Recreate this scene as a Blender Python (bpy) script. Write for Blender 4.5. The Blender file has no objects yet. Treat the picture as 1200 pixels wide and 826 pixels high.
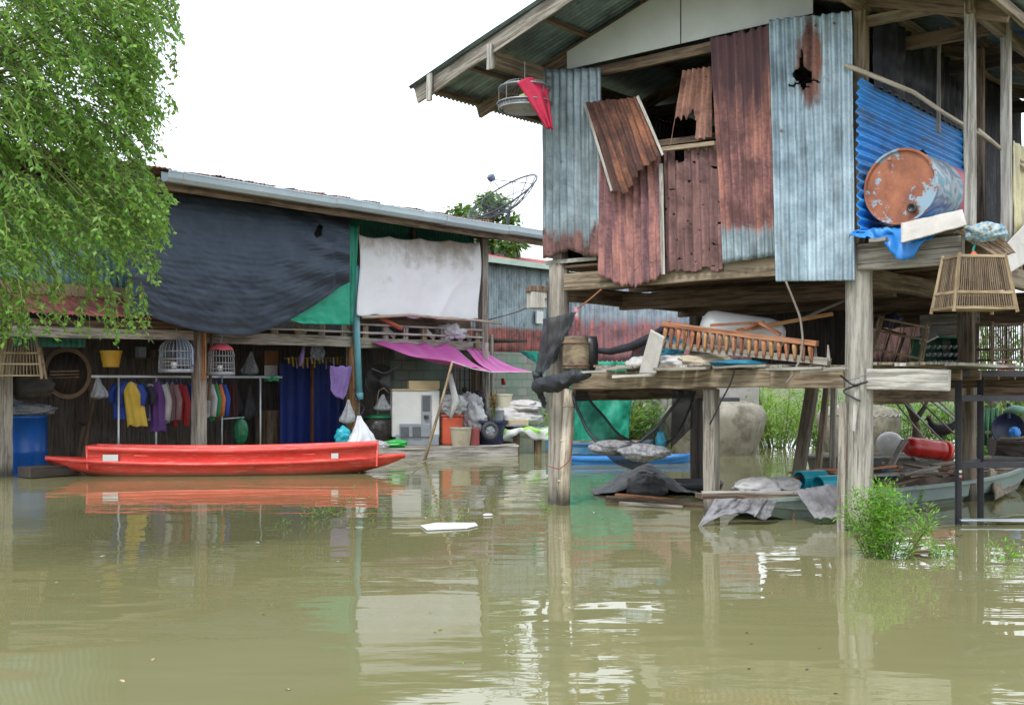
import bpy, bmesh, math, random
from mathutils import Vector, Matrix, noise, Euler
random.seed(7)
R = math.radians
V = Vector
scene = bpy.context.scene
col = scene.collection

# ------------------------------------------------------------------ camera, sky, sun, exposure
F = 1300.0; CH = 1.5; HY = 445.0                      # focal length in photo pixels, eye height, horizon row
cam_d = bpy.data.cameras.new('camera'); cam = bpy.data.objects.new('camera', cam_d); col.objects.link(cam)
cam.location = (0, 0, CH); cam.rotation_euler = (R(90), 0, 0)
cam_d.sensor_width = 36; cam_d.lens = 36 * F / 1200
cam_d.shift_y = (HY - 413) / 1200
cam_d.clip_start = .1; cam_d.clip_end = 3000
scene.camera = cam
world = bpy.data.worlds.new('World'); scene.world = world; world.use_nodes = True
wn = world.node_tree; wn.nodes.clear()
sky = wn.nodes.new('ShaderNodeTexSky'); sky.sky_type = 'NISHITA'; sky.sun_disc = False
SUN_EL, SUN_ROT = R(62), R(215)
sky.sun_elevation = SUN_EL; sky.sun_rotation = SUN_ROT
sky.air_density = 1.0; sky.dust_density = 2.0
tc = wn.nodes.new('ShaderNodeTexCoord'); cn = wn.nodes.new('ShaderNodeTexNoise')
cn.inputs['Scale'].default_value = 1.6; cn.inputs['Detail'].default_value = 5
wn.links.new(tc.outputs['Generated'], cn.inputs['Vector'])
cr = wn.nodes.new('ShaderNodeValToRGB')
cr.color_ramp.elements[0].position = .3; cr.color_ramp.elements[0].color = (.79, .89, 1.0, 1)
cr.color_ramp.elements[1].position = .7; cr.color_ramp.elements[1].color = (.94, .985, 1.03, 1)
wn.links.new(cn.outputs['Fac'], cr.inputs['Fac'])
cm = wn.nodes.new('ShaderNodeVectorMath'); cm.operation = 'SCALE'; cm.inputs['Scale'].default_value = 13.5
wn.links.new(cr.outputs['Color'], cm.inputs[0])
mx = wn.nodes.new('ShaderNodeMixRGB'); mx.inputs['Fac'].default_value = .9       # a closed cover of bright cloud
wn.links.new(sky.outputs['Color'], mx.inputs[1]); wn.links.new(cm.outputs[0], mx.inputs[2])
bg = wn.nodes.new('ShaderNodeBackground'); bg.inputs['Strength'].default_value = .1
wo = wn.nodes.new('ShaderNodeOutputWorld')
wn.links.new(mx.outputs[0], bg.inputs['Color']); wn.links.new(bg.outputs[0], wo.inputs['Surface'])
sun_d = bpy.data.lights.new('sun', 'SUN'); sun = bpy.data.objects.new('sun', sun_d); col.objects.link(sun)
sun_d.energy = 1.7; sun_d.angle = R(14); sun_d.color = (1, .985, .96)
# light comes from behind the camera, a little to its left
sun_dir = V((-.35, -.72, 1.1)).normalized()
sun.rotation_euler = sun_dir.to_track_quat('Z', 'Y').to_euler(); sun.location = (0, -20, 30)
sky.sun_elevation = math.asin(sun_dir.z); sky.sun_rotation = math.atan2(sun_dir.x, sun_dir.y)
vs = scene.view_settings; vs.view_transform = 'Standard'; vs.look = 'None'; vs.gamma = 1; vs.use_curve_mapping = False
vs.exposure = .67
scene.render.resolution_x = 1024; scene.render.resolution_y = 704
scene.cycles.max_bounces = 6; scene.cycles.transparent_max_bounces = 12

# ------------------------------------------------------------------ placing
Z = V((0, 0, 1))
UX = V((math.cos(R(40)), -math.sin(R(40)), 0))        # along the house front, towards the right and the viewer
SX = V((math.sin(R(40)), math.cos(R(40)), 0))         # into the house
HO = V((.5, 13.45, 0))                                # foot of the front left house post
LO = V((-5.35, 18.9, 0))                              # foot of the big post of the left building
def ray(px, py): return V(((px - 600) / F, 1, (HY - py) / F))
def P(px, py, Y): return V((0, 0, CH)) + ray(px, py) * Y
def wl(px, py):                                        # a point of the water line
    return P(px, py, F * CH / (py - HY))
def _pl(px, py, o, n, off):
    d = ray(px, py); t = (off + o.dot(n)) / d.dot(n); return V((0, 0, CH)) + d * t
def HB(px, py, b): return _pl(px, py, HO, SX, b)
def HA(px, py, a): return _pl(px, py, HO, UX, a)
def LE(px, py, e): return _pl(px, py, LO, UX, e)
def H(a, b, z): return HO + UX * a + SX * b + Z * z
def L(c, e, z): return LO + SX * c + UX * e + Z * z
HROT = -R(40); LROT = R(50)

# ------------------------------------------------------------------ mesh builder
def nz(p, s=1.0): return noise.noise(V(p) * s)
class MB:
    def __init__(self): self.v = []; self.f = []; self.uv = []; self.mi = []
    def add(self, verts, faces, uvs=None, mi=0):
        o = len(self.v); self.v += [V(p) for p in verts]
        for k, fc in enumerate(faces):
            self.f.append([i + o for i in fc]); self.mi.append(mi)
            self.uv.append(uvs[k] if uvs else None)
        return self
    def box(self, c, size, rot=None):
        sx, sy, sz = [s / 2 for s in size]; m = rot.to_3x3() if rot else Matrix.Identity(3)
        q = [(-1,-1,-1),(1,-1,-1),(1,1,-1),(-1,1,-1),(-1,-1,1),(1,-1,1),(1,1,1),(-1,1,1)]
        vs_ = [V(c) + m @ V((x*sx, y*sy, z*sz)) for x, y, z in q]
        X, Y_, Z_ = size
        fs = [(0,3,2,1),(4,5,6,7),(0,1,5,4),(1,2,6,5),(2,3,7,6),(3,0,4,7)]
        dim = [(X,Y_),(X,Y_),(X,Z_),(Y_,Z_),(X,Z_),(Y_,Z_)]
        us = [[(0,0),(0,d[1]),(d[0],d[1]),(d[0],0)] if i == 0 else [(0,0),(d[0],0),(d[0],d[1]),(0,d[1])] for i, d in enumerate(dim)]
        return self.add(vs_, fs, us)
    def beam(self, p0, p1, w, h, up=Z, n=None, jit=.004, taper=1.0):
        """squared timber from p0 to p1, w sideways, h along up, hewn a little uneven"""
        p0, p1 = V(p0), V(p1); d = (p1 - p0); ln = d.length; d.normalize()
        sd = d.cross(up)
        if sd.length < 1e-4: sd = d.cross(V((1, 0, 0)))
        sd.normalize(); u2 = sd.cross(d).normalized()
        n = n or max(2, int(ln / .35)); vs_, fs, us = [], [], []
        ro = random.random() * 9
        for i in range(n + 1):
            t = i / n; k = 1 + (taper - 1) * t
            c = p0 + d * ln * t + sd * nz((t*ln*1.3, ro, 1)) * jit * 2 + u2 * nz((t*ln*1.3, ro, 5)) * jit * 2
            for a, b in ((-1,-1),(1,-1),(1,1),(-1,1)):
                vs_.append(c + sd * (a*w/2*k + random.uniform(-jit, jit)) + u2 * (b*h/2*k + random.uniform(-jit, jit)))
        per = [0, w, w+h, 2*w+h, 2*w+2*h]
        for i in range(n):
            for j in range(4):
                a = i*4+j; b = i*4+(j+1) % 4
                fs.append((a, b, b+4, a+4)); y0, y1 = ln*i/n+ro, ln*(i+1)/n+ro
                us.append([(per[j],y0),(per[j+1],y0),(per[j+1],y1),(per[j],y1)])
        fs.append((3,2,1,0)); us.append([(0,ro),(w,ro),(w,ro+h),(0,ro+h)])
        o = n*4; fs.append((o,o+1,o+2,o+3)); us.append([(0,ro),(w,ro),(w,ro+h),(0,ro+h)])
        return self.add(vs_, fs, us)
    def tube(self, pts, r, n=8, cap=True, mi=0):
        pts = [V(p) for p in pts]; m = len(pts); rs = r if isinstance(r, (list, tuple)) else [r]*m
        vs_, fs, us = [], [], []; prev = None; acc = 0; ro = random.random()*5
        for i, p in enumerate(pts):
            d = (pts[min(i+1, m-1)] - pts[max(i-1, 0)])
            d = d.normalized() if d.length > 1e-9 else Z
            if prev is None:
                a = d.cross(Z)
                if a.length < .05: a = d.cross(V((1,0,0)))
            else: a = prev - d * prev.dot(d)
            a.normalize(); prev = a; b = d.cross(a)
            for j in range(n):
                t = 2*math.pi*j/n; vs_.append(p + (a*math.cos(t) + b*math.sin(t)) * rs[i])
        for i in range(m-1):
            l1 = acc + (pts[i+1]-pts[i]).length
            for j in range(n):
                k = (j+1) % n
                fs.append((i*n+j, i*n+k, (i+1)*n+k, (i+1)*n+j))
                c = 6.28*max(rs[i], .004); us.append([(c*j/n, acc+ro),(c*(j+1)/n, acc+ro),(c*(j+1)/n, l1+ro),(c*j/n, l1+ro)])
            acc = l1
        if cap:
            fs.append(tuple(range(n-1, -1, -1))); us.append([(.1,.1)]*n)
            fs.append(tuple((m-1)*n + j for j in range(n))); us.append([(.1,.1)]*n)
        return self.add(vs_, fs, us, mi)
    def lathe(self, prof, c=(0,0,0), axis=None, n=24, wob=0, caps=True):
        """prof: (radius, height) pairs; axis: rotation matrix"""
        m = axis.to_3x3() if axis else Matrix.Identity(3); vs_, fs, us = [], [], []; k = len(prof); s = random.random()*9
        for r, z in prof:
            for j in range(n):
                t = 2*math.pi*j/n; rr = r*(1 + wob*nz((math.cos(t)*1.5+s, math.sin(t)*1.5, z*2)))
                vs_.append(V(c) + m @ V((rr*math.cos(t), rr*math.sin(t), z)))
        for i in range(k-1):
            for j in range(n):
                q = (j+1) % n; fs.append((i*n+j, i*n+q, (i+1)*n+q, (i+1)*n+j))
                r = max(prof[i][0], .02); us.append([(6.28*r*j/n, prof[i][1]),(6.28*r*(j+1)/n, prof[i][1]),(6.28*r*(j+1)/n, prof[i+1][1]),(6.28*r*j/n, prof[i+1][1])])
        for end, base in ((0, 0), (1, (k-1)*n)):
            if caps and prof[-end][0] > 1e-4:
                ids = [base + j for j in range(n)]; fs.append(tuple(ids if end else ids[::-1]))
                us.append([(math.cos(2*math.pi*j/n)*prof[-end][0], math.sin(2*math.pi*j/n)*prof[-end][0]) for j in range(n)])
        return self.add(vs_, fs, us)
    def grid(self, fn, nu, nv, su=1.0, sv=1.0, keep=None, mi=0):
        vs_, fs, us = [], [], []
        for j in range(nv+1):
            for i in range(nu+1): vs_.append(fn(i/nu, j/nv))
        for j in range(nv):
            for i in range(nu):
                if keep and not keep((i+.5)/nu, (j+.5)/nv): continue
                a = j*(nu+1)+i; fs.append((a, a+nu+1, a+nu+2, a+1))
                us.append([(i/nu*su, j/nv*sv),(i/nu*su, (j+1)/nv*sv),((i+1)/nu*su, (j+1)/nv*sv),((i+1)/nu*su, j/nv*sv)])
        return self.add(vs_, fs, us, mi)
    def blob(self, c, rad, amp=.15, fr=2.0, seed=0, nu=20, nv=12, rz=0, flat=None):
        m = Matrix.Rotation(rz, 3, 'Z'); vs_, fs = [], []
        for j in range(nv+1):
            th = math.pi*j/nv
            for i in range(nu):
                ph = 2*math.pi*i/nu; d = V((math.sin(th)*math.cos(ph), math.sin(th)*math.sin(ph), math.cos(th)))
                k = 1 + amp*nz(d*fr + V((seed*3.1, seed, 0))) + amp*.45*nz(d*fr*2.6 + V((seed, 0, 7))) - amp*.55*max(0, .25-abs(nz(d*fr*1.9 + V((seed*2, 3, 1)))))*2 + amp*.2*nz(d*fr*7 + V((seed, 5, 7)))
                p = V((d.x*rad[0]*k, d.y*rad[1]*k, d.z*rad[2]*k))
                if flat is not None: p.z = max(p.z, -flat)
                vs_.append(V(c) + m @ p)
        for j in range(nv):
            for i in range(nu):
                k = (i+1) % nu; fs.append((j*nu+i, (j+1)*nu+i, (j+1)*nu+k, j*nu+k))
        return self.add(vs_, fs)
    def leaf(self, p, d, nrm, ln, w, mi=0):
        """one leaf blade folded along its midrib"""
        d = d.normalized(); s = d.cross(nrm)
        if s.length < 1e-3: s = d.cross(V((1,.3,0)))
        s.normalize(); up = s.cross(d); m = p + d*ln*.45 - up*ln*.04
        return self.add([p, m + s*w/2 + up*w*.15, p + d*ln - up*ln*.12, m - s*w/2 + up*w*.15, m],
                        [(0,4,1),(4,2,1),(0,3,4),(4,3,2)], None, mi)
    def build(self, name, mats, parent=None, origin=None, smooth=False, bevel=0, solid=0, subsurf=0):
        if parent is not None:
            o = V((0,0,0)); q = parent
            while q is not None: o += q.location; q = q.parent
        elif origin is not None: o = V(origin)
        else:
            xs = [p.x for p in self.v]; ys = [p.y for p in self.v]; zs = [p.z for p in self.v]
            o = V(((min(xs)+max(xs))/2, (min(ys)+max(ys))/2, min(zs)))
        me = bpy.data.meshes.new(name); me.from_pydata([p - o for p in self.v], [], self.f)
        ul = me.uv_layers.new(name='UVMap'); k = 0
        for fi, fc in enumerate(self.f):
            u = self.uv[fi]
            for c in range(len(fc)):
                if u: ul.data[k].uv = u[c]
                else: p = self.v[fc[c]]; ul.data[k].uv = (p.x + p.y*.6, p.z + p.y*.4)
                k += 1
        if not isinstance(mats, (list, tuple)): mats = [mats]
        for m in mats: me.materials.append(m)
        if any(self.mi): me.polygons.foreach_set('material_index', self.mi)
        if smooth: me.polygons.foreach_set('use_smooth', [True]*len(me.polygons))
        me.update(); ob = bpy.data.objects.new(name, me); col.objects.link(ob)
        if parent is not None: ob.parent = parent
        else: ob.location = o
        if bevel:
            b = ob.modifiers.new('bevel', 'BEVEL'); b.width = bevel; b.segments = 2; b.limit_method = 'ANGLE'; b.angle_limit = R(40)
        if subsurf:
            s = ob.modifiers.new('sub', 'SUBSURF'); s.levels = s.render_levels = subsurf
        if solid:
            s = ob.modifiers.new('solid', 'SOLIDIFY'); s.thickness = solid; s.offset = 0
        return ob
def tag(o, label, cat, group=None, kind=None):
    if label: o['label'] = label
    if cat: o['category'] = cat
    if group: o['group'] = group
    if kind: o['kind'] = kind
    return o
def thing(name, loc, label, cat, group=None, rz=0):
    e = bpy.data.objects.new(name, None); e.empty_display_size = .2; col.objects.link(e); e.location = loc; e.rotation_euler.z = rz
    return tag(e, label, cat, group)
def copy_tree(o, parent=None):
    c = o.copy(); col.objects.link(c)
    if parent is not None: c.parent = parent
    for ch in list(o.children): copy_tree(ch, c)
    return c

# ------------------------------------------------------------------ materials
def S(r, g, b): # 0..255 display colour to linear
    f = lambda c: (c/255)/12.92 if c/255 <= .04045 else ((c/255+.055)/1.055)**2.4
    return (f(r), f(g), f(b))
class NT:
    def __init__(self, name):
        self.m = bpy.data.materials.new(name); self.m.use_nodes = True; self.t = self.m.node_tree
        self.b = self.t.nodes['Principled BSDF']; self.out = self.t.nodes['Material Output']
    def n(self, typ, **kw):
        nd = self.t.nodes.new('ShaderNode' + typ)
        for k, v in kw.items():
            if k in nd.inputs.keys(): nd.inputs[k].default_value = v
            else: setattr(nd, k, v)
        return nd
    def l(self, a, b): self.t.links.new(a, b)
    def coord(self, kind='Object', scale=(1,1,1)):
        c = self.n('TexCoord'); mp = self.n('Mapping'); mp.inputs['Scale'].default_value = scale
        self.l(c.outputs[kind], mp.inputs['Vector'])
        oi = self.n('ObjectInfo'); ad = self.n('VectorMath', operation='ADD'); sc = self.n('VectorMath', operation='SCALE'); sc.inputs['Scale'].default_value = 17.
        self.l(oi.outputs['Random'], sc.inputs[0]); self.l(mp.outputs[0], ad.inputs[0]); self.l(sc.outputs[0], ad.inputs[1])
        return ad.outputs[0]
    def noise(self, vec, scale, detail=5, rough=.6, dist=0):
        x = self.n('TexNoise', Scale=scale, Detail=detail, Roughness=rough, Distortion=dist); self.l(vec, x.inputs['Vector']); return x.outputs['Fac']
    def ramp(self, fac, stops):
        r = self.n('ValToRGB'); e = r.color_ramp.elements
        while len(e) < len(stops): e.new(.5)
        for i, (p, c) in enumerate(stops):
            e[i].position = p; e[i].color = (*c, 1) if not isinstance(c, (int, float)) else (c, c, c, 1)
        self.l(fac, r.inputs['Fac']); return r.outputs['Color']
    def mix(self, fac, a, b, blend='MIX'):
        m = self.n('MixRGB', blend_type=blend)
        for i, x in ((0, fac), (1, a), (2, b)):
            if isinstance(x, (int, float)): m.inputs[i].default_value = x
            elif isinstance(x, tuple): m.inputs[i].default_value = (*x, 1)
            else: self.l(x, m.inputs[i])
        return m.outputs[0]
    def math(self, op, a, b=0., clamp=False):
        m = self.n('Math', operation=op, use_clamp=clamp)
        for i, x in ((0, a), (1, b)):
            if isinstance(x, (int, float)): m.inputs[i].default_value = x
            else: self.l(x, m.inputs[i])
        return m.outputs[0]
    def bump(self, h, strength=.3, dist=.01):
        b = self.n('Bump', Strength=strength, Distance=dist); self.l(h, b.inputs['Height']); self.l(b.outputs[0], self.b.inputs['Normal'])
    def vary(self, c, amt):
        oi = self.n('ObjectInfo'); k = self.math('ADD', self.math('MULTIPLY', oi.outputs['Random'], amt), 1 - amt/2)
        v = self.n('VectorMath', operation='SCALE'); self.l(c, v.inputs[0]); self.l(k, v.inputs['Scale']); return v.outputs[0]
    def fin(self, c, rough=.7, metal=0., var=.2):
        if var: c = self.vary(c, var)
        self.l(c, self.b.inputs['Base Color'])
        if isinstance(rough, (int, float)): self.b.inputs['Roughness'].default_value = rough
        else: self.l(rough, self.b.inputs['Roughness'])
        self.b.inputs['Metallic'].default_value = metal
        return self.m
def basic(name, c1, c2=None, scale=4, rough=.6, var=.12, bump=.2, dirt=None, dirtamt=.4, coords='Object', stretch=(1,1,1), fine=30, metal=0., lo=.35, hi=.65):
    c2 = c2 or tuple(x*.75 for x in c1)
    t = NT(name); v = t.coord(coords, stretch); n1 = t.noise(v, scale, 6, .65)
    c = t.ramp(n1, [(lo, c1), (hi, c2)])
    if dirt:
        n2 = t.noise(v, scale*.6+1.3, 7, .7, .4); c = t.mix(t.ramp(n2, [(1-dirtamt-.08, 0.), (1-dirtamt+.12, 1.)]), c, dirt)
    n3 = t.noise(v, fine, 4, .6)
    if bump: t.bump(t.math('ADD', n3, t.math('MULTIPLY', n1, .8)), bump, .012)
    r = t.math('ADD', t.math('MULTIPLY', n3, .25), rough - .12)
    return t.fin(c, r, metal, var)
def wood(name, c1, c2, c3, grain=1.0, var=.3, bleach=.5, wet=False):
    """sawn timber: long grain along v, cracks, pale and dark weathering"""
    t = NT(name); v = t.coord('UV', (26*grain, 1.6, 1)); vb = t.coord('UV', (3, 1.1, 1))
    g = t.noise(v, 1.0, 8, .7, .35); b = t.noise(vb, 1.2, 6, .65, .3)
    c = t.ramp(g, [(.34, tuple(x*.7 for x in c2)), (.46, c2), (.54, c1), (.68, tuple(min(1, x*1.2) for x in c1))])
    c = t.mix(t.math('MULTIPLY', t.ramp(b, [(.45, 0.), (.68, 1.)]), bleach), c, c3)
    vk = t.coord('UV', (60, .8, 1)); k = t.noise(vk, 1., 3, .5, .2)
    crack = t.ramp(k, [(.3, 1.), (.35, 0.)])
    c = t.mix(t.math('MULTIPLY', crack, .75), c, tuple(x*.25 for x in c2))
    spot = t.ramp(t.noise(t.coord('UV', (14, 9, 1)), 1., 3), [(.7, 0.), (.76, 1.)])
    c = t.mix(t.math('MULTIPLY', spot, .35), c, tuple(x*.4 for x in c2))
    if wet:
        ge = t.n('NewGeometry'); sp = t.n('SeparateXYZ'); t.l(ge.outputs['Position'], sp.inputs[0])
        z = t.math('ADD', sp.outputs['Z'], t.math('MULTIPLY', b, .22))
        c = t.mix(t.ramp(z, [(.16, .8), (.34, 0.)]), c, (.025, .022, .016))
    t.bump(t.math('SUBTRACT', g, t.math('MULTIPLY', crack, 1.5)), .8, .01)
    return t.fin(c, .82, 0, var)
def tin(name, z1, z2, r1, r2, mode='none', edge=1.0, soft=.35, amp=.9, patch=.0, metal=.35, rough=.5, dots=.3, spot=None, dtop=None):
    """corrugated sheet: zinc with streaks, rust by height on the sheet (uv v, metres from its top) and in patches"""
    t = NT(name); uv = t.coord('UV', (1,1,1)); st = t.coord('UV', (9, .9, 1))
    tcn = t.n('TexCoord'); sp = t.n('SeparateXYZ'); t.l(tcn.outputs['UV'], sp.inputs[0]); vv = sp.outputs['Y']
    s = t.noise(st, 1., 6, .65, .2); bl = t.noise(uv, 3.2, 6, .65, .3); fn = t.noise(uv, 34, 4, .6)
    z = t.ramp(t.math('ADD', t.math('MULTIPLY', s, .5), t.math('MULTIPLY', bl, .5)), [(.38, tuple(x*.62 for x in z2)), (.46, z2), (.56, z1), (.66, tuple(min(.85, x*1.25) for x in z1))])
    grime = t.ramp(t.noise(t.coord('UV', (2.2, .7, 1)), 1.7, 7, .72, .4), [(.5, 0.), (.68, .6)])
    z = t.mix(grime, z, (.12, .125, .12))
    spk = t.ramp(fn, [(.58, 0.), (.64, 1.)])
    z = t.mix(t.math('MULTIPLY', spk, dots), z, tuple(x*.45 for x in z2))
    r = t.ramp(t.math('ADD', t.math('MULTIPLY', s, .75), t.math('MULTIPLY', fn, .25)), [(.36, tuple(x*.55 for x in r2)), (.45, r2), (.55, r1), (.66, tuple(x*1.45 for x in r1))])
    r = t.mix(t.ramp(bl, [(.5, 0.), (.66, .8)]), r, tuple(x*.5 for x in r2))
    nn = t.math('ADD', t.math('MULTIPLY', t.math('SUBTRACT', s, .5), amp), t.math('MULTIPLY', t.math('SUBTRACT', bl, .5), amp*.9))
    if dtop: r = t.mix(t.ramp(t.math('ADD', vv, t.math('MULTIPLY', t.math('SUBTRACT', s, .5), 1.6)), [(dtop[0], .85), (dtop[0]+.35, 0.)]), r, dtop[1])
    m = None
    if mode in ('top', 'bottom'):
        q = t.math('SUBTRACT', vv, edge) if mode == 'bottom' else t.math('SUBTRACT', edge, vv)
        m = t.ramp(t.math('ADD', t.math('ADD', q, nn), .5), [(.5 - soft/2, 0.), (.5 + soft/2, 1.)])
    elif mode == 'all': m = t.ramp(t.math('ADD', nn, .8), [(.3, 0.), (.5, 1.)])
    if patch:
        pm = t.ramp(t.math('ADD', t.math('MULTIPLY', bl, .6), t.math('MULTIPLY', s, .4)), [(1-patch-.04, 0.), (1-patch+.06, 1.)])
        m = pm if m is None else t.math('MAXIMUM', m, pm)
    if spot:                                            # rust spreading round a tear and running down from it
        su, sv, ru, rv = spot; du = t.math('DIVIDE', t.math('SUBTRACT', sp.outputs['X'], su), ru); dv = t.math('DIVIDE', t.math('SUBTRACT', vv, sv), rv)
        dd = t.math('ADD', t.math('MULTIPLY', du, du), t.math('MULTIPLY', dv, dv)); sm = t.ramp(t.math('ADD', t.math('MULTIPLY', dd, .5), t.math('MULTIPLY', nn, 1.1)), [(.25, 1.), (.5, 0.)])
        m = sm if m is None else t.math('MAXIMUM', m, sm)
    fr = lambda x: t.math('ABSOLUTE', t.math('SUBTRACT', t.math('FRACT', x), .5))          # rows of nail heads
    nu_ = t.math('DIVIDE', fr(t.math('MULTIPLY', sp.outputs['X'], 5.)), 5.); nv_ = t.math('MULTIPLY', fr(t.math('ADD', t.math('DIVIDE', vv, 1.05), .4)), 1.05)
    nd = t.math('SQRT', t.math('ADD', t.math('MULTIPLY', nu_, nu_), t.math('MULTIPLY', nv_, nv_)))
    keepn = t.ramp(t.noise(uv, 2.3, 2, .5), [(.5, 0.), (.53, 1.)]); nail = t.math('MULTIPLY', keepn, t.ramp(nd, [(.006, 1.), (.01, 0.)])); halo = t.math('MULTIPLY', t.ramp(t.math('ADD', nd, t.math('MULTIPLY', t.math('SUBTRACT', s, .5), .05)), [(.012, .7), (.035, 0.)]), t.math('MULTIPLY', keepn, .8))
    z = t.mix(halo, z, tuple(x*1.1 for x in r2))
    if m is not None:
        c = t.mix(m, z, r); t.l(t.math('MULTIPLY', t.math('SUBTRACT', 1., m), metal), t.b.inputs['Metallic'])
        ro = t.math('ADD', t.math('MULTIPLY', m, .4), rough)
    else: c = z; ro = rough
    c = t.mix(nail, c, (.03, .028, .028)); t.bump(t.math('ADD', t.math('ADD', fn, bl), nail), .3, .006)
    mt = t.fin(c, ro, metal if m is None else 0, .1)
    return mt
def leafmat(name, c1, c2, c3, trans=.35):
    t = NT(name); g = t.n('NewGeometry')
    c = t.ramp(g.outputs['Random Per Island'], [(0., c1), (.45, c2), (.85, c2), (1., c3)])
    t.l(c, t.b.inputs['Base Color']); t.b.inputs['Roughness'].default_value = .42
    tr = t.n('BsdfTranslucent'); t.l(t.mix(.5, c, (.35, .5, .05), 'MIX'), tr.inputs['Color'])
    ms = t.n('MixShader'); ms.inputs[0].default_value = trans
    t.l(t.b.outputs[0], ms.inputs[1]); t.l(tr.outputs[0], ms.inputs[2]); t.l(ms.outputs[0], t.out.inputs['Surface'])
    return t.m
def netmat(name, c1, c2, alpha=.8, scale=300):
    """woven shade net: threads with holes between them"""
    t = NT(name); v = t.coord('Object'); n1 = t.noise(v, 5, 6, .6); n2 = t.noise(t.coord('UV', (1,1,1)), 60, 3, .6)
    c = t.ramp(n1, [(.35, c1), (.65, c2)]); t.l(c, t.b.inputs['Base Color']); t.b.inputs['Roughness'].default_value = .6
    t.bump(n2, .3, .01)
    tp = t.n('BsdfTransparent'); ms = t.n('MixShader')
    a = t.math('ADD', t.math('MULTIPLY', t.math('SUBTRACT', n2, .5), .6), 1 - alpha, True); t.l(a, ms.inputs[0])
    t.l(t.b.outputs[0], ms.inputs[1]); t.l(tp.outputs[0], ms.inputs[2]); t.l(ms.outputs[0], t.out.inputs['Surface'])
    return t.m
def clear_plastic(name, c, alpha=.75):
    t = NT(name); v = t.coord('Object'); n1 = t.noise(v, 14, 5, .6, 1.)
    t.l(t.ramp(n1, [(.3, tuple(x*.6 for x in c)), (.7, c)]), t.b.inputs['Base Color']); t.b.inputs['Roughness'].default_value = .22
    t.bump(n1, .6, .03); tp = t.n('BsdfTransparent'); ms = t.n('MixShader'); ms.inputs[0].default_value = 1 - alpha
    t.l(t.b.outputs[0], ms.inputs[1]); t.l(tp.outputs[0], ms.inputs[2]); t.l(ms.outputs[0], t.out.inputs['Surface'])
    return t.m

W_GREY = wood('weathered_grey_wood', (.29,.26,.215), (.15,.125,.1), (.4,.37,.32))
W_PALE = wood('bleached_wood', (.42,.395,.35), (.24,.22,.19), (.52,.49,.45), bleach=.5)
W_TAN = wood('tan_wood', (.25,.19,.125), (.13,.095,.06), (.34,.28,.2))
W_BROWN = wood('brown_wood', (.2,.135,.085), (.085,.055,.035), (.28,.21,.15))
W_DARK = wood('dark_wood', (.06,.046,.037), (.032,.025,.02), (.085,.068,.056))
W_ORANGE = wood('orange_wood', (.48,.24,.09), (.26,.12,.05), (.5,.33,.19), bleach=.4)
W_RED = wood('red_brown_turned_wood', (.42,.17,.075), (.22,.08,.04), (.46,.3,.19), bleach=.3)
W_POST = wood('post_wood', (.31,.275,.225), (.17,.148,.118), (.4,.365,.31), wet=True, var=.15)
W_POSTB = wood('brown_post_wood', (.2,.155,.11), (.1,.075,.05), (.28,.24,.18), wet=True, var=.15)
W_POSTG = wood('grey_post_wood', (.34,.315,.27), (.21,.19,.16), (.43,.4,.36), wet=True, var=.1, grain=.8)
CONC_POST = basic('rough_concrete_post', (.3,.275,.23), (.2,.18,.15), 5, .9, bump=.5, dirt=(.12,.1,.07), dirtamt=.38, fine=60)
BAMBOO = wood('pale_bamboo', (.5,.43,.33), (.33,.27,.2), (.58,.53,.45), grain=.5, wet=True, var=.1)
CANE = wood('cane', (.34,.25,.14), (.2,.14,.075), (.42,.34,.24), grain=.5, var=.2)
CANE_D = wood('dark_cane', (.2,.14,.085), (.1,.07,.045), (.3,.23,.16), grain=.5, var=.2)
ZINC = ((.33,.4,.43), (.21,.265,.29)); RUST = ((.32,.15,.1), (.17,.07,.055))
T_ZINC_A = tin('zinc_rusty_foot', *ZINC, (.2,.1,.09), (.1,.055,.05), 'bottom', 1.98, .12, .8, patch=.0)
T_RUST_A = tin('deep_rust_sheet', (.4,.36,.3), (.3,.25,.2), (.26,.105,.055), (.1,.045,.035), 'all', amp=.5)
T_RUST_B = tin('red_rust_sheet', (.42,.34,.28), (.3,.2,.16), (.34,.16,.135), (.18,.09,.1), 'all', amp=.62)
T_RUST_C = tin('purple_brown_sheet', (.3,.2,.18), (.2,.12,.11), (.2,.105,.095), (.13,.07,.068), 'all', amp=.4)
T_RUST_D = tin('pale_rust_sheet', (.42,.4,.37), (.33,.28,.25), (.33,.17,.12), (.2,.1,.075), 'all', amp=.8)
T_HALF = tin('half_rusty_sheet', *ZINC, (.33,.15,.115), (.17,.08,.08), 'top', 2.1, .14, .7, dtop=(.55, (.1,.055,.065)))
T_ZINC_B = tin('bright_zinc_sheet', (.38,.47,.52), (.24,.32,.37), (.25,.12,.09), (.14,.07,.06), 'none', patch=.34, spot=(.44, .5, .17, .5))
T_BLUE = tin('blue_painted_sheet', (.03,.32,.85), (.025,.25,.7), (.36,.32,.3), (.25,.2,.18), 'none', patch=.3, metal=.0, rough=.45)
T_ROOFU = tin('roof_sheet', (.2,.27,.3), (.12,.17,.19), (.2,.1,.07), (.1,.05,.04), 'none', patch=.3, metal=.2)
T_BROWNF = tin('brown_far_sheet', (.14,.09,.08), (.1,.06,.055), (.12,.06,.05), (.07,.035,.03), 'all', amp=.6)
T_ROOFL = tin('dark_rust_roof', (.3,.26,.25), (.17,.13,.12), (.22,.11,.08), (.1,.05,.045), 'all', amp=1.2)
T_PINK = tin('red_roof_sheet', (.45,.28,.26), (.33,.17,.15), (.4,.12,.1), (.25,.09,.08), 'all', amp=1.1)
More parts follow.
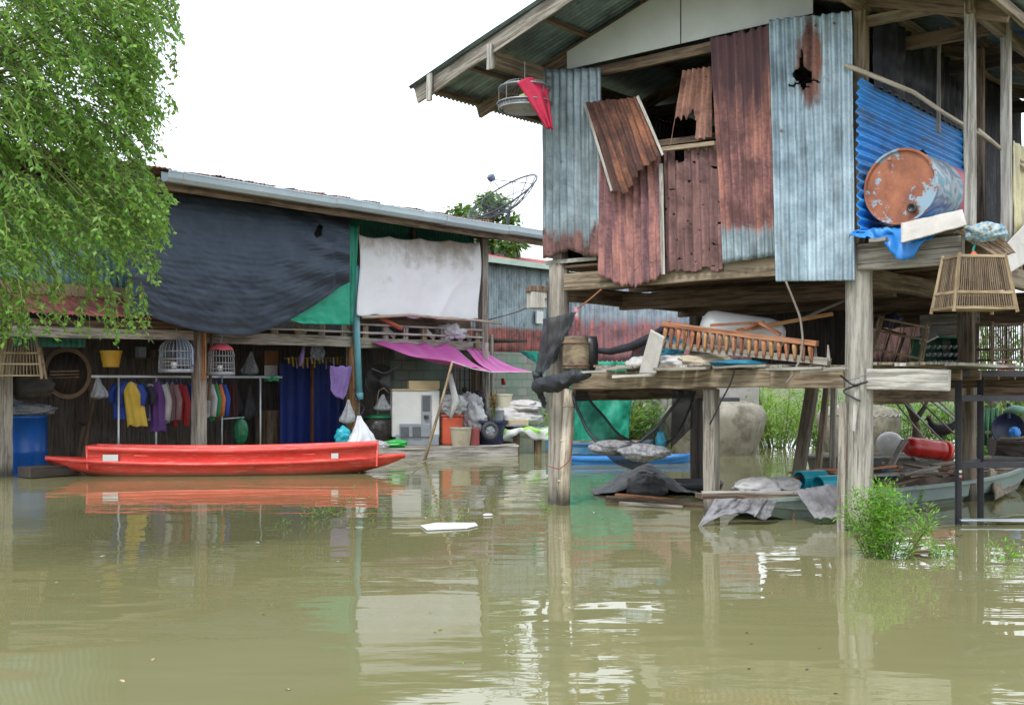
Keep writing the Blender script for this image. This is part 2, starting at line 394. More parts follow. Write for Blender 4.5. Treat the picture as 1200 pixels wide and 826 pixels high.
T_TURQ = tin('turquoise_sheet', (.34,.6,.56), (.24,.47,.45), (.3,.3,.28), (.2,.2,.2), 'none', patch=.25, metal=.1)
T_FAR = tin('grey_blue_far_sheet', (.33,.4,.43), (.22,.28,.31), (.36,.12,.1), (.2,.09,.085), 'bottom', 1.75, .1, .25, metal=.2)
T_FAR2 = tin('red_and_blue_far_sheet', (.33,.4,.45), (.24,.28,.33), (.34,.13,.12), (.2,.12,.14), 'bottom', .95, .2, .5, metal=.2)
T_YEL = tin('yellow_sheet', (.55,.47,.24), (.42,.36,.18), (.3,.2,.1), (.2,.12,.08), 'none', patch=.25, metal=0.)
T_DARK = tin('inside_shade_sheet', (.022,.022,.03), (.013,.013,.018), (.03,.022,.02), (.02,.014,.014), 'none', patch=.3, metal=.1)  # near-black colour carries the shade of the interiors
BOARD = basic('pale_grey_board', (.55,.57,.54), (.48,.5,.47), 1.5, .7, dirt=(.4,.4,.36), dirtamt=.3, bump=.05)
TARP_DK = basic('charcoal_shade_cloth', (.026,.04,.064), (.044,.062,.092), 3, .7, var=0, bump=.35, fine=90)
TARP_WH = basic('dirty_white_tarp', (.8,.8,.81), (.7,.7,.7), 2.2, .55, var=0, dirt=(.3,.26,.22), dirtamt=.33, bump=.25)
def whitetarp():
    t = NT('stained_white_tarp'); uv = t.coord('UV', (1,1,1)); a = t.noise(uv, 1.3, 7, .65, .3); b = t.noise(t.coord('UV', (4, .8, 1)), 1.2, 6, .7); f = t.noise(uv, 40, 4)
    tcn = t.n('TexCoord'); sp = t.n('SeparateXYZ'); t.l(tcn.outputs['UV'], sp.inputs[0])
    c = t.ramp(a, [(.35, (.84,.85,.87)), (.7, (.74,.75,.77))])
    c = t.mix(t.ramp(t.math('SUBTRACT', t.math('ADD', t.math('MULTIPLY', a, .6), t.math('MULTIPLY', b, .4)), t.math('MULTIPLY', sp.outputs['Y'], .14)), [(.38, 0.), (.56, .75)]), c, (.33,.27,.21))
    t.bump(t.math('ADD', a, t.math('MULTIPLY', f, .3)), .25, .02); return t.fin(c, .55, 0, 0)
TARP_WH = whitetarp()
TARP_PU = basic('purple_tarp', (.54,.11,.37), (.44,.08,.3), 2, .5, var=.1, dirt=(.36,.14,.3), dirtamt=.3, bump=.1)
NET_GR = netmat('green_shade_net', (.008,.3,.19), (.006,.22,.14), .93)
NET_BK = netmat('black_net', (.02,.021,.025), (.035,.036,.042), .62)
NET_BK2 = netmat('black_net_dense', (.018,.02,.026), (.032,.035,.044), .88)
CLOTH_GY = basic('grey_old_cloth', (.27,.265,.275), (.17,.165,.175), 4, .85, var=.1, dirt=(.07,.065,.065), dirtamt=.45, bump=.6)
SACK_W = basic('white_woven_sack', (.52,.51,.5), (.4,.38,.37), 4, .6, var=.15, dirt=(.34,.29,.25), dirtamt=.36, bump=.4)
SACK_GY = basic('mottled_grey_bundle', (.3,.295,.3), (.15,.15,.16), 22, .8, var=.1, bump=.8, lo=.42, hi=.58)
TARP_BL = basic('blue_tarp', (.02,.22,.64), (.02,.19,.55), 4, .4, var=.05, dirt=(.2,.4,.68), dirtamt=.3, bump=.3)
TARP_TE = basic('teal_cloth', (.01,.2,.3), (.02,.13,.2), 4, .6, var=.05, bump=.3)
RED_PL = basic('sun_faded_red_plastic', (.82,.085,.06), (.72,.06,.045), 1.4, .33, var=0, dirt=(.6,.16,.12), dirtamt=.3, bump=.06)
def redhull():
    t = NT('scuffed_red_boat_plastic'); v = t.coord('Object', (1,1,1)); a = t.noise(v, 1.6, 6, .65); sc = t.noise(t.coord('Object', (2.2, 9, 30)), 1.4, 6, .75, .5); f = t.noise(v, 26, 5, .7)
    c = t.ramp(a, [(.35, (.6,.045,.035)), (.65, (.76,.08,.06))]); c = t.mix(t.ramp(sc, [(.54, 0.), (.66, .7)]), c, (.72,.3,.25)); c = t.mix(t.ramp(f, [(.58, 0.), (.68, .6)]), c, (.33,.035,.028))
    ge = t.n('NewGeometry'); sp = t.n('SeparateXYZ'); t.l(ge.outputs['Position'], sp.inputs[0]); z = t.math('ADD', sp.outputs['Z'], t.math('MULTIPLY', t.math('SUBTRACT', a, .5), .12))
    c = t.mix(t.ramp(z, [(.03, .8), (.1, 0.)]), c, (.16,.1,.055)); t.bump(t.math('ADD', sc, f), .12, .006)
    return t.fin(c, t.math('ADD', t.math('MULTIPLY', sc, .35), .22), 0, 0)
RED_HULL = redhull()
RED_D = basic('deep_red_plastic', (.5,.025,.02), (.4,.02,.015), 3, .3, var=.1, bump=.05)
WHITE_PL = basic('white_plastic', (.62,.62,.6), (.55,.54,.52), 3, .4, var=.08, dirt=(.42,.38,.33), dirtamt=.25, bump=.05)
GREY_PL = basic('grey_plastic', (.28,.3,.32), (.22,.24,.26), 3, .4, var=.08, bump=.05)
DGREY_PL = basic('dark_grey_plastic', (.1,.11,.12), (.07,.075,.085), 3, .4, var=.08, bump=.05)
BEIGE_PL = basic('beige_board', (.45,.36,.2), (.38,.3,.17), 3, .6, var=.08, bump=.1)
ORANGE_PL = basic('orange_red_plastic', (.58,.1,.04), (.5,.08,.035), 3, .4, var=.08, bump=.05)
BLUE_PL = basic('blue_plastic', (.008,.1,.4), (.006,.075,.3), 3, .35, var=.1, bump=.05)
BLUE_DR = basic('deep_blue_sheet', (.006,.025,.2), (.005,.02,.15), 3, .5, var=.05, bump=.1)
NAVY_PL = basic('navy_plastic', (.02,.03,.08), (.016,.022,.06), 3, .4, var=.1, bump=.05)
PURPLE_PL = basic('plum_plastic', (.12,.03,.09), (.09,.025,.07), 3, .4, var=.1, bump=.05)
GREEN_PL = basic('bright_green_plastic', (.02,.42,.06), (.02,.32,.05), 6, .35, var=.1, bump=.1)
DKGREEN_PL = basic('dark_green_plastic', (.01,.15,.06), (.008,.1,.045), 4, .45, var=.1, bump=.2)
YEL_PL = basic('yellow_plastic', (.6,.38,.03), (.5,.3,.025), 4, .4, var=.1, bump=.05)
CYAN_PL = basic('cyan_pipe_paint', (.16,.45,.52), (.12,.36,.43), 3, .4, var=0, dirt=(.3,.38,.4), dirtamt=.35, bump=.05)
TEAL_PL = basic('teal_plastic', (.02,.36,.46), (.015,.28,.36), 3, .35, var=.05, bump=.05)
BLACK_PL = basic('black_plastic', (.018,.018,.02), (.028,.028,.03), 3, .4, var=.1, bump=.1)
CLEAR = clear_plastic('thin_clear_bag', (.75,.76,.78), .72)
CLEAR2 = clear_plastic('thin_dull_bag', (.4,.42,.45), .6)
STEEL = basic('dull_galvanised_steel', (.5,.54,.56), (.4,.44,.46), 2, .42, var=.05, metal=.5, bump=.05, dirt=(.34,.36,.37), dirtamt=.3)
GUTTER = basic('gutter_zinc', (.47,.55,.6), (.38,.45,.5), 1.2, .4, var=.25, metal=.3, bump=.04, dirt=(.3,.32,.33), dirtamt=.3)
ALU = basic('aluminium', (.55,.56,.57), (.45,.46,.47), 3, .35, var=.05, metal=.8, bump=.05)
BLACKSTEEL = basic('black_angle_steel', (.03,.03,.036), (.055,.05,.055), 5, .5, var=.1, metal=.3, dirt=(.1,.05,.04), dirtamt=.28, bump=.15)
WIRE = basic('wire_metal', (.35,.36,.38), (.25,.26,.28), 5, .45, var=.05, metal=.5, bump=0)
DKWIRE = basic('dark_wire', (.05,.055,.07), (.035,.04,.05), 5, .5, var=.05, bump=0)
JAR = basic('stained_cement_jar', (.33,.3,.24), (.2,.18,.14), 2.2, .85, var=.1, dirt=(.1,.09,.06), dirtamt=.45, bump=.3)
CEM = basic('grey_cement', (.34,.33,.31), (.25,.24,.22), 2.5, .9, var=.1, dirt=(.14,.13,.11), dirtamt=.36, bump=.3)
SLATE = basic('pale_roof_tile', (.52,.49,.45), (.42,.39,.35), 5, .85, var=.1, dirt=(.24,.22,.2), dirtamt=.36, bump=.3, fine=70)
BOATGREY = basic('grey_green_boat_paint', (.25,.31,.28), (.19,.24,.22), 2.5, .55, var=.05, dirt=(.12,.12,.1), dirtamt=.36, bump=.15)
BOATBLUE = basic('blue_boat_paint', (.03,.2,.5), (.025,.15,.4), 2.5, .45, var=.15, dirt=(.1,.26,.45), dirtamt=.3, bump=.1)
HULLIN = wood('boat_inside_wood', (.2,.14,.1), (.1,.07,.05), (.3,.24,.19))
FOAM = basic('white_foam', (.66,.66,.66), (.52,.51,.49), 5, .7, var=.02, bump=.15)
LOGM = basic('charred_stump_bark', (.32,.25,.15), (.17,.12,.075), 3, .85, var=.05, dirt=(.03,.027,.022), dirtamt=.47, bump=.5, stretch=(1,1,3))
RUBBER = basic('black_rubber', (.03,.03,.033), (.05,.05,.05), 4, .6, var=.05, bump=.1)
DRUMFACE = basic('rusty_drum_end', (.3,.1,.05), (.2,.07,.038), 3.5, .6, var=0, bump=.15)
def drumend():
    t = NT('rusty_drum_end_with_flakes'); v = t.coord('Object'); a = t.noise(v, 4, 7, .7); b = t.noise(v, 9, 8, .75, .3); k = t.noise(v, 2.2, 3, .5)
    c = t.ramp(a, [(.35, (.19,.065,.035)), (.52, (.31,.105,.05)), (.68, (.4,.15,.07))])
    m = t.ramp(t.math('ADD', t.math('MULTIPLY', b, .55), t.math('MULTIPLY', k, .45)), [(.527, 0.), (.545, 1.)])
    c = t.mix(m, c, (.25,.35,.42)); t.bump(t.math('ADD', b, m), .3, .006); return t.fin(c, .55, 0, 0)
DRUMFACE = drumend()
def drumside():
    t = NT('painted_drum_side'); v = t.coord('Object', (1,1,1)); a = t.noise(v, 3.2, 5, .6, .5)
    c = t.ramp(a, [(.34, (.4,.42,.43)), (.44, (.07,.22,.3)), (.52, (.36,.39,.4)), (.6, (.1,.14,.24)), (.68, (.38,.37,.37))])
    tcn = t.n('TexCoord'); sp = t.n('SeparateXYZ'); t.l(tcn.outputs['UV'], sp.inputs[0])
    m = t.ramp(t.math('ADD', sp.outputs['Y'], t.math('MULTIPLY', a, .1)), [(.66, 0.), (.69, 1.)])
    c = t.mix(m, c, (.5,.14,.2)); return t.fin(c, .45, 0, 0)
DRUMSIDE = drumside()
PATTERN = None
def blocks():
    t = NT('green_stained_block_wall'); c = t.n('TexCoord')
    br = t.n('TexBrick'); br.inputs['Scale'].default_value = 1.; br.inputs['Brick Width'].default_value = .42; br.inputs['Row Height'].default_value = .21
    br.inputs['Mortar Size'].default_value = .012; br.inputs['Color1'].default_value = (.3,.29,.25,1); br.inputs['Color2'].default_value = (.22,.22,.19,1); br.inputs['Mortar'].default_value = (.13,.13,.12,1)
    t.l(c.outputs['UV'], br.inputs['Vector']); v = t.coord('Object'); a = t.noise(v, 1.1, 6, .6)
    col_ = t.mix(t.ramp(a, [(.4, 0.), (.62, .75)]), br.outputs['Color'], (.13,.24,.17)); f = t.noise(v, 30, 4)
    t.bump(t.math('SUBTRACT', t.math('MULTIPLY', f, .4), br.outputs['Fac']), .4, .02); return t.fin(col_, .9, 0, 0)
BLOCKS = blocks()
def sacks_pattern():
    t = NT('green_and_white_printed_plastic'); v = t.coord('Object', (1,1,1)); a = t.noise(v, 2.6, 3, .5, .6); f = t.noise(v, 20, 4)
    c = t.ramp(a, [(.36, (.36,.4,.38)), (.42, (.6,.62,.6)), (.5, (.62,.64,.62)), (.53, (.2,.5,.04)), (.62, (.3,.6,.08)), (.66, (.4,.45,.42))])
    t.bump(f, .3, .02); return t.fin(c, .4, 0, 0)
PRINT = sacks_pattern()
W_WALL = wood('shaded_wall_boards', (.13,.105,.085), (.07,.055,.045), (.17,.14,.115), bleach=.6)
LEAF_TREE = leafmat('drooping_tree_leaf', (.05,.16,.03), (.19,.4,.07), (.46,.64,.15), .48)
LEAF_BUSH = leafmat('fresh_bush_leaf', (.08,.26,.02), (.17,.45,.035), (.36,.62,.08), .45)
LEAF_BANK = leafmat('bank_leaf', (.05,.15,.025), (.12,.3,.05), (.26,.45,.1), .4)
LEAF_YEL = leafmat('yellow_green_leaf', (.1,.24,.03), (.2,.36,.05), (.42,.48,.1), .4)
LEAF_FAR = leafmat('far_tree_leaf', (.03,.09,.02), (.06,.16,.03), (.16,.26,.06), .3)
BARK = basic('bark', (.14,.11,.08), (.08,.06,.045), 6, .9, var=.1, bump=.6, stretch=(1,1,.3))
TWIG = basic('green_twig', (.14,.17,.05), (.09,.1,.035), 6, .8, var=.1, bump=0)
# ------------------------------------------------------------------ water and ground
def watermat():
    t = NT('muddy_water'); c = t.n('TexCoord'); v = c.outputs['Object']
    a = t.noise(v, .22, 4, .6)
    cc = t.ramp(a, [(.3, (.175,.165,.076)), (.7, (.205,.194,.093))]); t.l(cc, t.b.inputs['Base Color'])
    t.b.inputs['Roughness'].default_value = .015; t.b.inputs['IOR'].default_value = 1.42
    def mp(s, rz=0):
        m = t.n('Mapping'); m.inputs['Scale'].default_value = s; m.inputs['Rotation'].default_value = (0,0,rz); t.l(v, m.inputs['Vector']); return m.outputs[0]
    r1 = t.noise(mp((2.6, 7.5, 1), .12), 1., 2, .5, .4)        # small wind ripples in patches
    r2 = t.noise(mp((.55, 1.5, 1), -.1), 1., 2, .5, .3)        # slow swell
    r3 = t.noise(mp((9, 22, 1), .2), 1., 2, .5)
    msk = t.ramp(t.noise(mp((.16, .3, 1)), 1., 3, .6), [(.42, .06), (.66, 1.)])
    h = t.math('ADD', t.math('MULTIPLY', t.math('MULTIPLY', r1, msk), .095), t.math('MULTIPLY', r2, .36))
    h = t.math('ADD', h, t.math('MULTIPLY', t.math('MULTIPLY', r3, msk), .008))
    t.bump(h, .3, .1); return t.m
mb = MB(); mb.grid(lambda u, v: V((-400 + 800*u, -60 + 700*v, 0)), 8, 8)
tag(mb.build('water', watermat(), origin=(0,0,0)), None, None, kind='structure')
MUD = basic('mud_and_grass_ground', (.13,.12,.06), (.06,.09,.03), 1.2, .95, var=0, bump=.6)
mb = MB()
def gr(u, v):
    x = -300 + 600*u; y = 27 + 560*v**2.2
    return V((x, y, -.25 + min(.55, max(0, y-27)*.12) + .12*nz((x*.2, y*.2, 0))))
mb.grid(gr, 60, 24); tag(mb.build('ground', MUD, origin=(0,27,0), smooth=True), None, None, kind='structure')

# ------------------------------------------------------------------ corrugated sheets
def sheet_mb(TL, TR, BR, BL, n=10, amp=.021, nv=40, keep=None, bottom=None, top=None, warp=None, mb=None):
    """corrugated sheet between four corners; bottom/top(u) move the ragged edge in metres"""
    TL, TR, BR, BL = map(V, (TL, TR, BR, BL)); w = (TR-TL).length; h = (BL-TL).length
    nrm = (TR-TL).cross(BL-TL).normalized(); mb = mb or MB(); o = random.random()*6
    def fn(u, v):
        v2 = v
        if bottom: v2 = v * (1 + bottom(u)/h)
        if top: v2 = v2 + (1-v) * top(u)/h
        p = TL.lerp(TR, u).lerp(BL.lerp(BR, u), v2)
        p = p + nrm * (amp*math.sin(2*math.pi*n*u + o) + .022*nz((u*2+o, v*2.5, o)) + .012*nz((u*5+o, v*6, o+3)))
        if warp: p = p + nrm*warp(u, v)
        return p
    return mb.grid(fn, n*8, nv, w, h, keep)
def rag(s, amp, base=0, fr=9.):
    def f(u): return base + amp*(nz((u*fr, s, 0)) + .7*nz((u*fr*3.3, s, 3)))
    return f

# ------------------------------------------------------------------ the stilt house on the right
house = thing('stilt_house', HO, 'stilt house over the water walled with rusty and grey corrugated sheets', 'house')
def hp(name, m, mat, bevel=.006, **k): return m.build(name, mat, house, bevel=bevel, **k)
LEA, RIDGE, REA = -1.37, 1.97, 5.35
def rz_(a): return 5.02 + .31*(min(a, RIDGE)-LEA) - (max(0, a-RIDGE))*.335
for (a0, a1) in ((LEA, RIDGE+.06), (RIDGE-.06, REA)):
    m = MB(); bl = 6.3; nb = 84
    def fn(u, v):
        b = -1.12 + bl*u; a = a0 + (a1-a0)*v
        return H(a, b, rz_(a) + .03 + .011*math.sin(2*math.pi*nb*u) + .015*nz((a*.8, b*.8, 2)))
    m.grid(fn, nb*6, 10, bl, abs(a1-a0)); hp('roof', m, T_ROOFU, 0, solid=.004, smooth=True)
m = MB(); m.beam(H(RIDGE, -1.2, rz_(RIDGE)+.07), H(RIDGE, 5.2, rz_(RIDGE)+.07), .34, .05); hp('ridge_cap', m, T_ROOFU)
# barge boards, rafters, purlins
for a0, a1 in ((LEA+.08, RIDGE), (RIDGE, REA-.1)):
    m = MB(); m.beam(H(a0, -1.04, rz_(a0)-.1), H(a1, -1.04, rz_(a1)-.1), .035, .19); hp('barge_board', m, W_GREY)
    for b in (0.02, 2.2, 4.6):
        m = MB(); m.beam(H(a0+.06, b, rz_(a0+.06)-.13), H(a1, b, rz_(a1)-.13), .055, .16); hp('rafter', m, W_BROWN)
for a in (-1.2, -.62, .5, 1.3, 1.9, 2.7, 3.3, 4.4, 5.2):
    m = MB(); m.beam(H(a, -1.0, rz_(a)-.025), H(a, 5.1, rz_(a)-.025), .05, .06); hp('purlin', m, W_BROWN)
m = MB(); m.beam(H(-.13, -.98, 5.2), H(-.13, 5.0, 5.2), .12, .17); hp('top_plate', m, W_TAN)
m = MB(); m.beam(H(3.86, -.5, 5.24), H(3.86, 5.0, 5.24), .1, .2); hp('top_plate', m, W_TAN)
m = MB(); m.beam(H(4.92, -.1, rz_(4.92)-.12), H(4.92, 5.0, rz_(4.92)-.12), .08, .12); hp('top_plate', m, W_TAN)
m = MB(); m.beam(H(5.25, -1.0, rz_(5.25)-.09), H(5.25, 5.0, rz_(5.25)-.09), .05, .1); hp('eave_beam', m, W_TAN)
for a, b, z0, z1 in ((-.13, -1.0, 5.08, 5.36), (-.08, -1.08, 5.04, 5.33), (-1.02, -1.1, 4.83, 5.16)):
    m = MB(); m.beam(H(a, b, z0), H(a, b, z1), .075, .035, SX); hp('cleat', m, W_PALE)
for b in (2.2, 4.6):
    m = MB(); m.beam(H(-.2, b, 5.15), H(5.0, b, 5.0), .06, .15); hp('tie_beam', m, W_DARK)
m = MB(); m.beam(H(3.8, .95, 5.02), H(5.0, .95, 5.02), .07, .14); hp('tie_beam', m, W_BROWN)
m = MB(); m.beam(H(3.2, 0.05, 5.06), H(5.0, 0.05, 5.02), .06, .1); hp('tie_beam', m, W_TAN)
# gable boards (two flat sheets with a joint)
for x0, x1 in ((665, 797.5), (799, 953)):
    k0, k1 = HB(x0, 82 - (x0-665)*.228, -.03), HB(x1, 82 - (x1-665)*.228, -.03)
    a0, a1 = (k0-HO).dot(UX), (k1-HO).dot(UX); m = MB()
    def gz(a): return rz_(a) - .1
    n = 10
    fr = [H(a0+(a1-a0)*i/n, -.035, k0.z+(k1.z-k0.z)*i/n) for i in range(n+1)]
    m.grid(lambda u, v: V((fr[round(u*n)].x, fr[round(u*n)].y, fr[round(u*n)].z*v + (1-v)*gz(a0+(a1-a0)*u))), n, 1, a1-a0, 1)
    hp('gable_board', m, BOARD, 0, solid=.012)
# posts
def post(name, a, b, z0, z1, r, mat, lean=(0,0), n=14):
    m = MB(); k = 14
    pts = [H(a + lean[0]*i/k, b + lean[1]*i/k, z0 + (z1-z0)*i/k) + V((.008*nz((i*.6,a,1)), .008*nz((i*.6,a,4)), 0)) for i in range(k+1)]
    m.tube(pts, [r*(1.06-.1*i/k)+.004*nz((i, a, 3)) for i in range(k+1)], n); return m
def sqpost(a, b, z0, z1, w, lean=(0,0)):
    m = MB(); m.beam(H(a, b, z0), H(a+lean[0], b+lean[1], z1), w, w, SX, jit=.006); return m
hp('post', post('post', .04, .06, -.6, 2.9, .128, W_POST), W_POST, 0, smooth=True)
m = MB(); m.beam(H(.06, .06, 2.88), H(.06, .06, 5.2), .14, .14, SX); hp('wall_post', m, W_GREY)
hp('post', post('post', 3.82, .03, -.6, 2.84, .135, W_POST, n=18), W_POSTG, 0, smooth=True)
m = MB(); m.beam(H(3.69, -.12, -.5), H(3.72, -.1, 1.28), .08, .05, SX); hp('post_splint', m, W_GREY)
m = MB(); m.beam(H(3.84, .03, 2.82), H(3.84, .03, 5.3), .12, .12, SX); hp('wall_post', m, W_TAN)
hp('post', sqpost(3.72, 3.6, -.6, 2.9, .2), W_POSTB, .03)
hp('post', sqpost(-.02, 3.4, -.6, 2.9, .15), W_DARK, .03)
hp('post', sqpost(2.12, .1, -.5, 1.4, .14), W_POST, .012)
hp('post', sqpost(4.9, 3.6, -.5, 2.9, .16), W_POSTB, .02)
for x0, x1, Y, w, mt in ((928, 952, 15.2, .15, W_POSTB), (953, 969, 15.9, .09, W_TAN), (975, 977, 16.4, .08, W_GREY)):
    p0, p1 = P(x0, 575, Y), P(x1, 445, Y+.2); m = MB(); m.beam(p0 - Z*.4 - (p1-p0)*.2, p1 + (p1-p0)*.3, w, w*.8, SX); hp('brace_post', m, mt)
# porch posts
for a, b, z1, mt in ((4.9, .0, 5.0, W_PALE), (4.95, .93, 5.05, W_PALE), (4.4, 1.9, 5.1, W_BROWN), (4.95, 2.4, 4.95, W_GREY), (4.95, 3.8, 4.95, W_GREY)):
    m = MB(); m.beam(H(a, b, 2.86), H(a, b, z1), .095, .07, SX); hp('porch_post', m, mt)
m = MB(); m.beam(H(4.2, 1.2, 4.1), H(4.2, 1.2, 5.2), .035, .035, SX); hp('porch_post', m, W_GREY)
# floor, beams and joists
m = MB(); nb = 22
for i in range(nb):
    b = .02 + i*.215; m.beam(H(.02, b+.1, 2.86), H(4.95, b+.1, 2.86), .2, .028, jit=.003)
hp('floor', m, W_BROWN, .003)
m = MB(); m.beam(H(0.2, -.0, 2.67), H(3.7, -.0, 2.68), .1, .2); hp('floor_beam', m, W_TAN)
m = MB(); m.beam(H(3.86, -.06, 2.70), H(4.86, -.08, 2.70), .1, .26); hp('floor_beam', m, W_GREY)
for a in (.1, 3.72, 4.86):
    m = MB(); m.beam(H(a, .1, 2.55), H(a, 4.6, 2.55), .1, .2); hp('floor_beam', m, W_TAN if a > 1 else W_BROWN)
for b in (.55, 1.1, 1.65, 2.2, 2.9, 3.6, 4.3):
    m = MB(); m.beam(H(0.0, b, 2.73), H(4.9, b, 2.73), .06, .16); hp('joist', m, W_BROWN)
m = MB(); m.beam(H(.1, 1.3, 2.5), H(3.7, 1.3, 2.5), .1, .2); hp('floor_beam', m, W_BROWN)
# front wall sheets
def ws(mat, q, b, n=10, bb=None, name='wall_sheet', lab=None, **k):
    bb = bb or (b,)*4; pts = [HB(x, y, c) for (x, y), c in zip(q, bb)]
    o = hp(name, sheet_mb(*pts, n=n, **k), mat, 0, solid=.003, smooth=True)
    if lab: o['label'] = lab
    return o
ws(T_ZINC_A, ((635,82),(704,80),(704,300),(636,303)), -.12, 8, bottom=lambda u: -.1*max(0, 1-abs(u-.45)/.3) + .02*nz((u*9,1,1)), lab='weathered grey zinc sheet with a torn rusty foot')
ws(T_RUST_B, ((701,186),(774,182),(779,322),(700,322)), -.13, 9, bottom=lambda u: .1*math.sin(math.pi*u)**1.2*1.3 + .05*nz((u*11,2,2)) + .045*nz((u*30,2,1)), keep=lambda u, v: not (nz((u*13, v*26, 8)) > .62), lab='red rusty sheet with a ragged bottom edge')
ws(T_RUST_A, ((684,121),(747,114),(777,190),(716,226)), 0, 8, bb=(-.2,-.2,-.3,-.3), top=rag(15,.02,0,7), bottom=lambda u: .14*max(0,1-abs(u-.28)/.3) - .1*u + .04*nz((u*12,5,5)) + .03*nz((u*31,5,1)), lab='loose dark rusty sheet hanging askew')
m = MB(); m.beam(HB(685,121,-.23), HB(717,224,-.32), .035, .012, SX); hp('sheet_edge', m, W_PALE)
m = MB(); m.beam(HB(747,113,-.23), HB(777,182,-.33), .035, .012, SX); hp('sheet_edge', m, W_PALE)
ws(T_RUST_C, ((777,176),(846,170),(847,312),(780,316)), -.1, 7, nv=110, keep=lambda u, v: not (.2 < u < .4 and .01 < v < .11 + .02*nz((u*30,v*9,2))) and not (nz((u*10, v*26, 4)) + .3*nz((u*30, v*60, 1)) > .6), bottom=rag(8, .05, .03, 5), lab='purple brown rusted sheet with small holes')
ws(T_RUST_D, ((799,84),(834,78),(833,160),(784,172)), 0, 6, nv=90, bb=(-.06,-.06,-.16,-.18), keep=lambda u, v: not (v > .64 + .2*nz((u*7,1,3)) + .08*nz((u*25,2,3)) and .04 < u < .62), bottom=rag(3, .05), lab='short pale rusty sheet broken at its foot')
m = MB(); m.beam(HB(775,192,-.17), HB(777,322,-.17), .05, .012, SX); hp('sheet_edge', m, W_PALE)
m = MB(); m.beam(HB(776,175,-.17), HB(838,168,-.16), .05, .045); hp('wall_rail', m, W_TAN)
ws(T_HALF, ((833,45),(903,30),(909,300),(848,309)), -.13, 7, bottom=rag(5, .012), top=rag(6,.03), lab='sheet rusty above and bare grey zinc below')
ws(T_ZINC_B, ((902,24),(999,13),(1003,329),(910,330)), -.17, 9, nv=180, top=rag(9,.02), keep=lambda u, v: not (((u-.4)/.15)**2 + ((v-.24)/.04)**2 + 1.3*nz((u*8, v*22, 2)) + .6*nz((u*22, v*60, 5)) < .7) and not (abs(u-.38-.03*nz((v*9,1,1))) < .03*(v-.1)/.1 and .12 < v < .22) and not (abs(v-.25-.02*nz((u*14,1,1))) < .004 and .22 < u < .6), lab='tall grey zinc sheet with a torn hole near its top')
m = MB(); m.beam(HB(700,303,-.02), HB(640,308,-.02), .04, .05); hp('wall_rail', m, W_PALE)
m = MB(); m.beam(HB(640,186,0.05), HB(1000,140,0.05), .06, .07); hp('wall_rail', m, W_BROWN)
m = MB(); m.beam(HB(640,98,0.06), HB(1000,20,0.06), .07, .12); hp('wall_beam', m, W_BROWN)
# side and back walls
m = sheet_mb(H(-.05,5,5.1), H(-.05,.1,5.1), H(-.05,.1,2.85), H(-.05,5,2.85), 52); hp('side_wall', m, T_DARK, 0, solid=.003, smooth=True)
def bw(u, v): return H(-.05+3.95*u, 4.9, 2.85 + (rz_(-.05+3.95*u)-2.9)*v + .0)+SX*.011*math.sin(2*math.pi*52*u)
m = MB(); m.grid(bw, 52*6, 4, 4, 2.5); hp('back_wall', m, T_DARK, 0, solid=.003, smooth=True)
# blue wall beside the porch: corrugations lie level
q = [HA(1006,92,3.93), HA(1131,156,3.93), HA(1131,262,3.93), HA(1006,288,3.93)]
q[2] = V((q[1].x, q[1].y, 2.88)); q[3] = V((q[0].x, q[0].y, 2.88))
m = sheet_mb(q[0], q[3], q[2], q[1], 17, .017, 90, keep=lambda u, v: not (((u-.3)/.035)**2 + ((v-.56)/.05)**2 + .8*nz((u*20, v*20, 2)) < 1)); o = hp('side_wall', m, T_BLUE, 0, solid=.003, smooth=True); o['label'] = 'bright blue corrugated wall beside the porch'
bb = (q[1]-HO).dot(SX)
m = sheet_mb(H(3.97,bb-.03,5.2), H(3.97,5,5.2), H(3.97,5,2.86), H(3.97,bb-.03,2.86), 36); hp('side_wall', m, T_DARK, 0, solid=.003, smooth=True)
m = sheet_mb(H(3.96,.1,5.15), H(3.96,bb,5.15), H(3.96,bb,q[1].z-.02), H(3.96,.1,q[0].z-.02), 14); hp('side_wall', m, T_DARK, 0, solid=.003, smooth=True)  # near-black sheet stands in for the dark void above the blue wall
m = MB(); k = HB(990,76,-.25); k2 = HA(1147,158,4.75); k3 = HA(1200,190,5.0)
m.tube([k.lerp(HA(1070,108,4.3), t) for t in (0,.5,1)] + [HA(1105,132,4.5), k2, k3], [.024,.025,.022,.021,.02,.017], 7); hp('pole_rail', m, BAMBOO, 0, smooth=True)
m = MB(); m.tube([HA(1146,152,4.8), HA(1170,172,4.9), HA(1204,200,5.02)], .018, 7); hp('pole_rail', m, BAMBOO, 0, smooth=True)
m = sheet_mb(*[HA(x, y, 5.0) for x, y in ((1187,165),(1240,190),(1240,290),(1187,290))], n=8, amp=.01); hp('porch_screen', m, T_YEL, 0, solid=.003, smooth=True)
m = MB(); m.beam(H(3.95,2.6,3.72), H(3.95,2.95,3.72), .02, .05); hp('wall_batten', m, W_PALE)
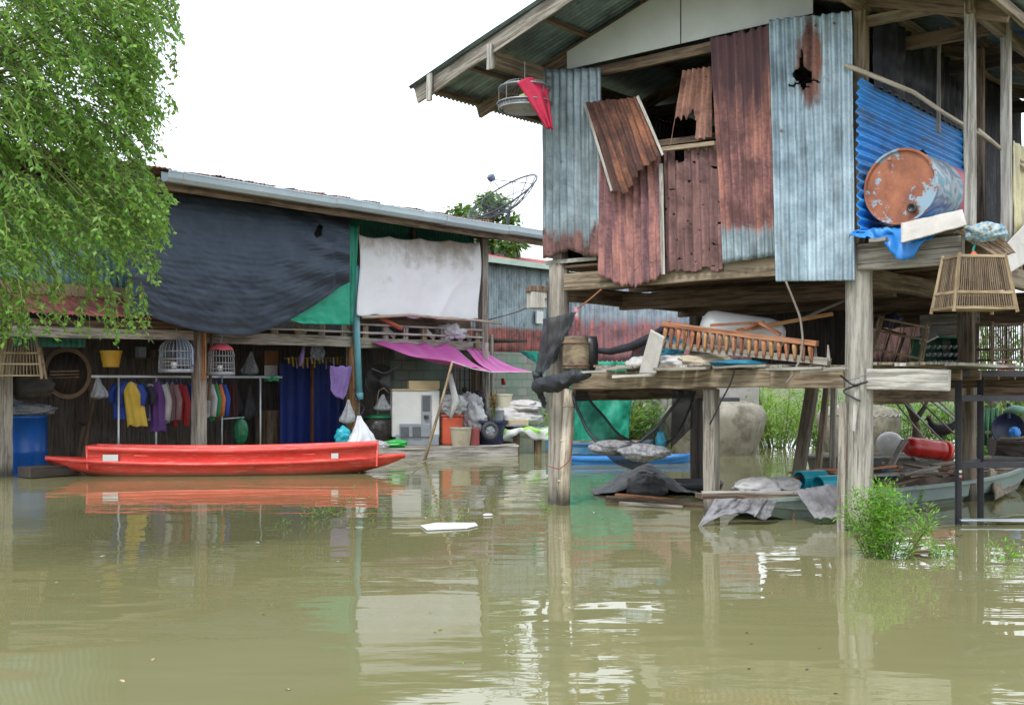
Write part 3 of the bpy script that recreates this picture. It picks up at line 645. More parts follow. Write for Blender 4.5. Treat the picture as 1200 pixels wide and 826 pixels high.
# working deck under the house
m = MB(); m.beam(HB(672,446,-.04), HB(905,443,-.04), .1, .2, jit=.008); o = hp('deck_beam', m, W_TAN)
m = MB(); m.beam(HB(903,443,-.035), HB(990,442,-.035), .1, .21, jit=.007); hp('deck_beam', m, W_TAN)
m = MB(); m.beam(HB(1017,444,-.03), HB(1113,446,-.03), .07, .2, jit=.004); hp('deck_beam', m, W_PALE)
m = MB(); m.beam(H(.2,2.9,1.5), H(4.8,2.9,1.5), .1, .18); hp('deck_beam', m, W_BROWN)
m = MB(); m.beam(H(3.7,.2,1.32), H(3.7,3.6,1.32), .1, .16); hp('deck_beam', m, W_BROWN)
m = MB(); m.beam(H(.15,.2,1.32), H(.15,3.6,1.32), .1, .16); hp('deck_beam', m, W_BROWN)
for b in (.7, 1.3, 1.9, 2.5):
    m = MB(); m.beam(H(0.2, b, 1.55), H(4.6, b, 1.55), .06, .1); hp('deck_joist', m, W_BROWN)
random.seed(21)
a = .38
while a < 4.65:
    w = random.uniform(.09, .2); f = random.uniform(-.32, .02) if a < 3.35 else .06; z = 1.625 + random.uniform(0, .012)
    m = MB(); m.beam(H(a+w/2, f, z+random.uniform(0,.03)), H(a+w/2+random.uniform(-.05,.05), 3.1, z), w*.95, .028, jit=.004); hp('deck_plank', m, random.choice([W_GREY, W_GREY, W_PALE, W_TAN]), .003)
    a += w + random.uniform(.004, .025)
for x0, x1, y, b in ((672,712,436,-.3),(700,742,432,-.28),(720,765,440,-.3),(768,830,432,-.34),(900,965,432,-.34),(838,900,430,-.36),(940,992,434,-.3)):
    m = MB(); m.beam(HB(x0,y+1,b), HB(x1,y-1,b), .1, .03, jit=.006); hp('deck_plank', m, random.choice([W_PALE, W_GREY]), .004)
# dark boarded store behind the deck
for a0, a1, mt in ((1.0, 2.6, W_DARK),):
    m = MB()
    for i in range(12):
        m.beam(H(a0+(a1-a0)*(i+.5)/12, 3.15, 1.65), H(a0+(a1-a0)*(i+.5)/12, 3.15, 2.66), (a1-a0)/12-.008, .03, SX)
    hp('store_wall', m, mt, .002)
m = MB()
for i in range(5): m.beam(H(2.85, 4.4, 1.7+.15*i), H(3.62, 4.42, 1.71+.15*i), .03, .14, jit=.004)
hp('store_wall', m, W_PALE, .003)
m = MB(); m.beam(H(-.1, 4.5, 2.42), H(4.9, 4.5, 2.42), .1, .4); hp('floor_beam', m, W_BROWN)
m = MB(); m.beam(H(0, 2.9, 2.5), H(3.7, 2.9, 2.5), .1, .24); hp('floor_beam', m, W_BROWN)
# ------------------------------------------------------------------ the long building on the left
shop = thing('waterside_house', LO, 'long two storey wooden house, open below, with a grey zinc gutter', 'house')
def sp_(name, m, mat, bevel=.006, **k): return m.build(name, mat, shop, bevel=bevel, **k)
GZ = 4.62
m = MB(); n = 150
m.grid(lambda u, v: L(-5.5+14*u, 1.3-6.5*v, GZ+.1+.75*v+.012*math.sin(2*math.pi*n*u)+.04*nz((u*30, v*3, 1))), n*5, 8, 14, 6.5); sp_('roof', m, T_ROOFL, 0, solid=.005, smooth=True)
random.seed(4)
for i in range(9):
    c = -.6+i*.78+random.uniform(-.2,.2); m = sheet_mb(L(c,1.22,GZ+.13), L(c+.7,1.22,GZ+.14), L(c+.72,-.2,GZ+.3+random.uniform(0,.06)), L(c,-.2,GZ+.32), 9, .012, 4); sp_('roof_patch', m, random.choice([T_ROOFL, T_RUST_C, T_RUST_D]), 0, solid=.004, smooth=True)
for c0, c1, dz, mt in ((-1.46, 1.9, 0, GUTTER), (1.88, 4.75, .012, GUTTER), (4.7, 6.6, 0, GUTTER), (6.58, 9.3, .02, GUTTER)):
    m = MB(); pr = [(-.09,.075),(-.085,-.05),(-.05,-.085),(.06,-.085),(.1,-.03),(.115,.07),(.125,.075),(.125,.06)]
    m.grid(lambda u, v: L(c0+(c1-c0)*u, 1.27+pr[round(v*7)][0], GZ+dz+pr[round(v*7)][1]), 12, 7, c1-c0, .4); sp_('gutter', m, mt, 0, solid=.006)
for c in (-1.2, 1.9, 4.72, 6.59): 
    m = MB(); m.grid(lambda u, v: L(c+.06*u, 1.27+pr[round(v*7)][0]*1.06, GZ+.006+pr[round(v*7)][1]*1.08), 1, 7); sp_('gutter_joint', m, STEEL, 0, solid=.008)
m = MB(); m.beam(L(-1.5,1.12,GZ-.11), L(9.2,1.12,GZ-.11), .04, .16); sp_('fascia', m, W_BROWN)
for c in [(-1.2+.9*i) for i in range(11)]:
    m = MB(); m.beam(L(c,1.1,GZ-.06), L(c,-5,GZ+.65), .05, .1); sp_('rafter', m, W_BROWN)
# posts and level beams
m = MB(); m.beam(L(.02,0,-.5), L(.02,0,2.32), .19, .19, SX, jit=.006); o = sp_('post', m, W_POST, .012)
m = MB(); m.beam(L(.02,.11,1.5), L(.02,.11,2.3), .17, .02, SX); sp_('post_board', m, W_ORANGE)
m = MB(); m.beam(L(.14,.1,1.15), L(.2,.13,2.36), .06, .03, SX); sp_('post_board', m, W_BROWN)
m = MB(); m.beam(L(3.55,-.05,-.5), L(3.55,-.05,4.5), .2, .2, SX); sp_('post', m, W_TAN, .01)
m = MB(); m.beam(L(3.42,.07,.6), L(3.42,.07,2.2), .12, .03, SX); sp_('post_board', m, W_ORANGE)
m = MB(); m.beam(L(7.3,-.0,-.5), L(7.3,0,4.6), .2, .2, SX); sp_('post', m, W_GREY, .01)
m = MB(); m.beam(L(7.55,.1,.0), L(7.5,.1,2.5), .07, .07, SX); sp_('post', m, W_PALE, .01)
pl = P(2, 500, 17.25); m = MB(); m.beam(V((pl.x,pl.y,-.5)), V((pl.x,pl.y,2.4)), .24, .24, SX); sp_('post', m, W_POST, .012)
for c0, c1, mt, e in ((.1, 3.5, W_GREY, .06), (3.6, 7.3, W_GREY, .05)):
    m = MB(); m.beam(L(c0,e,2.22), L(c1,e,2.24), .06, .2); sp_('beam', m, mt)
b0, b1 = LE(12,388,.3), LE(226,393,.2); m = MB(); m.beam(b0, b1, .06, .16); sp_('beam', m, W_GREY)
b0, b1 = LE(12,377,.25), LE(226,382,.15); m = MB(); m.beam(b0, b1, .05, .12); sp_('beam', m, W_BROWN)
for z in (2.42, 2.58):                                  # open ladder of slats under the tarps
    m = MB(); m.beam(L(.3,.07,z), L(7.4,.07,z+.01), .05, .04); sp_('slat_rail', m, W_PALE)
for i in range(13):
    c = .5+i*.55; m = MB(); m.beam(L(c,.02,2.32), L(c,.02,2.57), .06, .14, SX); sp_('slat_block', m, W_GREY if i % 3 else W_TAN)
for i in range(6):
    c = .9+i*1.15; m = MB(); m.beam(L(c,.0,2.54), L(c+.3,-.02,2.36), .03, .1, SX); sp_('slat_brace', m, W_PALE)
# upper floor, inner walls
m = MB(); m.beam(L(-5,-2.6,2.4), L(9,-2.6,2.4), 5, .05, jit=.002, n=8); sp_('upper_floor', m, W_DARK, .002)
m = MB()
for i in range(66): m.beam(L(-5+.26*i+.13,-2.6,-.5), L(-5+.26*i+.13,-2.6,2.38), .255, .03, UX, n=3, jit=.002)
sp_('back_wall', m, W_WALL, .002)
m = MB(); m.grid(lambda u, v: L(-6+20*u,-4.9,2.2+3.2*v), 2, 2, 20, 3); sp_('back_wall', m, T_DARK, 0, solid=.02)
m = sheet_mb(L(3.6,-.25,4.75), L(7.3,-.25,4.75), L(7.3,-.25,3.9), L(3.6,-.25,3.9), 40, .01); sp_('upper_wall', m, basic('deep_green_panel', (.01,.2,.13), (.008,.14,.1), 2, .5), 0, solid=.003, smooth=True)
m = MB(); m.beam(L(5.35,-.2,3.9), L(5.35,-.2,4.7), .06, .06, SX); sp_('wall_stud', m, W_BROWN)
m = MB(); m.beam(L(3.6,-.35,2.75), L(7.3,-.35,2.75), .03, .3); sp_('upper_wall', m, W_BROWN)
m = sheet_mb(L(-6.5,-.9,4.7), L(-.5,-.9,4.7), L(-.5,-.9,3.05), L(-6.5,-.9,3.05), 50, .01, 10); sp_('upper_wall', m, T_TURQ, 0, solid=.003, smooth=True)
m = MB(); m.beam(L(-6.5,-.86,2.93), L(-.5,-.86,2.93), .03, .26); sp_('wall_board', m, basic('salmon_board', (.5,.32,.24), (.42,.25,.19), 2, .7))
m = MB(); m.beam(L(-.45,-.86,2.4), L(-.45,-.86,4.7), .12, .12, SX); sp_('post', m, W_BROWN)
# lean-to roof over the left bay
e0, e1 = LE(-60,362,.5), LE(243,376,.5); n = 62
up_ = UX*-1.3 + Z*.38
m = MB(); m.grid(lambda u, v: e0.lerp(e1, u) + up_*v + Z*(.012*math.sin(2*math.pi*n*u)+.02*nz((u*20,v*2,3))), n*6, 6, (e1-e0).length, 1.4); sp_('lean_to_roof', m, T_PINK, 0, solid=.004, smooth=True)
m = sheet_mb(LE(15,384,-.2), LE(100,392,-.2), LE(100,407,-.2), LE(15,406,-.2), 12, .01, 4); sp_('inner_panel', m, basic('dark_green_panel', (.01,.13,.09), (.008,.09,.06), 2, .5), 0, solid=.003)
# drainpipe, block wall
m = MB(); m.tube([LE(417,312,.18), LE(418,390,.18), LE(421,462,.18)], .065, 12)
m.tube([LE(421,460,.18), LE(421,468,.18)], .078, 12); sp_('drainpipe', m, CYAN_PL, 0, smooth=True)
m = MB(); m.tube([LE(402,356,.0), LE(420,357,.2)], .05, 10); sp_('drainpipe', m, CYAN_PL, 0, smooth=True)
m = MB(); m.grid(lambda u, v: L(4.9+2.6*u, -.35, -.4+2.7*v), 1, 1, 2.6, 2.7); sp_('block_wall', m, BLOCKS, 0, solid=.12)
m = MB(); m.beam(L(4.3,-2.4,2.36), L(4.3,-.05,2.36), .08, .1); sp_('beam', m, W_DARK)
# blue two-leaf door
dr = [LE(328,424,-1.3), LE(364,424,-1.3), LE(367,424,-1.3), LE(402,424,-1.3)]
for k in (0, 2):
    c0, c1 = dr[k], dr[k+1]; m = MB()
    m.grid(lambda u, v: V((c0.lerp(c1,u).x, c0.lerp(c1,u).y, 1.82-1.9*v)) + UX*.012*math.sin(u*19), 20, 4, 1, 2); sp_('door', m, BLUE_DR, 0, solid=.03)
m = MB(); q = LE(365.5,430,-1.24); m.beam(V((q.x,q.y,-.1)), V((q.x,q.y,1.85)), .07, .05, SX); sp_('door_post', m, basic('brown_pole', (.2,.08,.04),(.13,.05,.03),4,.7))

# ------------------------------------------------------------------ far sheds, walls, fence
shed = thing('far_shed', P(600, 470, 29), 'grey blue corrugated shed with a faded red roof behind the long house', 'shed')
y0 = 29
def SP(px, py, k=0): return _pl(px, py, V((-.9, 28, 0)), UX, k)
a0, a1 = SP(556, 304), SP(700, 340)
top0 = SP(556,305).z; top1 = SP(700,343).z
A0, A1 = SP(540,400), SP(720,400)
m = sheet_mb(V((A0.x,A0.y,4.6)), V((A1.x,A1.y,4.6)), V((A1.x,A1.y,2.2)), V((A0.x,A0.y,2.2)), int((A1-A0).length/.1), .012, 12); m.build('wall', T_FAR, shed, solid=.004, smooth=True)
m = MB(); n = int((A1-A0).length/.1)
m.grid(lambda u, v: V((A0.x,A0.y,4.55)).lerp(V((A1.x,A1.y,4.55)), u) + UX*(.5-3.2*v) + Z*(.65*v+.012*math.sin(2*math.pi*n*u)), n*5, 4, n*.1, 3.4); m.build('roof', T_PINK, shed, solid=.004, smooth=True)
m = MB(); m.beam(V((A0.x,A0.y,4.5))+UX*.48, V((A1.x,A1.y,4.5))+UX*.48, .05, .14); m.build('fascia', basic('pale_green_fascia', (.42,.52,.45),(.35,.44,.38),3,.6), shed)
m = MB(); m.grid(lambda u, v: V((A0.x,A0.y,-.4)).lerp(V((A1.x,A1.y,-.4)), u) + Z*2.62*v, 1, 1, (A1-A0).length, 2.6); m.build('block_wall', BLOCKS, shed, solid=.14)
m = MB(); q = SP(632,372,.1); m.box(q, (.3,.06,.34), Matrix.Rotation(LROT,4,'Z')); m.build('shutter', WHITE_PL, shed, bevel=.01)
fence = thing('sheet_metal_fence', P(740, 480, 25.5), 'red and blue corrugated fence seen under the stilt house', 'fence')
f0, f1 = P(640,328,25.5), P(890,333,24.2)
m = sheet_mb(f0, f1, V((f1.x,f1.y,1.9)), V((f0.x,f0.y,1.9)), 44, .014, 10); m.build('fence_sheet', T_FAR2, fence, solid=.004, smooth=True)
m = MB(); m.grid(lambda u, v: V((f0.x,f0.y+.05,-.3)).lerp(V((f1.x,f1.y+.05,-.3)),u)+Z*2.24*v, 2, 2, (f1-f0).length, 2.2); m.build('fence_base', CEM, fence, solid=.1)
g0, g1 = P(985,384,20.5), P(1012,384,20.3)
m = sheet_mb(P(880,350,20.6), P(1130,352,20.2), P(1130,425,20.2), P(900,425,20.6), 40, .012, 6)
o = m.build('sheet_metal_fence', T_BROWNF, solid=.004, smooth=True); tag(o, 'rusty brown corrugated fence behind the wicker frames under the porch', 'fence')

# ------------------------------------------------------------------ satellite dish on the roof
DC = P(593, 238, 25.2); dn = V((-.5, -.36, .8)).normalized()
dish = thing('satellite_dish', DC - Z*.75, 'large black mesh satellite dish standing on the roof', 'satellite dish')
dx = dn.cross(V((0,1,0))).normalized(); dy = dn.cross(dx); RD = .9
def dp(r, t): return DC + dx*r*math.cos(t) + dy*r*math.sin(t) + dn*(.33*(r/RD)**2 - .16)
m = MB(); m.tube([dp(RD, 2*math.pi*i/48) for i in range(49)], .02, 6, cap=False)
for r in (.3, .58): m.tube([dp(r, 2*math.pi*i/36) for i in range(37)], .008, 5, cap=False)
for k in range(12): m.tube([dp(RD*i/6, 2*math.pi*k/12) for i in range(7)], .011, 5)
m.build('dish_frame', DKWIRE, dish)
m = MB(); m.grid(lambda u, v: dp(RD*(.02+.98*v), 2*math.pi*u), 48, 8); m.build('dish_mesh', netmat('dish_wire_mesh', (.1,.11,.13), (.07,.08,.1), .12), dish)
fo = DC + dn*.62; m = MB(); m.lathe([(0,0),(.07,.0),(.09,.05),(.09,.12),(.04,.15)], fo - dn*.02, dn.to_track_quat('Z','Y').to_matrix()); m.build('receiver', basic('blue_grey_receiver',(.12,.16,.25),(.09,.12,.2),4,.5), dish)
m = MB()
for k in range(3): m.tube([dp(RD*.98, 2*math.pi*k/3+.4), fo], .01, 5)
m.build('receiver_stay', DKWIRE, dish)
m = MB(); m.tube([DC - dn*.16, DC - Z*.25 - dn*.1, DC - Z*.75], .035, 8); m.build('mast', DKWIRE, dish)
# ------------------------------------------------------------------ boats
def loft(m, stations, mi=0):
    """stations: list of rings (same count) -> skin"""
    k = len(stations[0]); vs_ = [p for s in stations for p in s]; fs, us = [], []
    for i in range(len(stations)-1):
        for j in range(k-1):
            fs.append((i*k+j, (i+1)*k+j, (i+1)*k+j+1, i*k+j+1)); us.append([(j*.15, i*.3),(j*.15,(i+1)*.3),((j+1)*.15,(i+1)*.3),((j+1)*.15,i*.3)])
    return m.add(vs_, fs, us, mi)
def frame_at(o, rz): 
    m = Matrix.Translation(o) @ Matrix.Rotation(rz, 4, 'Z'); return lambda x, y, z: (m @ V((x, y, z)))
# red plastic boat
p0, p1 = P(53, 537, 17.3), P(475, 533, 18.0); ctr = (p0+p1)/2; ctr.z = 0; LB = (V((p1.x-p0.x, p1.y-p0.y, 0))).length; rzb = math.atan2(p1.y-p0.y, p1.x-p0.x)
rb = thing('red_boat', ctr, 'long bright red plastic boat floating in front of the blue door', 'boat'); T = frame_at(ctr, rzb); hl = LB/2
def fl(t): return .46*max(0, 1-abs(t)**2.6)**.8 + .05*(1-abs(t))             # flange half width
def rz0(t): return .20 + .085*t*t
m = MB(); st = []
for i in range(41):
    t = -1+2*i/40; w = fl(t); k = max(0, 1-(abs(t)/.86)**4); zb = -.09 + (rz0(t)-.02)*(abs(t)**3.2)*1.25; zb = min(zb, rz0(t)-.03); x = t*hl
    ring = []
    for s in (-1, 1):
        r = [T(x, 0, zb), T(x, s*w*.62*max(k,.25), zb), T(x, s*w*.86, zb+(rz0(t)-zb)*.6), T(x, s*w*.9, rz0(t)-.035), T(x, s*w, rz0(t)-.03), T(x, s*(w+.012), rz0(t)), T(x, s*w*.98, rz0(t)+.022), T(x, s*w*.86, rz0(t)+.026), T(x, 0, rz0(t)+.03)]
        ring += r if s == 1 else r[::-1]
    st.append(ring)
loft(m, st); m.build('hull', RED_HULL, rb, smooth=True)
m = MB(); st = []; cx0, cx1 = -.745, .83
for i in range(33):
    u = i/32; t = cx0 + (cx1-cx0)*u; e = abs(u*2-1); w = (fl(t*.86)*.93+.01)*(1-.1*e**6); x = t*hl; zt = .435 + .045*e**2 + (.02 if u > .5 else .0)*e; ring = []
    for s in (-1, 1):
        r = [T(x, s*w*.86, .16), T(x, s*w*.88, rz0(t)+.03), T(x, s*w*.9, zt-.075), T(x, s*w*.98, zt-.07), T(x, s*w*1.0, zt-.035), T(x, s*w*.97, zt), T(x, s*w*.9, zt+.004), T(x, s*w*.86, zt-.02), T(x, s*w*.8, .12), T(x, 0, .1)]
        ring += r if s == 1 else r[::-1]
    st.append(ring)
loft(m, st)
for t_, s_ in ((cx0, 1), (cx1, -1)):
    ring = st[0 if s_ == 1 else 32]
    z1 = ring[4].z; w = (ring[2]-ring[17]).length/2; x = t_*hl
    m.add([T(x,-w,.12), T(x,w,.12), T(x,w*1.02,z1), T(x,-w*1.02,z1), T(x-.03*s_,-w,.12), T(x-.03*s_,w,.12), T(x-.045*s_,w*1.02,z1), T(x-.045*s_,-w*1.02,z1)], [(0,1,2,3),(4,7,6,5),(3,2,6,7),(0,3,7,4),(1,5,6,2)])
m.build('coaming', RED_HULL, rb, smooth=True)
for t in (-.45, .0, .45):
    m = MB(); m.box(T(t*hl, 0, .33), (.24, fl(t*.86)*1.72, .03), Matrix.Rotation(rzb,4,'Z')); m.build('seat', RED_PL, rb, bevel=.01)
for t, w in ((-.62, .24), (.6, .11)):
    m = MB(); yw = -(fl(t*.86)*.93+.01)*.91-.009; m.box(T(t*hl, yw, .3), (w, .008, .1 if w > .2 else .085), Matrix.Rotation(rzb + (.16 if t < 0 else -.1)*-1,4,'Z')); m.build('sticker', WHITE_PL, rb)
# small boats with pointed bows
def skiff(name, label, o, rz, ln, bw, h, mat, matin, cat='boat', group=None, blunt=.0, sheer=.12, seats=True, fore=1.):
    root = thing(name, o, label, cat, group); T = frame_at(V(o), rz); m = MB(); mi_ = MB(); st = []; sti = []
    n = 30; hl = ln/2
    for i in range(n+1):
        t = -1+2*i/n; w = bw/2*(max(0, 1-abs(t)**2.8)**.7*(1-blunt)+blunt*(1-.25*t*t)) + .03; zg = h + sheer*t*t*abs(t)*(fore if t < 0 else 1); zb = -.12 + (zg+.02)*max(0, (abs(t)-.55)/.45)**2*.8
        x = t*hl; ring = []; ri = []
        for s in (-1, 1):
            r = [T(x,0,zb), T(x,s*w*.7,zb+.01), T(x,s*w*.86,zb+(zg-zb)*.42), T(x,s*w*.93,zb+(zg-zb)*.5), T(x,s*w*.97,zg-.04), T(x,s*(w+.02),zg-.035), T(x,s*(w+.02),zg), T(x,s*(w-.03),zg+.004)]
            ring += r if s == 1 else r[::-1]
            q = [T(x,0,min(zb+.1,zg-.02)), T(x,s*w*.66,min(zb+.1,zg-.02)), T(x,s*(w-.035),zg-.01), T(x,s*(w-.028),zg+.003)]; ri += q if s == 1 else q[::-1]
        st.append(ring); sti.append(ri)
    loft(m, st); loft(mi_, sti)
    for stx, mm in ((st[0], m), (st[-1], m)): mm.add(stx, [tuple(range(len(stx)))])
    m.build('hull', mat, root, smooth=False); mi_.build('lining', matin, root)
    if seats:
        for t in (-.5, 0., .5):
            w = bw/2*(max(0, 1-abs(t)**2.8)**.7); q = MB(); q.box(T(t*hl, 0, h-.04), (.2, w*1.9, .03), Matrix.Rotation(rz,4,'Z')); q.build('seat', matin, root, bevel=.005)
    return root, T, hl
# two blue boats behind the green net
b0, b1 = wl(660, 548), wl(804, 547)
def boat_between(p0, p1): p0 = V(p0); p1 = V(p1); c = (p0+p1)/2; c.z = 0; return c, math.atan2(p1.y-p0.y, p1.x-p0.x), V((p1.x-p0.x, p1.y-p0.y, 0)).length
c_, r_, l_ = boat_between(P(645,540,19.8), P(809,540,20.2)); skiff('blue_boat', 'bright blue narrow boat afloat under the hammock, its tip near the dark post', c_, r_, l_, .7, .11, BOATBLUE, BOATBLUE, sheer=.05)
c_, r_, l_ = boat_between(P(640,530,21.4), P(765,530,21.6)); skiff('blue_boat', 'duller blue boat half hidden behind the bright blue boat', c_, r_, l_, .8, .3, basic('dull_blue_paint', (.06,.2,.36), (.04,.15,.28), 3, .5, dirt=(.25,.3,.32)), HULLIN, sheer=.04)
# grey boat full of scrap
c_, r_, l_ = boat_between((2.45, 11.95, 0), (7.0, 15.6, 0))
gb, GT, GHL = skiff('grey_boat', 'large grey green boat loaded with boards and rags under the stilt house', c_, r_, l_, 1.3, .26, BOATGREY, HULLIN, blunt=.55, sheer=.16, seats=False, fore=-.1)
m = MB()
random.seed(5)
for i in range(40):
    t = random.uniform(-.45, .85); y = random.uniform(-.4, .4); L_ = random.uniform(.5, 1.3); a = random.uniform(-.35, .35) + (1.45 if i % 4 == 0 else 0); z = .25 + .0045*i + random.uniform(0, .03)
    p = V((t*GHL, y, z)); d = V((math.cos(a), math.sin(a)*.8, random.uniform(-.05, .07)))*(L_ if i % 4 else .45); q = MB()
    q.beam(GT(*(p-d/2)), GT(*(p+d/2)), random.uniform(.06, .14), .025, jit=.004)
    o = q.build('loose_plank', random.choice([W_BROWN, W_RED, W_GREY, W_TAN, W_PALE]), bevel=.003)
    tag(o, 'weathered loose plank among the boards heaped in the grey boat', 'plank', 'planks in the grey boat')
p0, p1 = P(819,581,11.72), P(936,581,12.0); m = MB(); m.beam(p0, p1, .2, .045, jit=.006); tag(m.build('end_plank', W_BROWN, bevel=.004), 'dark worn plank lying across the near end of the grey boat', 'plank')
m = MB(); m.beam(p0+Z*.04+V((.02,-.06,0)), p1+Z*.045+V((.02,-.06,0)), .05, .03); tag(m.build('end_plank', W_PALE, bevel=.004), 'pale batten lying on the dark plank across the boat end', 'plank')
def cloth(name, corners, mat, label, cat, sag=.0, wr=.03, nu=28, nv=22, solid=.006, hem=None, seed=0, keep=None, parent=None, fr=3.):
    """hanging or lying sheet between four corners TL TR BR BL with folds"""
    TL, TR, BR, BL = map(V, corners); nrm = (TR-TL).cross(BL-TL).normalized(); m = MB()
    def fn(u, v):
        p = TL.lerp(TR, u).lerp(BL.lerp(BR, u), v)
        if hem: p = p + (BL.lerp(BR,u)-TL.lerp(TR,u))*hem(u)*v
        k = nz((u*fr*1.7+seed, v*fr*.6, seed)) + .5*nz((u*fr*4+seed, v*fr*1.6, seed+4)) + .3*nz((u*fr*9, v*fr*7+seed, seed+9))
        return p + nrm*wr*k - Z*sag*4*u*(1-u)*math.sin(math.pi*min(1, v*1.0+.0) if v < .5 else math.pi*.5)
    m.grid(fn, nu, nv, (TR-TL).length, (BL-TL).length, keep); o = m.build(name, mat, parent, solid=solid, smooth=True)
    if parent is None: tag(o, label, cat)
    return o
cloth('ragged_cloth', [P(838,584,11.5), P(900,584,11.6), P(884,606,11.4), P(812,626,11.35)], CLOTH_GY, 'ragged grey cloth hanging off the near end of the grey boat into the water', 'cloth', wr=.05, hem=lambda u: -.45*math.sin(math.pi*u)**.6 + .1*nz((u*7,1,1)), seed=3)
cloth('ragged_cloth', [P(878,586,11.55), P(910,586,11.65), P(904,604,11.5), P(886,606,11.5)], CLOTH_GY, 'small grey cloth tip hanging beside the rusty chain', 'cloth', wr=.03, hem=lambda u: .25*(1-abs(2*u-1.1)), seed=8, nu=14, nv=12)
cloth('ragged_cloth', [P(932,574,11.75), P(984,566,11.7), P(1000,604,11.45), P(955,608,11.45)], CLOTH_GY, 'wide grey cloth draped over the boat side next to the concrete post', 'cloth', wr=.05, hem=lambda u: .12*nz((u*6,3,1)), seed=12)
def bag(name, c, rad, mat, label, cat='bag', seed=1, rz=0, amp=.22, flat=None, group=None, parent=None):
    m = MB(); m.blob(c, rad, amp, 2.2, seed, 44, 28, rz, flat); o = m.build(name, mat, parent, smooth=True)
    if parent is None: tag(o, label, cat, group)
    return o
bag('white_sack', P(888,571,12.35), (.3,.2,.11), SACK_W, 'white sack lying on the near end of the grey boat', 'sack', 2, .4)
bag('white_sack', P(918,569,12.5), (.2,.2,.1), SACK_W, 'crumpled off white sack with dirty folds beside the blue pipes', 'sack', 5, .4)
for k, (x, y, Y, r, lab) in enumerate(((936,564,12.8,.125,'blue pipe end with a dark mouth, upper of two on the boat'), (958,569,12.6,.115,'short blue pipe lower of two on the boat, nearest the post'))):
    c0 = P(x,y,Y); d = V((.82,.42,0)).normalized(); m = MB(); ax = d.to_track_quat('Z','Y').to_matrix()
    m.lathe([(r*.86,.0),(r*.86,.36),(r,.36),(r,0),(r*.86,0)], c0, ax, 22, caps=False); m.lathe([(0,.2),(r*.86,.2)], c0, ax, 22)
    tag(m.build('blue_pipe', TEAL_PL, smooth=False, bevel=0), lab, 'pipe')
m = MB(); q = P(924,577,11.9)
for i in range(15):
    c = q - Z*(.028*i+.02); ax = V((1,0,0)) if i % 2 else V((0,1,0)); m.tube([c + ax*.013*math.cos(2*math.pi*k/8) + Z*.021*math.sin(2*math.pi*k/8) for k in range(9)], .005, 5, cap=False)
m2 = P(930,577,11.88); dl = m2-q
for i in range(len(m.v)): m.v[i] = m.v[i] + dl
tag(m.build('rusty_chain', basic('rusty_chain_metal', (.22,.13,.08), (.13,.08,.05), 9, .8)), 'rusty chain hanging from the grey boat into the water', 'chain')
# red canister, basin, junk in the boat
c0 = P(1064,523,15.0); d = V((.93,.3,-.12)).normalized(); ax = d.to_track_quat('Z','Y').to_matrix()
rc = thing('red_canister', c0 - Z*.15, 'red plastic drum lying on its side on the scrap in the boat', 'drum')
m = MB(); m.lathe([(0,-.02),(0.101,-.02),(0.130,.03),(0.134,.1),(0.128,.12),(0.134,.14),(0.134,.42),(0.126,.45),(0.134,.48),(0.130,.56),(0.101,.6),(0,.6)], c0, ax, 26); m.build('body', RED_D, rc, smooth=True)
m = MB(); m.lathe([(0.134,.6),(0.139,.605),(0.139,.64),(0.126,.66),(0,.65)], c0, ax, 26); m.build('lid', RED_PL, rc, smooth=True)
c0 = P(1043,517,15.7); m = MB(); ax = V((-.25,-.8,.45)).to_track_quat('Z','Y').to_matrix(); m.lathe([(.18,0),(.183,.02),(.13,.1),(.07,.12),(0,.12)], c0 - ax @ V((0,0,.1)), ax, 28); tag(m.build('white_basin', WHITE_PL, smooth=True, solid=.01), 'off white round basin tipped against the cement jar', 'basin')
m = MB(); m.beam(P(1044,545,14.2), P(1060,516,14.6), .08, .03); tag(m.build('leaning_board', W_GREY, bevel=.004), 'grey board leaning on the red canister', 'board')
bag('clear_plastic_bag', P(1085,532,15.2), (.2,.14,.1), CLEAR, 'crumpled pale plastic bag beside the red canister', 'bag', 3)
bag('blue_rag', P(1040,556,13.6), (.12,.1,.05), TARP_TE, 'small teal rag between the boards of the grey boat', 'rag', 4)
m = MB(); m.box(P(1026,556,13.7), (.14,.1,.42)); tag(m.build('black_box', BLACK_PL, bevel=.015), 'narrow black box standing beside the concrete post', 'box')
# rods leaning over the boat
rods = [((1050,462,14.6),(1110,522,15.4)),((1066,458,14.5),(1122,512,15.2)),((1075,458,14.4),(1150,515,14.9)),((1048,470,14.8),(1095,528,15.5)),((1086,458,14.3),(1140,505,15.0))]
for i, (a_, b_) in enumerate(rods):
    m = MB(); m.tube([P(*a_), P(*b_)], .012, 6); tag(m.build('thin_rod', WIRE if i % 2 == 0 else W_GREY, smooth=True), 'thin slanting rod leaning from the deck towards the scrap boat', 'rod', 'rods leaning over the boat')
m = MB(); m.tube([P(1072,540,15.6), P(1074,500,15.6), P(1068,482,15.7), P(1060,470,15.7)], [.06,.055,.045,.03], 8); m.tube([P(1073,492,15.6), P(1083,478,15.6), P(1086,470,15.6)], [.045,.035,.025], 7)
tag(m.build('forked_branch', BARK, smooth=True), 'forked dead branch standing behind the red canister', 'branch')
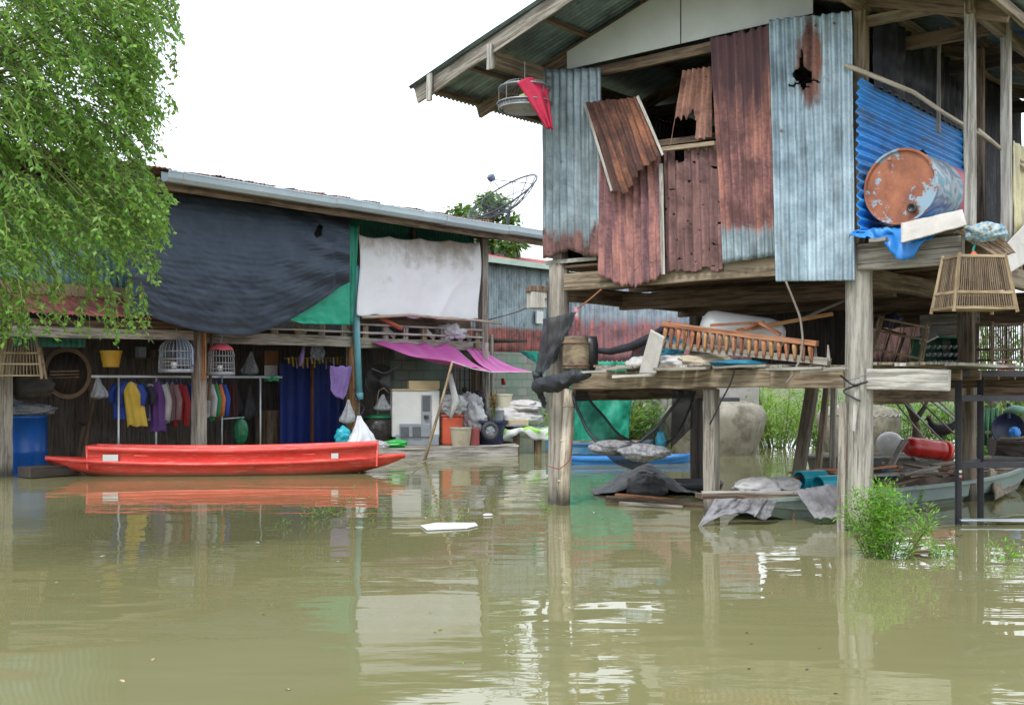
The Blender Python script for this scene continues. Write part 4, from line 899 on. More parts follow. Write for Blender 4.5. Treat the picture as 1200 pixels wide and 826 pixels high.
# black hen on the scrap
hc = P(1103,502,15.6); hen = thing('black_hen', hc - Z*.2, 'black hen perched among the rods behind the red canister', 'hen')
HEN = basic('black_feathers', (.012,.012,.014), (.03,.022,.02), 8, .6, bump=.6)
m = MB(); ht = frame_at(hc, 2.8)
m.tube([ht(-.27,0,.15), ht(-.22,0,.11), ht(-.16,0,.05), ht(-.08,0,.0), ht(.0,0,-.02), ht(.08,0,.0), ht(.125,0,.055), ht(.145,0,.1), ht(.165,0,.135), ht(.185,0,.14), ht(.215,0,.13)], [.012,.035,.05,.085,.098,.085,.05,.034,.034,.024,.005], 14)
for s in (-1, 1): m.tube([ht(.0,s*.04,-.08), ht(.01,s*.04,-.14), ht(.0,s*.04,-.2)], [.035,.012,.01], 7)
m.build('body', HEN, hen, smooth=True)
m = MB(); m.grid(lambda u, v: ht(.14+.06*u, 0, .16 + v*(.025+.012*math.sin(u*18))), 10, 2); m.build('comb', RED_D, hen, solid=.008)
# grey tub behind the posts
t0 = thing('grey_tub', P(950,548,18.4), 'long grey metal tub floating in front of the cement jars', 'tub')
c_ = P(960,552,18.2); c_.z = 0
m = MB(); st = []
def ov(k, s=1.): a = 2*math.pi*k/40; x = math.copysign(abs(math.cos(a))**.5, math.cos(a)); return V((1.25*s*x, .45*s*math.sin(a), 0))
prof = [(.9,-.1),(.95,.2),(.96,.22),(1.02,.23),(1.03,.27),(.97,.275),(.93,.25),(.9,.0)]
st = [[c_ + V((1.0,0,0)) + ov(k, s) + Z*z for k in range(41)] for s, z in prof]
loft(m, st); m.build('shell', basic('grey_tub_metal', (.17,.16,.14), (.11,.1,.09), 2, .7, dirt=(.06,.055,.05), bump=.2), t0, smooth=True)
m = MB(); m.add([c_ + V((1.0,0,0)) + ov(k,.9) + Z*.03 for k in range(40)], [tuple(range(40))]); m.build('bottom', W_DARK, t0)
# cement water jars
def jar(x, yb, yt, w_px, label):
    Y = F*CH/(yb-HY); c = P(x, yb, Y); c.z = -.2; h = CH+(HY-yt)/F*Y + .2; r = w_px/F*Y/2
    m = MB(); m.lathe([(r*.72,0),(r*.8,h*.2),(r*.93,h*.5),(r,h*.72),(r*.99,h*.82),(r*.9,h*.93),(r*.72,h*.975),(r*.62,h*.98),(r*.6,h),(r*.5,h),(0,h*.99)], c, None, 44, .012)
    root = thing('cement_jar', c, label, 'water jar', 'large cement water jars'); m.build('jar_body', JAR, root, smooth=True); return root, V((c.x, c.y, c.z+h)), r
j1, t1, r1 = jar(838, 531, 470, 118, 'large stained cement jar with a dark slab on its lid')
j2, t2, r2 = jar(1006, 529, 475, 96, 'cement jar with zigzag marks near its rim, beside the concrete post')
m = MB(); m.box(t1 + V((.1,-.1,.03)), (.62,.5,.1), Matrix.Rotation(.2,4,'Z')); tag(m.build('dark_slab', RUBBER, bevel=.02), 'dark flat slab lying on top of the large cement jar', 'slab')
m = MB(); rr = r2
def zg(x): return .06*abs(((x*5) % 1)*2-1)
m.tube([V((t2.x,t2.y,0)) + V((math.sin(a)*rr*.985, -math.cos(a)*rr*.985, t2.z*.76 + zg(a))) for a in [(-1.2+2.4*i/60) for i in range(61)]], .014, 5); m.build('zigzag_band', CEM, j2, smooth=True)
# steel rack at right
rk = thing('steel_rack', wl(1124,614), 'black angle iron rack standing in the water at the right edge', 'rack')
ra = wl(1124, 614); rb_ = wl(1168, 607); ex = V((1,.06,0)).normalized()
def rkb(name, p0, p1, w=.05, up=Z):
    m = MB(); m.beam(p0, p1, w, .012, up, jit=.001); m.beam(p0+V((0,.02,0))-Z*.02, p1+V((0,.02,0))-Z*.02, .012, .05, up, jit=.001); m.build(name, BLACKSTEEL, rk, bevel=.001)
ztop = P(1124,438,ra.y).z
corners = [ra, V((ra.x+.44, ra.y+.5, 0)), V((ra.x+1.5, ra.y-.02, 0)), V((ra.x+1.94, ra.y+.45, 0))]
for c in corners:
    m = MB(); c0 = V((c.x, c.y, -.5)); c1 = V((c.x, c.y, ztop)); m.beam(c0, c1, .055, .01, SX, jit=.001); m.beam(c0+V((-.024,.02,0)), c1+V((-.024,.02,0)), .01, .05, SX, jit=.001); m.build('leg', BLACKSTEEL, rk)
for z in (ztop, P(1124,467,ra.y).z, P(1124,545,ra.y).z):
    for i, j in ((0,2),(0,1),(1,3),(2,3)):
        a_, b_ = corners[i], corners[j]; m = MB(); m.beam(V((a_.x,a_.y,z)), V((b_.x,b_.y,z)), .014, .055, Z, jit=.001); m.beam(V((a_.x,a_.y+.02,z+.028)), V((b_.x,b_.y+.02,z+.028)), .045, .008, Z, jit=.001); m.build('rail', BLACKSTEEL, rk)
a_, b_ = corners[0], corners[2]; m = MB(); m.beam(V((a_.x,a_.y,.05)), V((b_.x,b_.y,.04)), .09, .02); m.build('rail', STEEL, rk)
for dz in (0,.05):
    m = MB(); m.lathe([(0,0),(.016,0),(.016,.006),(0,.006)], V((ra.x, ra.y-.03, P(1124,552,ra.y).z - dz)), V((0,-1,0)).to_track_quat('Z','Y').to_matrix(), 12); m.build('reflector', WHITE_PL if dz == 0 else basic('pink_reflector',(.6,.25,.25),None,4,.4), rk)
# ------------------------------------------------------------------ tarps on the long building
def wr_grid(fn, nu, nv, mat, name, label, cat, solid=.006, keep=None, su=3., sv=2.):
    m = MB(); m.grid(fn, nu, nv, su, sv, keep); return tag(m.build(name, mat, solid=solid, smooth=True), label, cat)
# big charcoal shade cloth
def dk(u, v):
    x = 148 + (410-148)*u; yt = 222 + 36*u - 4*math.sin(3.14*u); 
    yb = 369 + (24*math.sin(math.pi*min(1, max(0,(u-.1))/.95)**.85) if u < .93 else 5) - 62*max(0, u-.55)**1.25*1.9
    y = yt + (yb-yt)*v; e = .62 + .35*math.sin(v*2.4)*(.5+.5*u) - .2*v*v
    k = nz((u*5, v*1.5, 1)) + .5*nz((u*12+v*6, v*5, 3)) + .28*nz((u*22-v*18, v*22, 5)) + .22*math.sin(v*46 + 5*nz((u*3, v*2, 9)))*(.3+.7*v)
    diag = .05*math.sin((u*.9-v*.55)*34)*max(0, u-.5)*2
    return LE(x, y, e + .034*k + .007*nz((u*34-v*20, v*40, 4)) + .003*math.sin(v*130+6*nz((u*4,v*2,1))) + diag)
wr_grid(dk, 150, 110, TARP_DK, 'charcoal_shade_cloth', 'big charcoal shade cloth sagging over the upper storey with a small tear', 'shade cloth', .01, keep=lambda u, v: not (((u-.862-(v-.17)*-.1)/.016)**2 + ((v-.2)/.09)**2 < 1 + .8*nz((u*30,v*20,1))))
cloth('green_shade_net', [LE(405,262,.45), LE(420,264,.45), LE(414,380,.45), LE(405,380,.45)], basic('green_cloth_strip', (.01,.3,.19), (.008,.22,.14), 3, .6), 'narrow green netting strip hanging beside the cyan drainpipe', 'netting', wr=.03, seed=2)
cloth('green_shade_net', [LE(330,372,.5), LE(410,330,.5), LE(410,381,.5), LE(352,379,.5)], basic('green_cloth_corner', (.01,.36,.22), (.008,.28,.17), 3, .6), 'bright green net corner showing below the charcoal shade cloth', 'netting', wr=.03, seed=5)
cloth('green_shade_net', [LE(232,234,.4), LE(322,240,.4), LE(322,262,.4), LE(232,262,.4)], basic('green_cloth_top', (.01,.17,.13), (.008,.13,.1), 3, .6), 'dark green net strip under the gutter above the charcoal cloth', 'netting', wr=.02, seed=6)
def wt(u, v):
    x = 420 + 142*u + 2*math.sin(v*5); yt = 274 + 9*u + 4*abs(math.sin(u*12.5))**.7*(1-.3*u); yb = 369 + 6*u + 1.5*math.sin(u*30); y = yt + (yb-yt)*v
    k = nz((u*4, v*1.2, 2)) + .35*nz((u*11, v*4, 5)) + .5*(1-v)**2*abs(math.sin(u*12.5)); f = .05*math.exp(-((u-.66-.33*(1-v))/.03)**2)
    return LE(x, y, .3 + .06*k + f)
wr_grid(wt, 70, 46, TARP_WH, 'white_tarp', 'dirty white tarp stretched across the upper storey bay', 'tarp')
m = MB(); m.tube([LE(424,372,.36), LE(480,369,.36), LE(520,373,.36), LE(563,376,.36), LE(588,379,.4)], .03, 8); tag(m.build('tarp_pole', BAMBOO, smooth=True), 'thin pole along the bottom edge of the white tarp', 'pole')
m = MB(); m.tube([LE(445,372,.1), LE(470,385,.12)], .05, 8); tag(m.build('orange_pipe', basic('orange_pipe',(.45,.14,.05),(.35,.1,.04),3,.6), smooth=True), 'short orange pipe lying in the slats below the white tarp', 'pipe')
# purple awnings
def aw(c4, su, sd):
    a, b, c, d = c4
    def f(u, v):
        p = a.lerp(b, u).lerp(d.lerp(c, u), v); return p - Z*(.16*math.sin(math.pi*v)*(.4+.6*math.sin(math.pi*u)) + .03*nz((u*6+sd, v*3, 1)) + .02*math.sin(u*26+sd)*(1-v)) 
    return f
A = [LE(436,400,.1), LE(532,405,.1), P(576,436,22.4), P(530,424,20.7)]
wr_grid(aw([A[0],A[1],A[2],A[3]],0,1), 40, 24, TARP_PU, 'purple_awning', 'larger purple tarp awning slung from the beam above the white cabinet', 'awning')
B = [LE(545,407,.2), LE(571,413,.25), P(626,436,23.8), P(577,436,22.5)]
wr_grid(aw(B,0,7), 34, 24, TARP_PU, 'purple_awning', 'smaller purple tarp awning reaching towards the stilt house', 'awning')
m = MB(); m.tube([A[3]-Z*.0, A[3].lerp(A[2],.5)-Z*.03, A[2], B[2]], .012, 6); tag(m.build('awning_cord', basic('white_cord',(.6,.58,.55),None,4,.7)), 'white cord along the lower edge of both purple awnings', 'cord')
m = MB(); m.tube([wl(497,541), P(515,480,20.65), P(530,424,20.7)], [.03,.026,.02], 8); tag(m.build('bamboo_prop', CANE, smooth=True), 'bamboo stick propping the front corner of the purple awning', 'pole')
m = MB(); m.tube([P(527,438,21.5), P(534,470,21.5), P(528,490,21.5)], [.05,.07,.03], 8); tag(m.build('white_rag', WHITE_PL, smooth=True), 'white rag tied under the awning next to the cabinet', 'rag')
cloth('green_shade_net', [P(607,411,24.0), P(632,412,23.4), P(632,428,23.4), P(622,421,23.8)], basic('green_cloth_far', (.01,.34,.22), (.008,.25,.16), 3, .6), 'small green net scrap strung above the smaller purple awning', 'netting', wr=.03, seed=9, nu=12, nv=10)
# ------------------------------------------------------------------ open ground floor
def rail(name, x0, x1, y, e, lab, r=.022):
    m = MB(); m.tube([LE(x0,y,e), LE(x1,y,e)], r, 8); return tag(m.build(name, STEEL, smooth=True), lab, 'rail')
rk_ = thing('clothes_rail', LE(220,441,-.5), 'long steel clothes rail on thin uprights behind the red boat', 'clothes rail')
m = MB(); m.tube([LE(107,441,-.5), LE(330,442,-.5)], .025, 8); m.build('rail', STEEL, rk_, smooth=True)
for x in (139, 183, 305):
    q = LE(x,441,-.5); m = MB(); m.tube([V((q.x,q.y,-.4)), q], .018, 8); m.build('upright', STEEL, rk_, smooth=True)
q = LE(262,492,-.5); m = MB(); m.tube([LE(258,491,-.45), LE(286,489,-.45)], .015, 6); m.tube([V((LE(260,490,-.45).x,LE(260,490,-.45).y,-.4)), LE(260,441,-.45)], .014, 6); m.build('side_arm', STEEL, rk_, smooth=True)
def garment(px, ytop, w, h, mat, label, cat='shirt', face=None, sl=0, e=-.5, dep=.09, slmat=None, seed=0, slant=0.):
    """shirt on a wire hanger: folded torso, sleeves, collar; w wide along `face`"""
    c = LE(px, ytop, e); root = thing('hanging_shirt' if cat == 'shirt' else 'hanging_garment', c, label, cat, 'clothes on the long rail')
    fx = (face or SX).normalized(); fy = V((fx.y, -fx.x, 0)); m = MB(); n = 28; st = []
    for i in range(15):
        v = i/14; ww = w/2*(.35 + .65*min(1, v*6)**.6)*(1+.08*v) ; d = dep/2*(.6+.4*min(1, v*5)); ring = []
        for k in range(n+1):
            a = 2*math.pi*k/n; wv = 1 + (.38*math.sin(k*1.8+seed+v*1.5) + .35*nz((k*.7, v*3, seed)))*min(1, v*2.5)
            ring.append(c + fx*(ww*math.cos(a) + slant*v) + fy*(d*math.sin(a)*wv) - Z*(h*v + .03*abs(math.cos(a))*(1-v) + .012*math.sin(k*1.1)*v + .06*h*nz((k*.25, seed, 2))*v))
        st.append(ring)
    loft(m, st); m.add(st[0][:-1], [tuple(range(n))]); m.build('body', mat, root, smooth=True, solid=0)
    if sl:
        for s in (-1, 1):
            q = MB(); p = c + fx*s*w*.42 - Z*.06; q.tube([p, p + fx*s*.07 - Z*sl*.45, p + fx*s*.05 + fy*.02 - Z*sl], [.06,.058,.05], 10); q.build('sleeve', slmat or mat, root, smooth=True)
    q = MB(); q.tube([c + fx*w*.36 - Z*.05, c, c + fx*-w*.36 - Z*.05], .006, 5); q.tube([c, c+Z*.03, c+Z*.07+fx*.02], .005, 5); q.build('hanger', BLUE_PL, root)
    return root
def CM(n, a, b=None): return basic(n, a, b, 5, .8, var=0, bump=.4)
C_YEL = CM('yellow_cloth', (.52,.37,.05), (.42,.29,.035)); C_BLU = CM('blue_cloth', (.02,.06,.32)); C_PUR = CM('purple_cloth', (.12,.05,.2), (.08,.03,.14)); C_WHI = CM('white_cloth', (.5,.5,.5)); C_RED = CM('red_cloth', (.42,.035,.04), (.3,.02,.025))
C_PNK = CM('dull_pink_cloth', (.3,.18,.19)); C_GRN = CM('green_cloth', (.02,.24,.09)); C_ORG = CM('orange_cloth', (.55,.16,.04)); C_BLK = CM('black_cloth', (.03,.035,.06)); C_LIL = CM('lilac_cloth', (.26,.17,.42), (.2,.12,.34))
vx = V((1,.15,0))
garment(146, 447, .34, .62, C_BLU, 'blue garment hanging behind the yellow shirt', face=vx, sl=.3, e=-.62)
garment(154, 447, .3, .74, C_YEL, 'yellow shirt with blue sleeves, leftmost bright shirt on the rail', face=vx, sl=.34, slmat=C_BLU, e=-.46, dep=.14, slant=.1)
garment(169, 449, .16, .58, C_BLK, 'black and white garment between the yellow and purple shirts', face=vx, sl=.3, seed=2)
garment(185, 446, .26, .86, C_PUR, 'purple shirt with white edging on the rail', face=vx, sl=.62, slmat=C_WHI, seed=3, dep=.14)
garment(196, 447, .07, .7, C_WHI, 'white garment hanging edge on beside the purple shirt', face=vx, seed=4)
garment(202, 447, .1, .66, C_PNK, 'dull pink garment hanging left of the red shirt', face=vx, sl=.6, seed=5)
garment(207, 447, .07, .64, C_BLK, 'dark garment between the pink and red shirts', face=vx, seed=6)
garment(212, 448, .1, .68, C_RED, 'red long sleeved shirt next to the big wooden post', face=vx, sl=.7, seed=7)
garment(221, 449, .16, .5, C_BLU, 'dark blue garment in shade beside the big wooden post', face=vx, seed=8, e=-.9)
for i, (x, mt, lab, h) in enumerate(((244,C_WHI,'white garment right behind the big wooden post',.62),(248.5,C_GRN,'green garment among the bright ones right of the post',.68),(253.5,C_ORG,'orange garment between the green and blue ones',.64),(259,C_BLU,'bright blue garment at the right end of the bright ones',.6))):
    garment(x, 447, .09, h, mt, lab, face=vx, sl=.55, seed=i+9, e=-.3)
garment(272, 444, .2, .7, CM('maroon_cloth', (.07,.02,.02)), 'dark maroon garment in the shade of the open floor', face=vx, e=-1.2, seed=15)
garment(318, 440, .26, .1, C_GRN, 'bundle of green plastic hangers on the rail', cat='hangers', face=vx, seed=3)
# hanging things
def hook(pt, top, mat=WIRE, r=.005): m = MB(); m.tube([pt, top], r, 5); return m
def hung_bag(px, yt, yb, w, e, mat, label, seed=0, at=None, Y=None):
    t = LE(px,yt,e) if Y is None else P(px,yt,Y); b = LE(px,yb,e) if Y is None else P(px,yb,Y); h = t.z-b.z; m = MB(); pr = []
    for i in range(13):
        v = i/12; pr.append((w/2*(.1+.9*min(1,(v*1.3))**1.25)*(1 if v < .85 else math.sqrt(max(0,1-((v-.85)/.15)**2)))+.002, -h*v))
    sd = seed + px*.37
    def bg_(u, v):
        a = 2*math.pi*u; i = v*12; k0 = int(min(11, i)); r0, z0 = pr[k0]; r1, z1 = pr[k0+1]; f = i-k0; r = r0+(r1-r0)*f; z = z0+(z1-z0)*f
        r *= 1 + (.22*(1-v)+.05)*math.sin(a*7+sd+2*v) + .3*nz((math.cos(a)*1.3+sd, math.sin(a)*1.3, v*2.2)) + .12*nz((math.cos(a)*4, math.sin(a)*4+sd, v*7))
        return t + V((r*math.cos(a) + .04*w*math.sin(v*4+sd), r*math.sin(a)*.8, z))
    m.grid(bg_, 42, 20); m.add([bg_(i/42, 1.) for i in range(42)], [tuple(range(42))]); return tag(m.build('plastic_bag', mat, smooth=True), label, 'bag')
hung_bag(115, 440, 468, .26, -.5, CLEAR2, 'small plastic bag of food hanging at the left end of the clothes rail')
def bird_dome(px, yt, yb, w, e, wirem, label, cloth_m=None, cl='rim', Y=None):
    """domed wire cage: bars, rings, base tray, top hook"""
    t = LE(px,yt,e) if Y is None else P(px,yt,Y); b = LE(px,yb,e) if Y is None else P(px,yb,Y); h = t.z-b.z; c = V((t.x,t.y,b.z)); r = w/2
    root = thing('bird_cage', c, label, 'bird cage'); 
    def pr(v): return (r*(1-.12*v), h*.58*v/.6) if v < .6 else (r*.93*math.cos((v-.6)/.4*math.pi/2)+.01, h*.58 + h*.42*math.sin((v-.6)/.4*math.pi/2))
    m = MB()
    for k in range(26):
        a = 2*math.pi*k/26; m.tube([c + V((pr(v)[0]*math.cos(a), pr(v)[0]*math.sin(a), pr(v)[1])) for v in [i/14 for i in range(15)]], .0045, 4, cap=False)
    m.build('bars', wirem, root); m = MB()
    for v in (.0,.2,.4,.62): m.tube([c + V((pr(v)[0]*math.cos(2*math.pi*k/26), pr(v)[0]*math.sin(2*math.pi*k/26), pr(v)[1])) for k in range(27)], .007, 5, cap=False)
    m.build('rings', wirem, root); m = MB(); m.lathe([(0,0),(r,0),(r*1.02,.03),(r*.98,.05),(0,.02)], c, None, 26); m.build('tray', WIRE, root, smooth=True)
    m = MB(); m.tube([t, t+Z*.08, t+Z*.1+V((.03,0,0)), t+Z*.16], .008, 5); m.build('hook', wirem, root)
    m = MB(); m.tube([c+V((-r*.8,0,h*.3)), c+V((r*.8,0,h*.3))], .009, 6); m.build('perch', CANE, root); m = MB(); m.lathe([(.04,0),(.05,.1),(.042,.1),(.035,.01)], c+V((.02,-r*.6,.06)), None, 12); m.build('cup', WHITE_PL, root, smooth=True)
    if cloth_m:
        m = MB()
        def cf(u, v):
            a = (-2.6 + 5.2*u if cl == 'top' else -2.3+2.0*u); vv = 1.0 - (.27 if cl == 'top' else .8)*v*(1+.12*nz((u*6,1,1))); q = pr(max(0,vv)); return c + V((q[0]*1.06*math.cos(a-1.57+(0 if cl=='top' else 3.7)), q[0]*1.06*math.sin(a-1.57+(0 if cl=='top' else 3.7)), q[1]*1.02+.01*nz((u*9,v*4,2))))
        m.grid(cf, 30, 12); m.build('cover', cloth_m, root, smooth=True, solid=.006)
    return root
bird_dome(206, 396, 436, .56, .18, WIRE, 'domed wire bird cage with a pale blue cover, left of the post', CM('pale_blue_cover', (.3,.36,.52)), 'side')
bird_dome(259, 403, 439, .46, .22, WIRE, 'domed wire bird cage with a pink cover, right of the post', CM('pink_cover', (.6,.1,.13)), 'top')
def frame_cage(c, rz, wt, wb, h, d, bar, framem, label, rows=(.0,.3,1.), nb=18, cat='bird cage', tilt=0., rotx=0.):
    """tapered cage of sticks: corner posts, cross rails, thin bars, tray"""
    root = thing('stick_cage', c, label, cat); M_ = Matrix.Translation(c) @ Matrix.Rotation(rz,4,'Z') @ Matrix.Rotation(tilt,4,'Y') @ Matrix.Rotation(rotx,4,'X')
    def q(x, y, v): w = (wb + (wt-wb)*v); k = w/wb; return M_ @ V((x*w/2, y*d/2*k, h*v))
    for sx in (-1,1):
        for sy in (-1,1): m = MB(); m.beam(q(sx,sy,-.08), q(sx,sy,1.06), .026, .026, SX, jit=.002); m.build('corner_post', framem, root)
    for v in rows:
        m = MB()
        for s in (-1,1): m.beam(q(-1,s,v), q(1,s,v), .02, .024, jit=.001); m.beam(q(s,-1,v), q(s,1,v), .02, .024, jit=.001)
        m.build('cross_rail', framem, root)
    m = MB()
    for i in range(1, nb):
        x = -1+2*i/nb
        for s in (-1,1): m.tube([q(x,s,0), q(x,s,1)], .0055, 4, cap=False)
    for i in range(1, nb//2):
        y = -1+4*i/nb
        for s in (-1,1): m.tube([q(s,y,0), q(s,y,1)], .0055, 4, cap=False)
    m.build('bars', bar, root); m = MB(); m.add([q(-1,-1,0),q(1,-1,0),q(1,1,0),q(-1,1,0)], [(0,1,2,3)]); m.build('tray', framem, root, solid=.012)
    m = MB(); m.add([q(-1,-1,1),q(1,-1,1),q(1,1,1),q(-1,1,1)], [(0,1,2,3)]); m.build('top_board', framem, root, solid=.01)
    return root
c_ = LE(26,440,-.35); frame_cage(c_, .25, .42, .6, .62, .4, CANE, CANE, 'pale slatted wooden cage hanging at the far left', (.0,.28,.55,1.), 12)
c_ = LE(79,437,-1.1); cc = thing('round_cane_basket', c_-Z*.36, 'dark round cane basket hung on the shaded wall', 'basket'); m = MB(); ax = V((.5,-.8,.1)).to_track_quat('Z','Y').to_matrix()
for r in (.36,.33): m.tube([c_ + ax @ V((r*math.cos(2*math.pi*k/30), r*math.sin(2*math.pi*k/30)*1.15, 0)) for k in range(31)], .022, 6, cap=False)
m.build('rim', CANE_D, cc, smooth=True); m = MB(); m.lathe([(.34,0),(.28,-.08),(.14,-.12),(0,-.13)], c_, ax, 30); m.build('bowl', W_DARK, cc, smooth=True, solid=.01)
m = MB()
for k in (-.05,.0,.05): m.beam(c_+V((-.22,-.15,k-.03)), c_+V((.2,-.02,k-.02)), .02, .02)
m.build('cross_sticks', CANE_D, cc)
def pail(c, r0, r1, h, mat, label, cat='bucket', name='bucket', handle=True, lid=None, rim=True):
    root = thing(name, c, label, cat); m = MB(); m.lathe([(0,.0),(r0,0),(r1,h-.03),(r1*1.06,h-.03),(r1*1.06,h),(r1*.97,h),(r0*.95,.03),(0,.03)], c, None, 28); m.build('body', mat, root, smooth=False)
    if handle: m = MB(); m.tube([c+V((r1*math.cos(a), -.02-r1*.3*math.sin(a), h-.02-r1*1.1*math.sin(a)*.5)) for a in [math.pi*i/14 for i in range(15)]], .006, 5); m.build('handle', WIRE, root)
    if lid: m = MB(); m.lathe([(r1*1.1,h+.002),(r1*1.1,h+.03),(r1*.9,h+.06),(0,h+.06)], c, None, 28); m.build('lid', lid, root, smooth=True)
    return root
c_ = LE(130,430,-.6); pail(c_, .13, .17, .27, YEL_PL, 'yellow plastic pot hanging under the leaves', 'pot', 'yellow_pot'); 
# blue barrel and its load
q = LE(26,548,-1.5); q.z = -.3; br = thing('blue_barrel', q, 'large blue barrel standing in the water at the far left', 'barrel'); m = MB(); hb = LE(26,486,-1.5).z + .3; m.lathe([(0,0),(.36,0),(.38,.1),(.38,hb*.5),(.39,hb*.52),(.38,hb*.54),(.38,hb-.06),(.4,hb-.05),(.4,hb),(.36,hb),(.35,hb-.1),(0,hb-.1)], q, None, 36); m.build('body', BLUE_PL, br, smooth=True)
bag('white_sack', V((q.x+.1,q.y-.05,hb-.3+.08)), (.44,.34,.12), CLEAR2, 'limp dull sack heaped on top of the blue barrel', 'sack', 7)
bag('folded_cloth', V((q.x-.22,q.y-.1,hb-.3+.2)), (.24,.2,.07), CM('pale_blue_fold', (.3,.36,.42)), 'pale folded cloth on the sack above the blue barrel', 'cloth', 9)
m = MB(); f_ = LE(28,540,-.35); f_2 = LE(86,540,-.35); f_.z = f_2.z = .09; m.beam(f_, f_2, .4, .16); tag(m.build('floating_beam', W_DARK, bevel=.01), 'dark timber slab floating beside the blue barrel', 'timber')
bag('dark_bundle', LE(34,452,-.9), (.4,.2,.22), CM('dark_bundle_cloth', (.04,.035,.03)), 'dark bundle under the slatted cage above the barrel', 'bundle', 4)
# green bag, picture, fan, pegs
bag('green_bag', LE(282,505,-.35), (.14,.09,.24), DKGREEN_PL, 'shiny green bag hanging low behind the red boat', 'bag', 3, amp=.12)
pf = thing('calendar_board', LE(317,432,-1.6), 'small pinned picture with a pale sheet below it on the shaded wall', 'picture')
m = MB(); m.beam(LE(310,421,-1.6), LE(326,421,-1.6), .02, .34); m.build('board', basic('orange_brown_board', (.3,.12,.05),(.2,.09,.04),6,.6), pf); m = MB(); m.beam(LE(310,434,-1.56), LE(325,434,-1.56), .012, .2); m.build('sheet', WHITE_PL, pf)
random.seed(8)
m = MB(); m.tube([LE(333,420,-.9), LE(403,419,-.9)], .008, 5); tag(m.build('peg_line', WIRE), 'thin line of pegs above the blue door', 'line')
for i in range(15):
    x = 338+i*4.4; q = LE(x,418+random.uniform(-1,1),-.88); m = MB(); m.beam(q, q-Z*random.uniform(.1,.24)+V((random.uniform(-.03,.03),0,0)), .03, .02, SX, n=2); tag(m.build('clothes_peg', random.choice([YEL_PL, CANE, WHITE_PL, CANE]), bevel=.003), 'small pale peg dangling in the row above the blue door', 'peg', 'pegs above the blue door')
q = LE(372,413,-.6); m = MB(); m.lathe([(0,0),(.15,0),(.16,.015),(.15,.03),(0,.03)], q, V((.5,-.8,.1)).to_track_quat('Z','Y').to_matrix(), 28); tag(m.build('round_disc', basic('grey_patterned_disc',(.3,.33,.36),(.12,.13,.16),22,.5,lo=.45,hi=.55), bevel=.004), 'grey patterned disc hanging above the blue door', 'disc')
m = MB(); m.tube([LE(357,402,-.3), LE(354,416,-.3), LE(352,429,-.3)], [.02,.045,.03], 8); tag(m.build('pale_rag', C_LIL, smooth=True), 'narrow pale lilac rag hanging from the beam above the door', 'rag')
hung_bag(294, 412, 440, .3, -1.2, CLEAR2, 'dull plastic bag hanging in the shade right of the pink cage')
m = MB()
def lil(u, v): p = LE(387+26*u*(1-.25*v), 428+38*v*(1-.25*abs(2*u-1)**2)+2*abs(math.sin(u*8)), .1); return p + UX*(.09*math.sin(u*3.1)+.03*nz((u*8,v*2,2)))
m.grid(lil, 26, 18); tag(m.build('lilac_towel', C_LIL, solid=.01, smooth=True), 'lilac towel hanging left of the cyan drainpipe', 'towel')
hung_bag(408, 468, 497, .28, .2, CLEAR, 'small white plastic bag hanging on the orange post')
hung_bag(422, 487, 530, .52, 0, basic('white_polythene', (.62,.64,.66), (.5,.52,.55), 4, .35, bump=.3), 'tall white plastic bag standing behind the right end of the red boat', Y=19.2)
bag('blue_bag', P(402,512,19.8), (.15,.12,.18), TEAL_PL, 'bright blue bag beside the tall white plastic bag', 'bag', 6)
# wok, jar, sticks at the back of the third bay
q = LE(446,446,-.5); m = MB(); m.lathe([(0,-.14),(.18,-.1),(.33,0),(.34,.01),(.31,0),(.17,-.08),(0,-.12)], q, V((.4,-.9,.1)).to_track_quat('Z','Y').to_matrix(), 30); tag(m.build('wok', basic('sooty_metal',(.12,.12,.12),(.05,.05,.05),4,.4,metal=.5), smooth=True), 'sooty round wok hanging in the shade behind the cyan pipe', 'wok')
q = P(444,521,21.9); wj = thing('black_jar', q, 'dark glazed water jar with a green lid beside the white cabinet', 'water jar'); m = MB(); m.lathe([(0,0),(.22,0),(.31,.15),(.35,.32),(.33,.45),(.27,.53)], q, None, 32); m.build('jar_body', basic('dark_glaze',(.035,.03,.03),(.06,.045,.035),4,.25), wj, smooth=True); m = MB(); m.lathe([(.29,.52),(.3,.56),(.14,.6),(0,.6)], q, None, 32); m.build('lid', DKGREEN_PL, wj, smooth=True)
m = MB(); m.tube([q+V((-.02,.0,.6)), q+V((-.03,0,.9)), q+V((0,0,1.07)), q+V((.1,0,1.12)), q+V((.2,0,1.02))], .012, 6); m.build('dipper', CANE, wj, smooth=True)
hung_bag(449, 462, 482, .34, 0, CLEAR, 'pale plastic bag hanging above the black water jar', Y=22.0)
# ------------------------------------------------------------------ wooden landing and its goods
LZ = .2
p4 = [wl(428,540), wl(606,534)]; back = V((SX.x*.0-.25, 1.9, 0))
ld = thing('wooden_landing', p4[0], 'low landing of old timber at the water edge below the purple awnings', 'landing')
m = MB(); m.beam(p4[0]+Z*.08, p4[1]+Z*.08, .1, .24, jit=.01); m.build('edge_beam', W_PALE, ld, bevel=.01)
m = MB(); m.beam(p4[0]+Z*.1+back, p4[1]+Z*.1+back, .1, .2); m.build('edge_beam', W_BROWN, ld)
for i in range(9):
    f0 = p4[0] + back*(i+.2)/9; f1 = p4[1] + back*(i+.2)/9; m = MB(); m.beam(f0+Z*(LZ-.0), f1+Z*(LZ-.0), .2, .03, jit=.006); m.build('landing_plank', W_GREY if i % 2 else W_PALE, ld, bevel=.003)
for i in range(4):
    f0 = p4[0].lerp(p4[1], (i+.5)/4); m = MB(); m.beam(f0+back*.05-Z*.5, f0+back*.05+Z*.1, .1, .1, SX); m.build('stub_post', W_BROWN, ld)
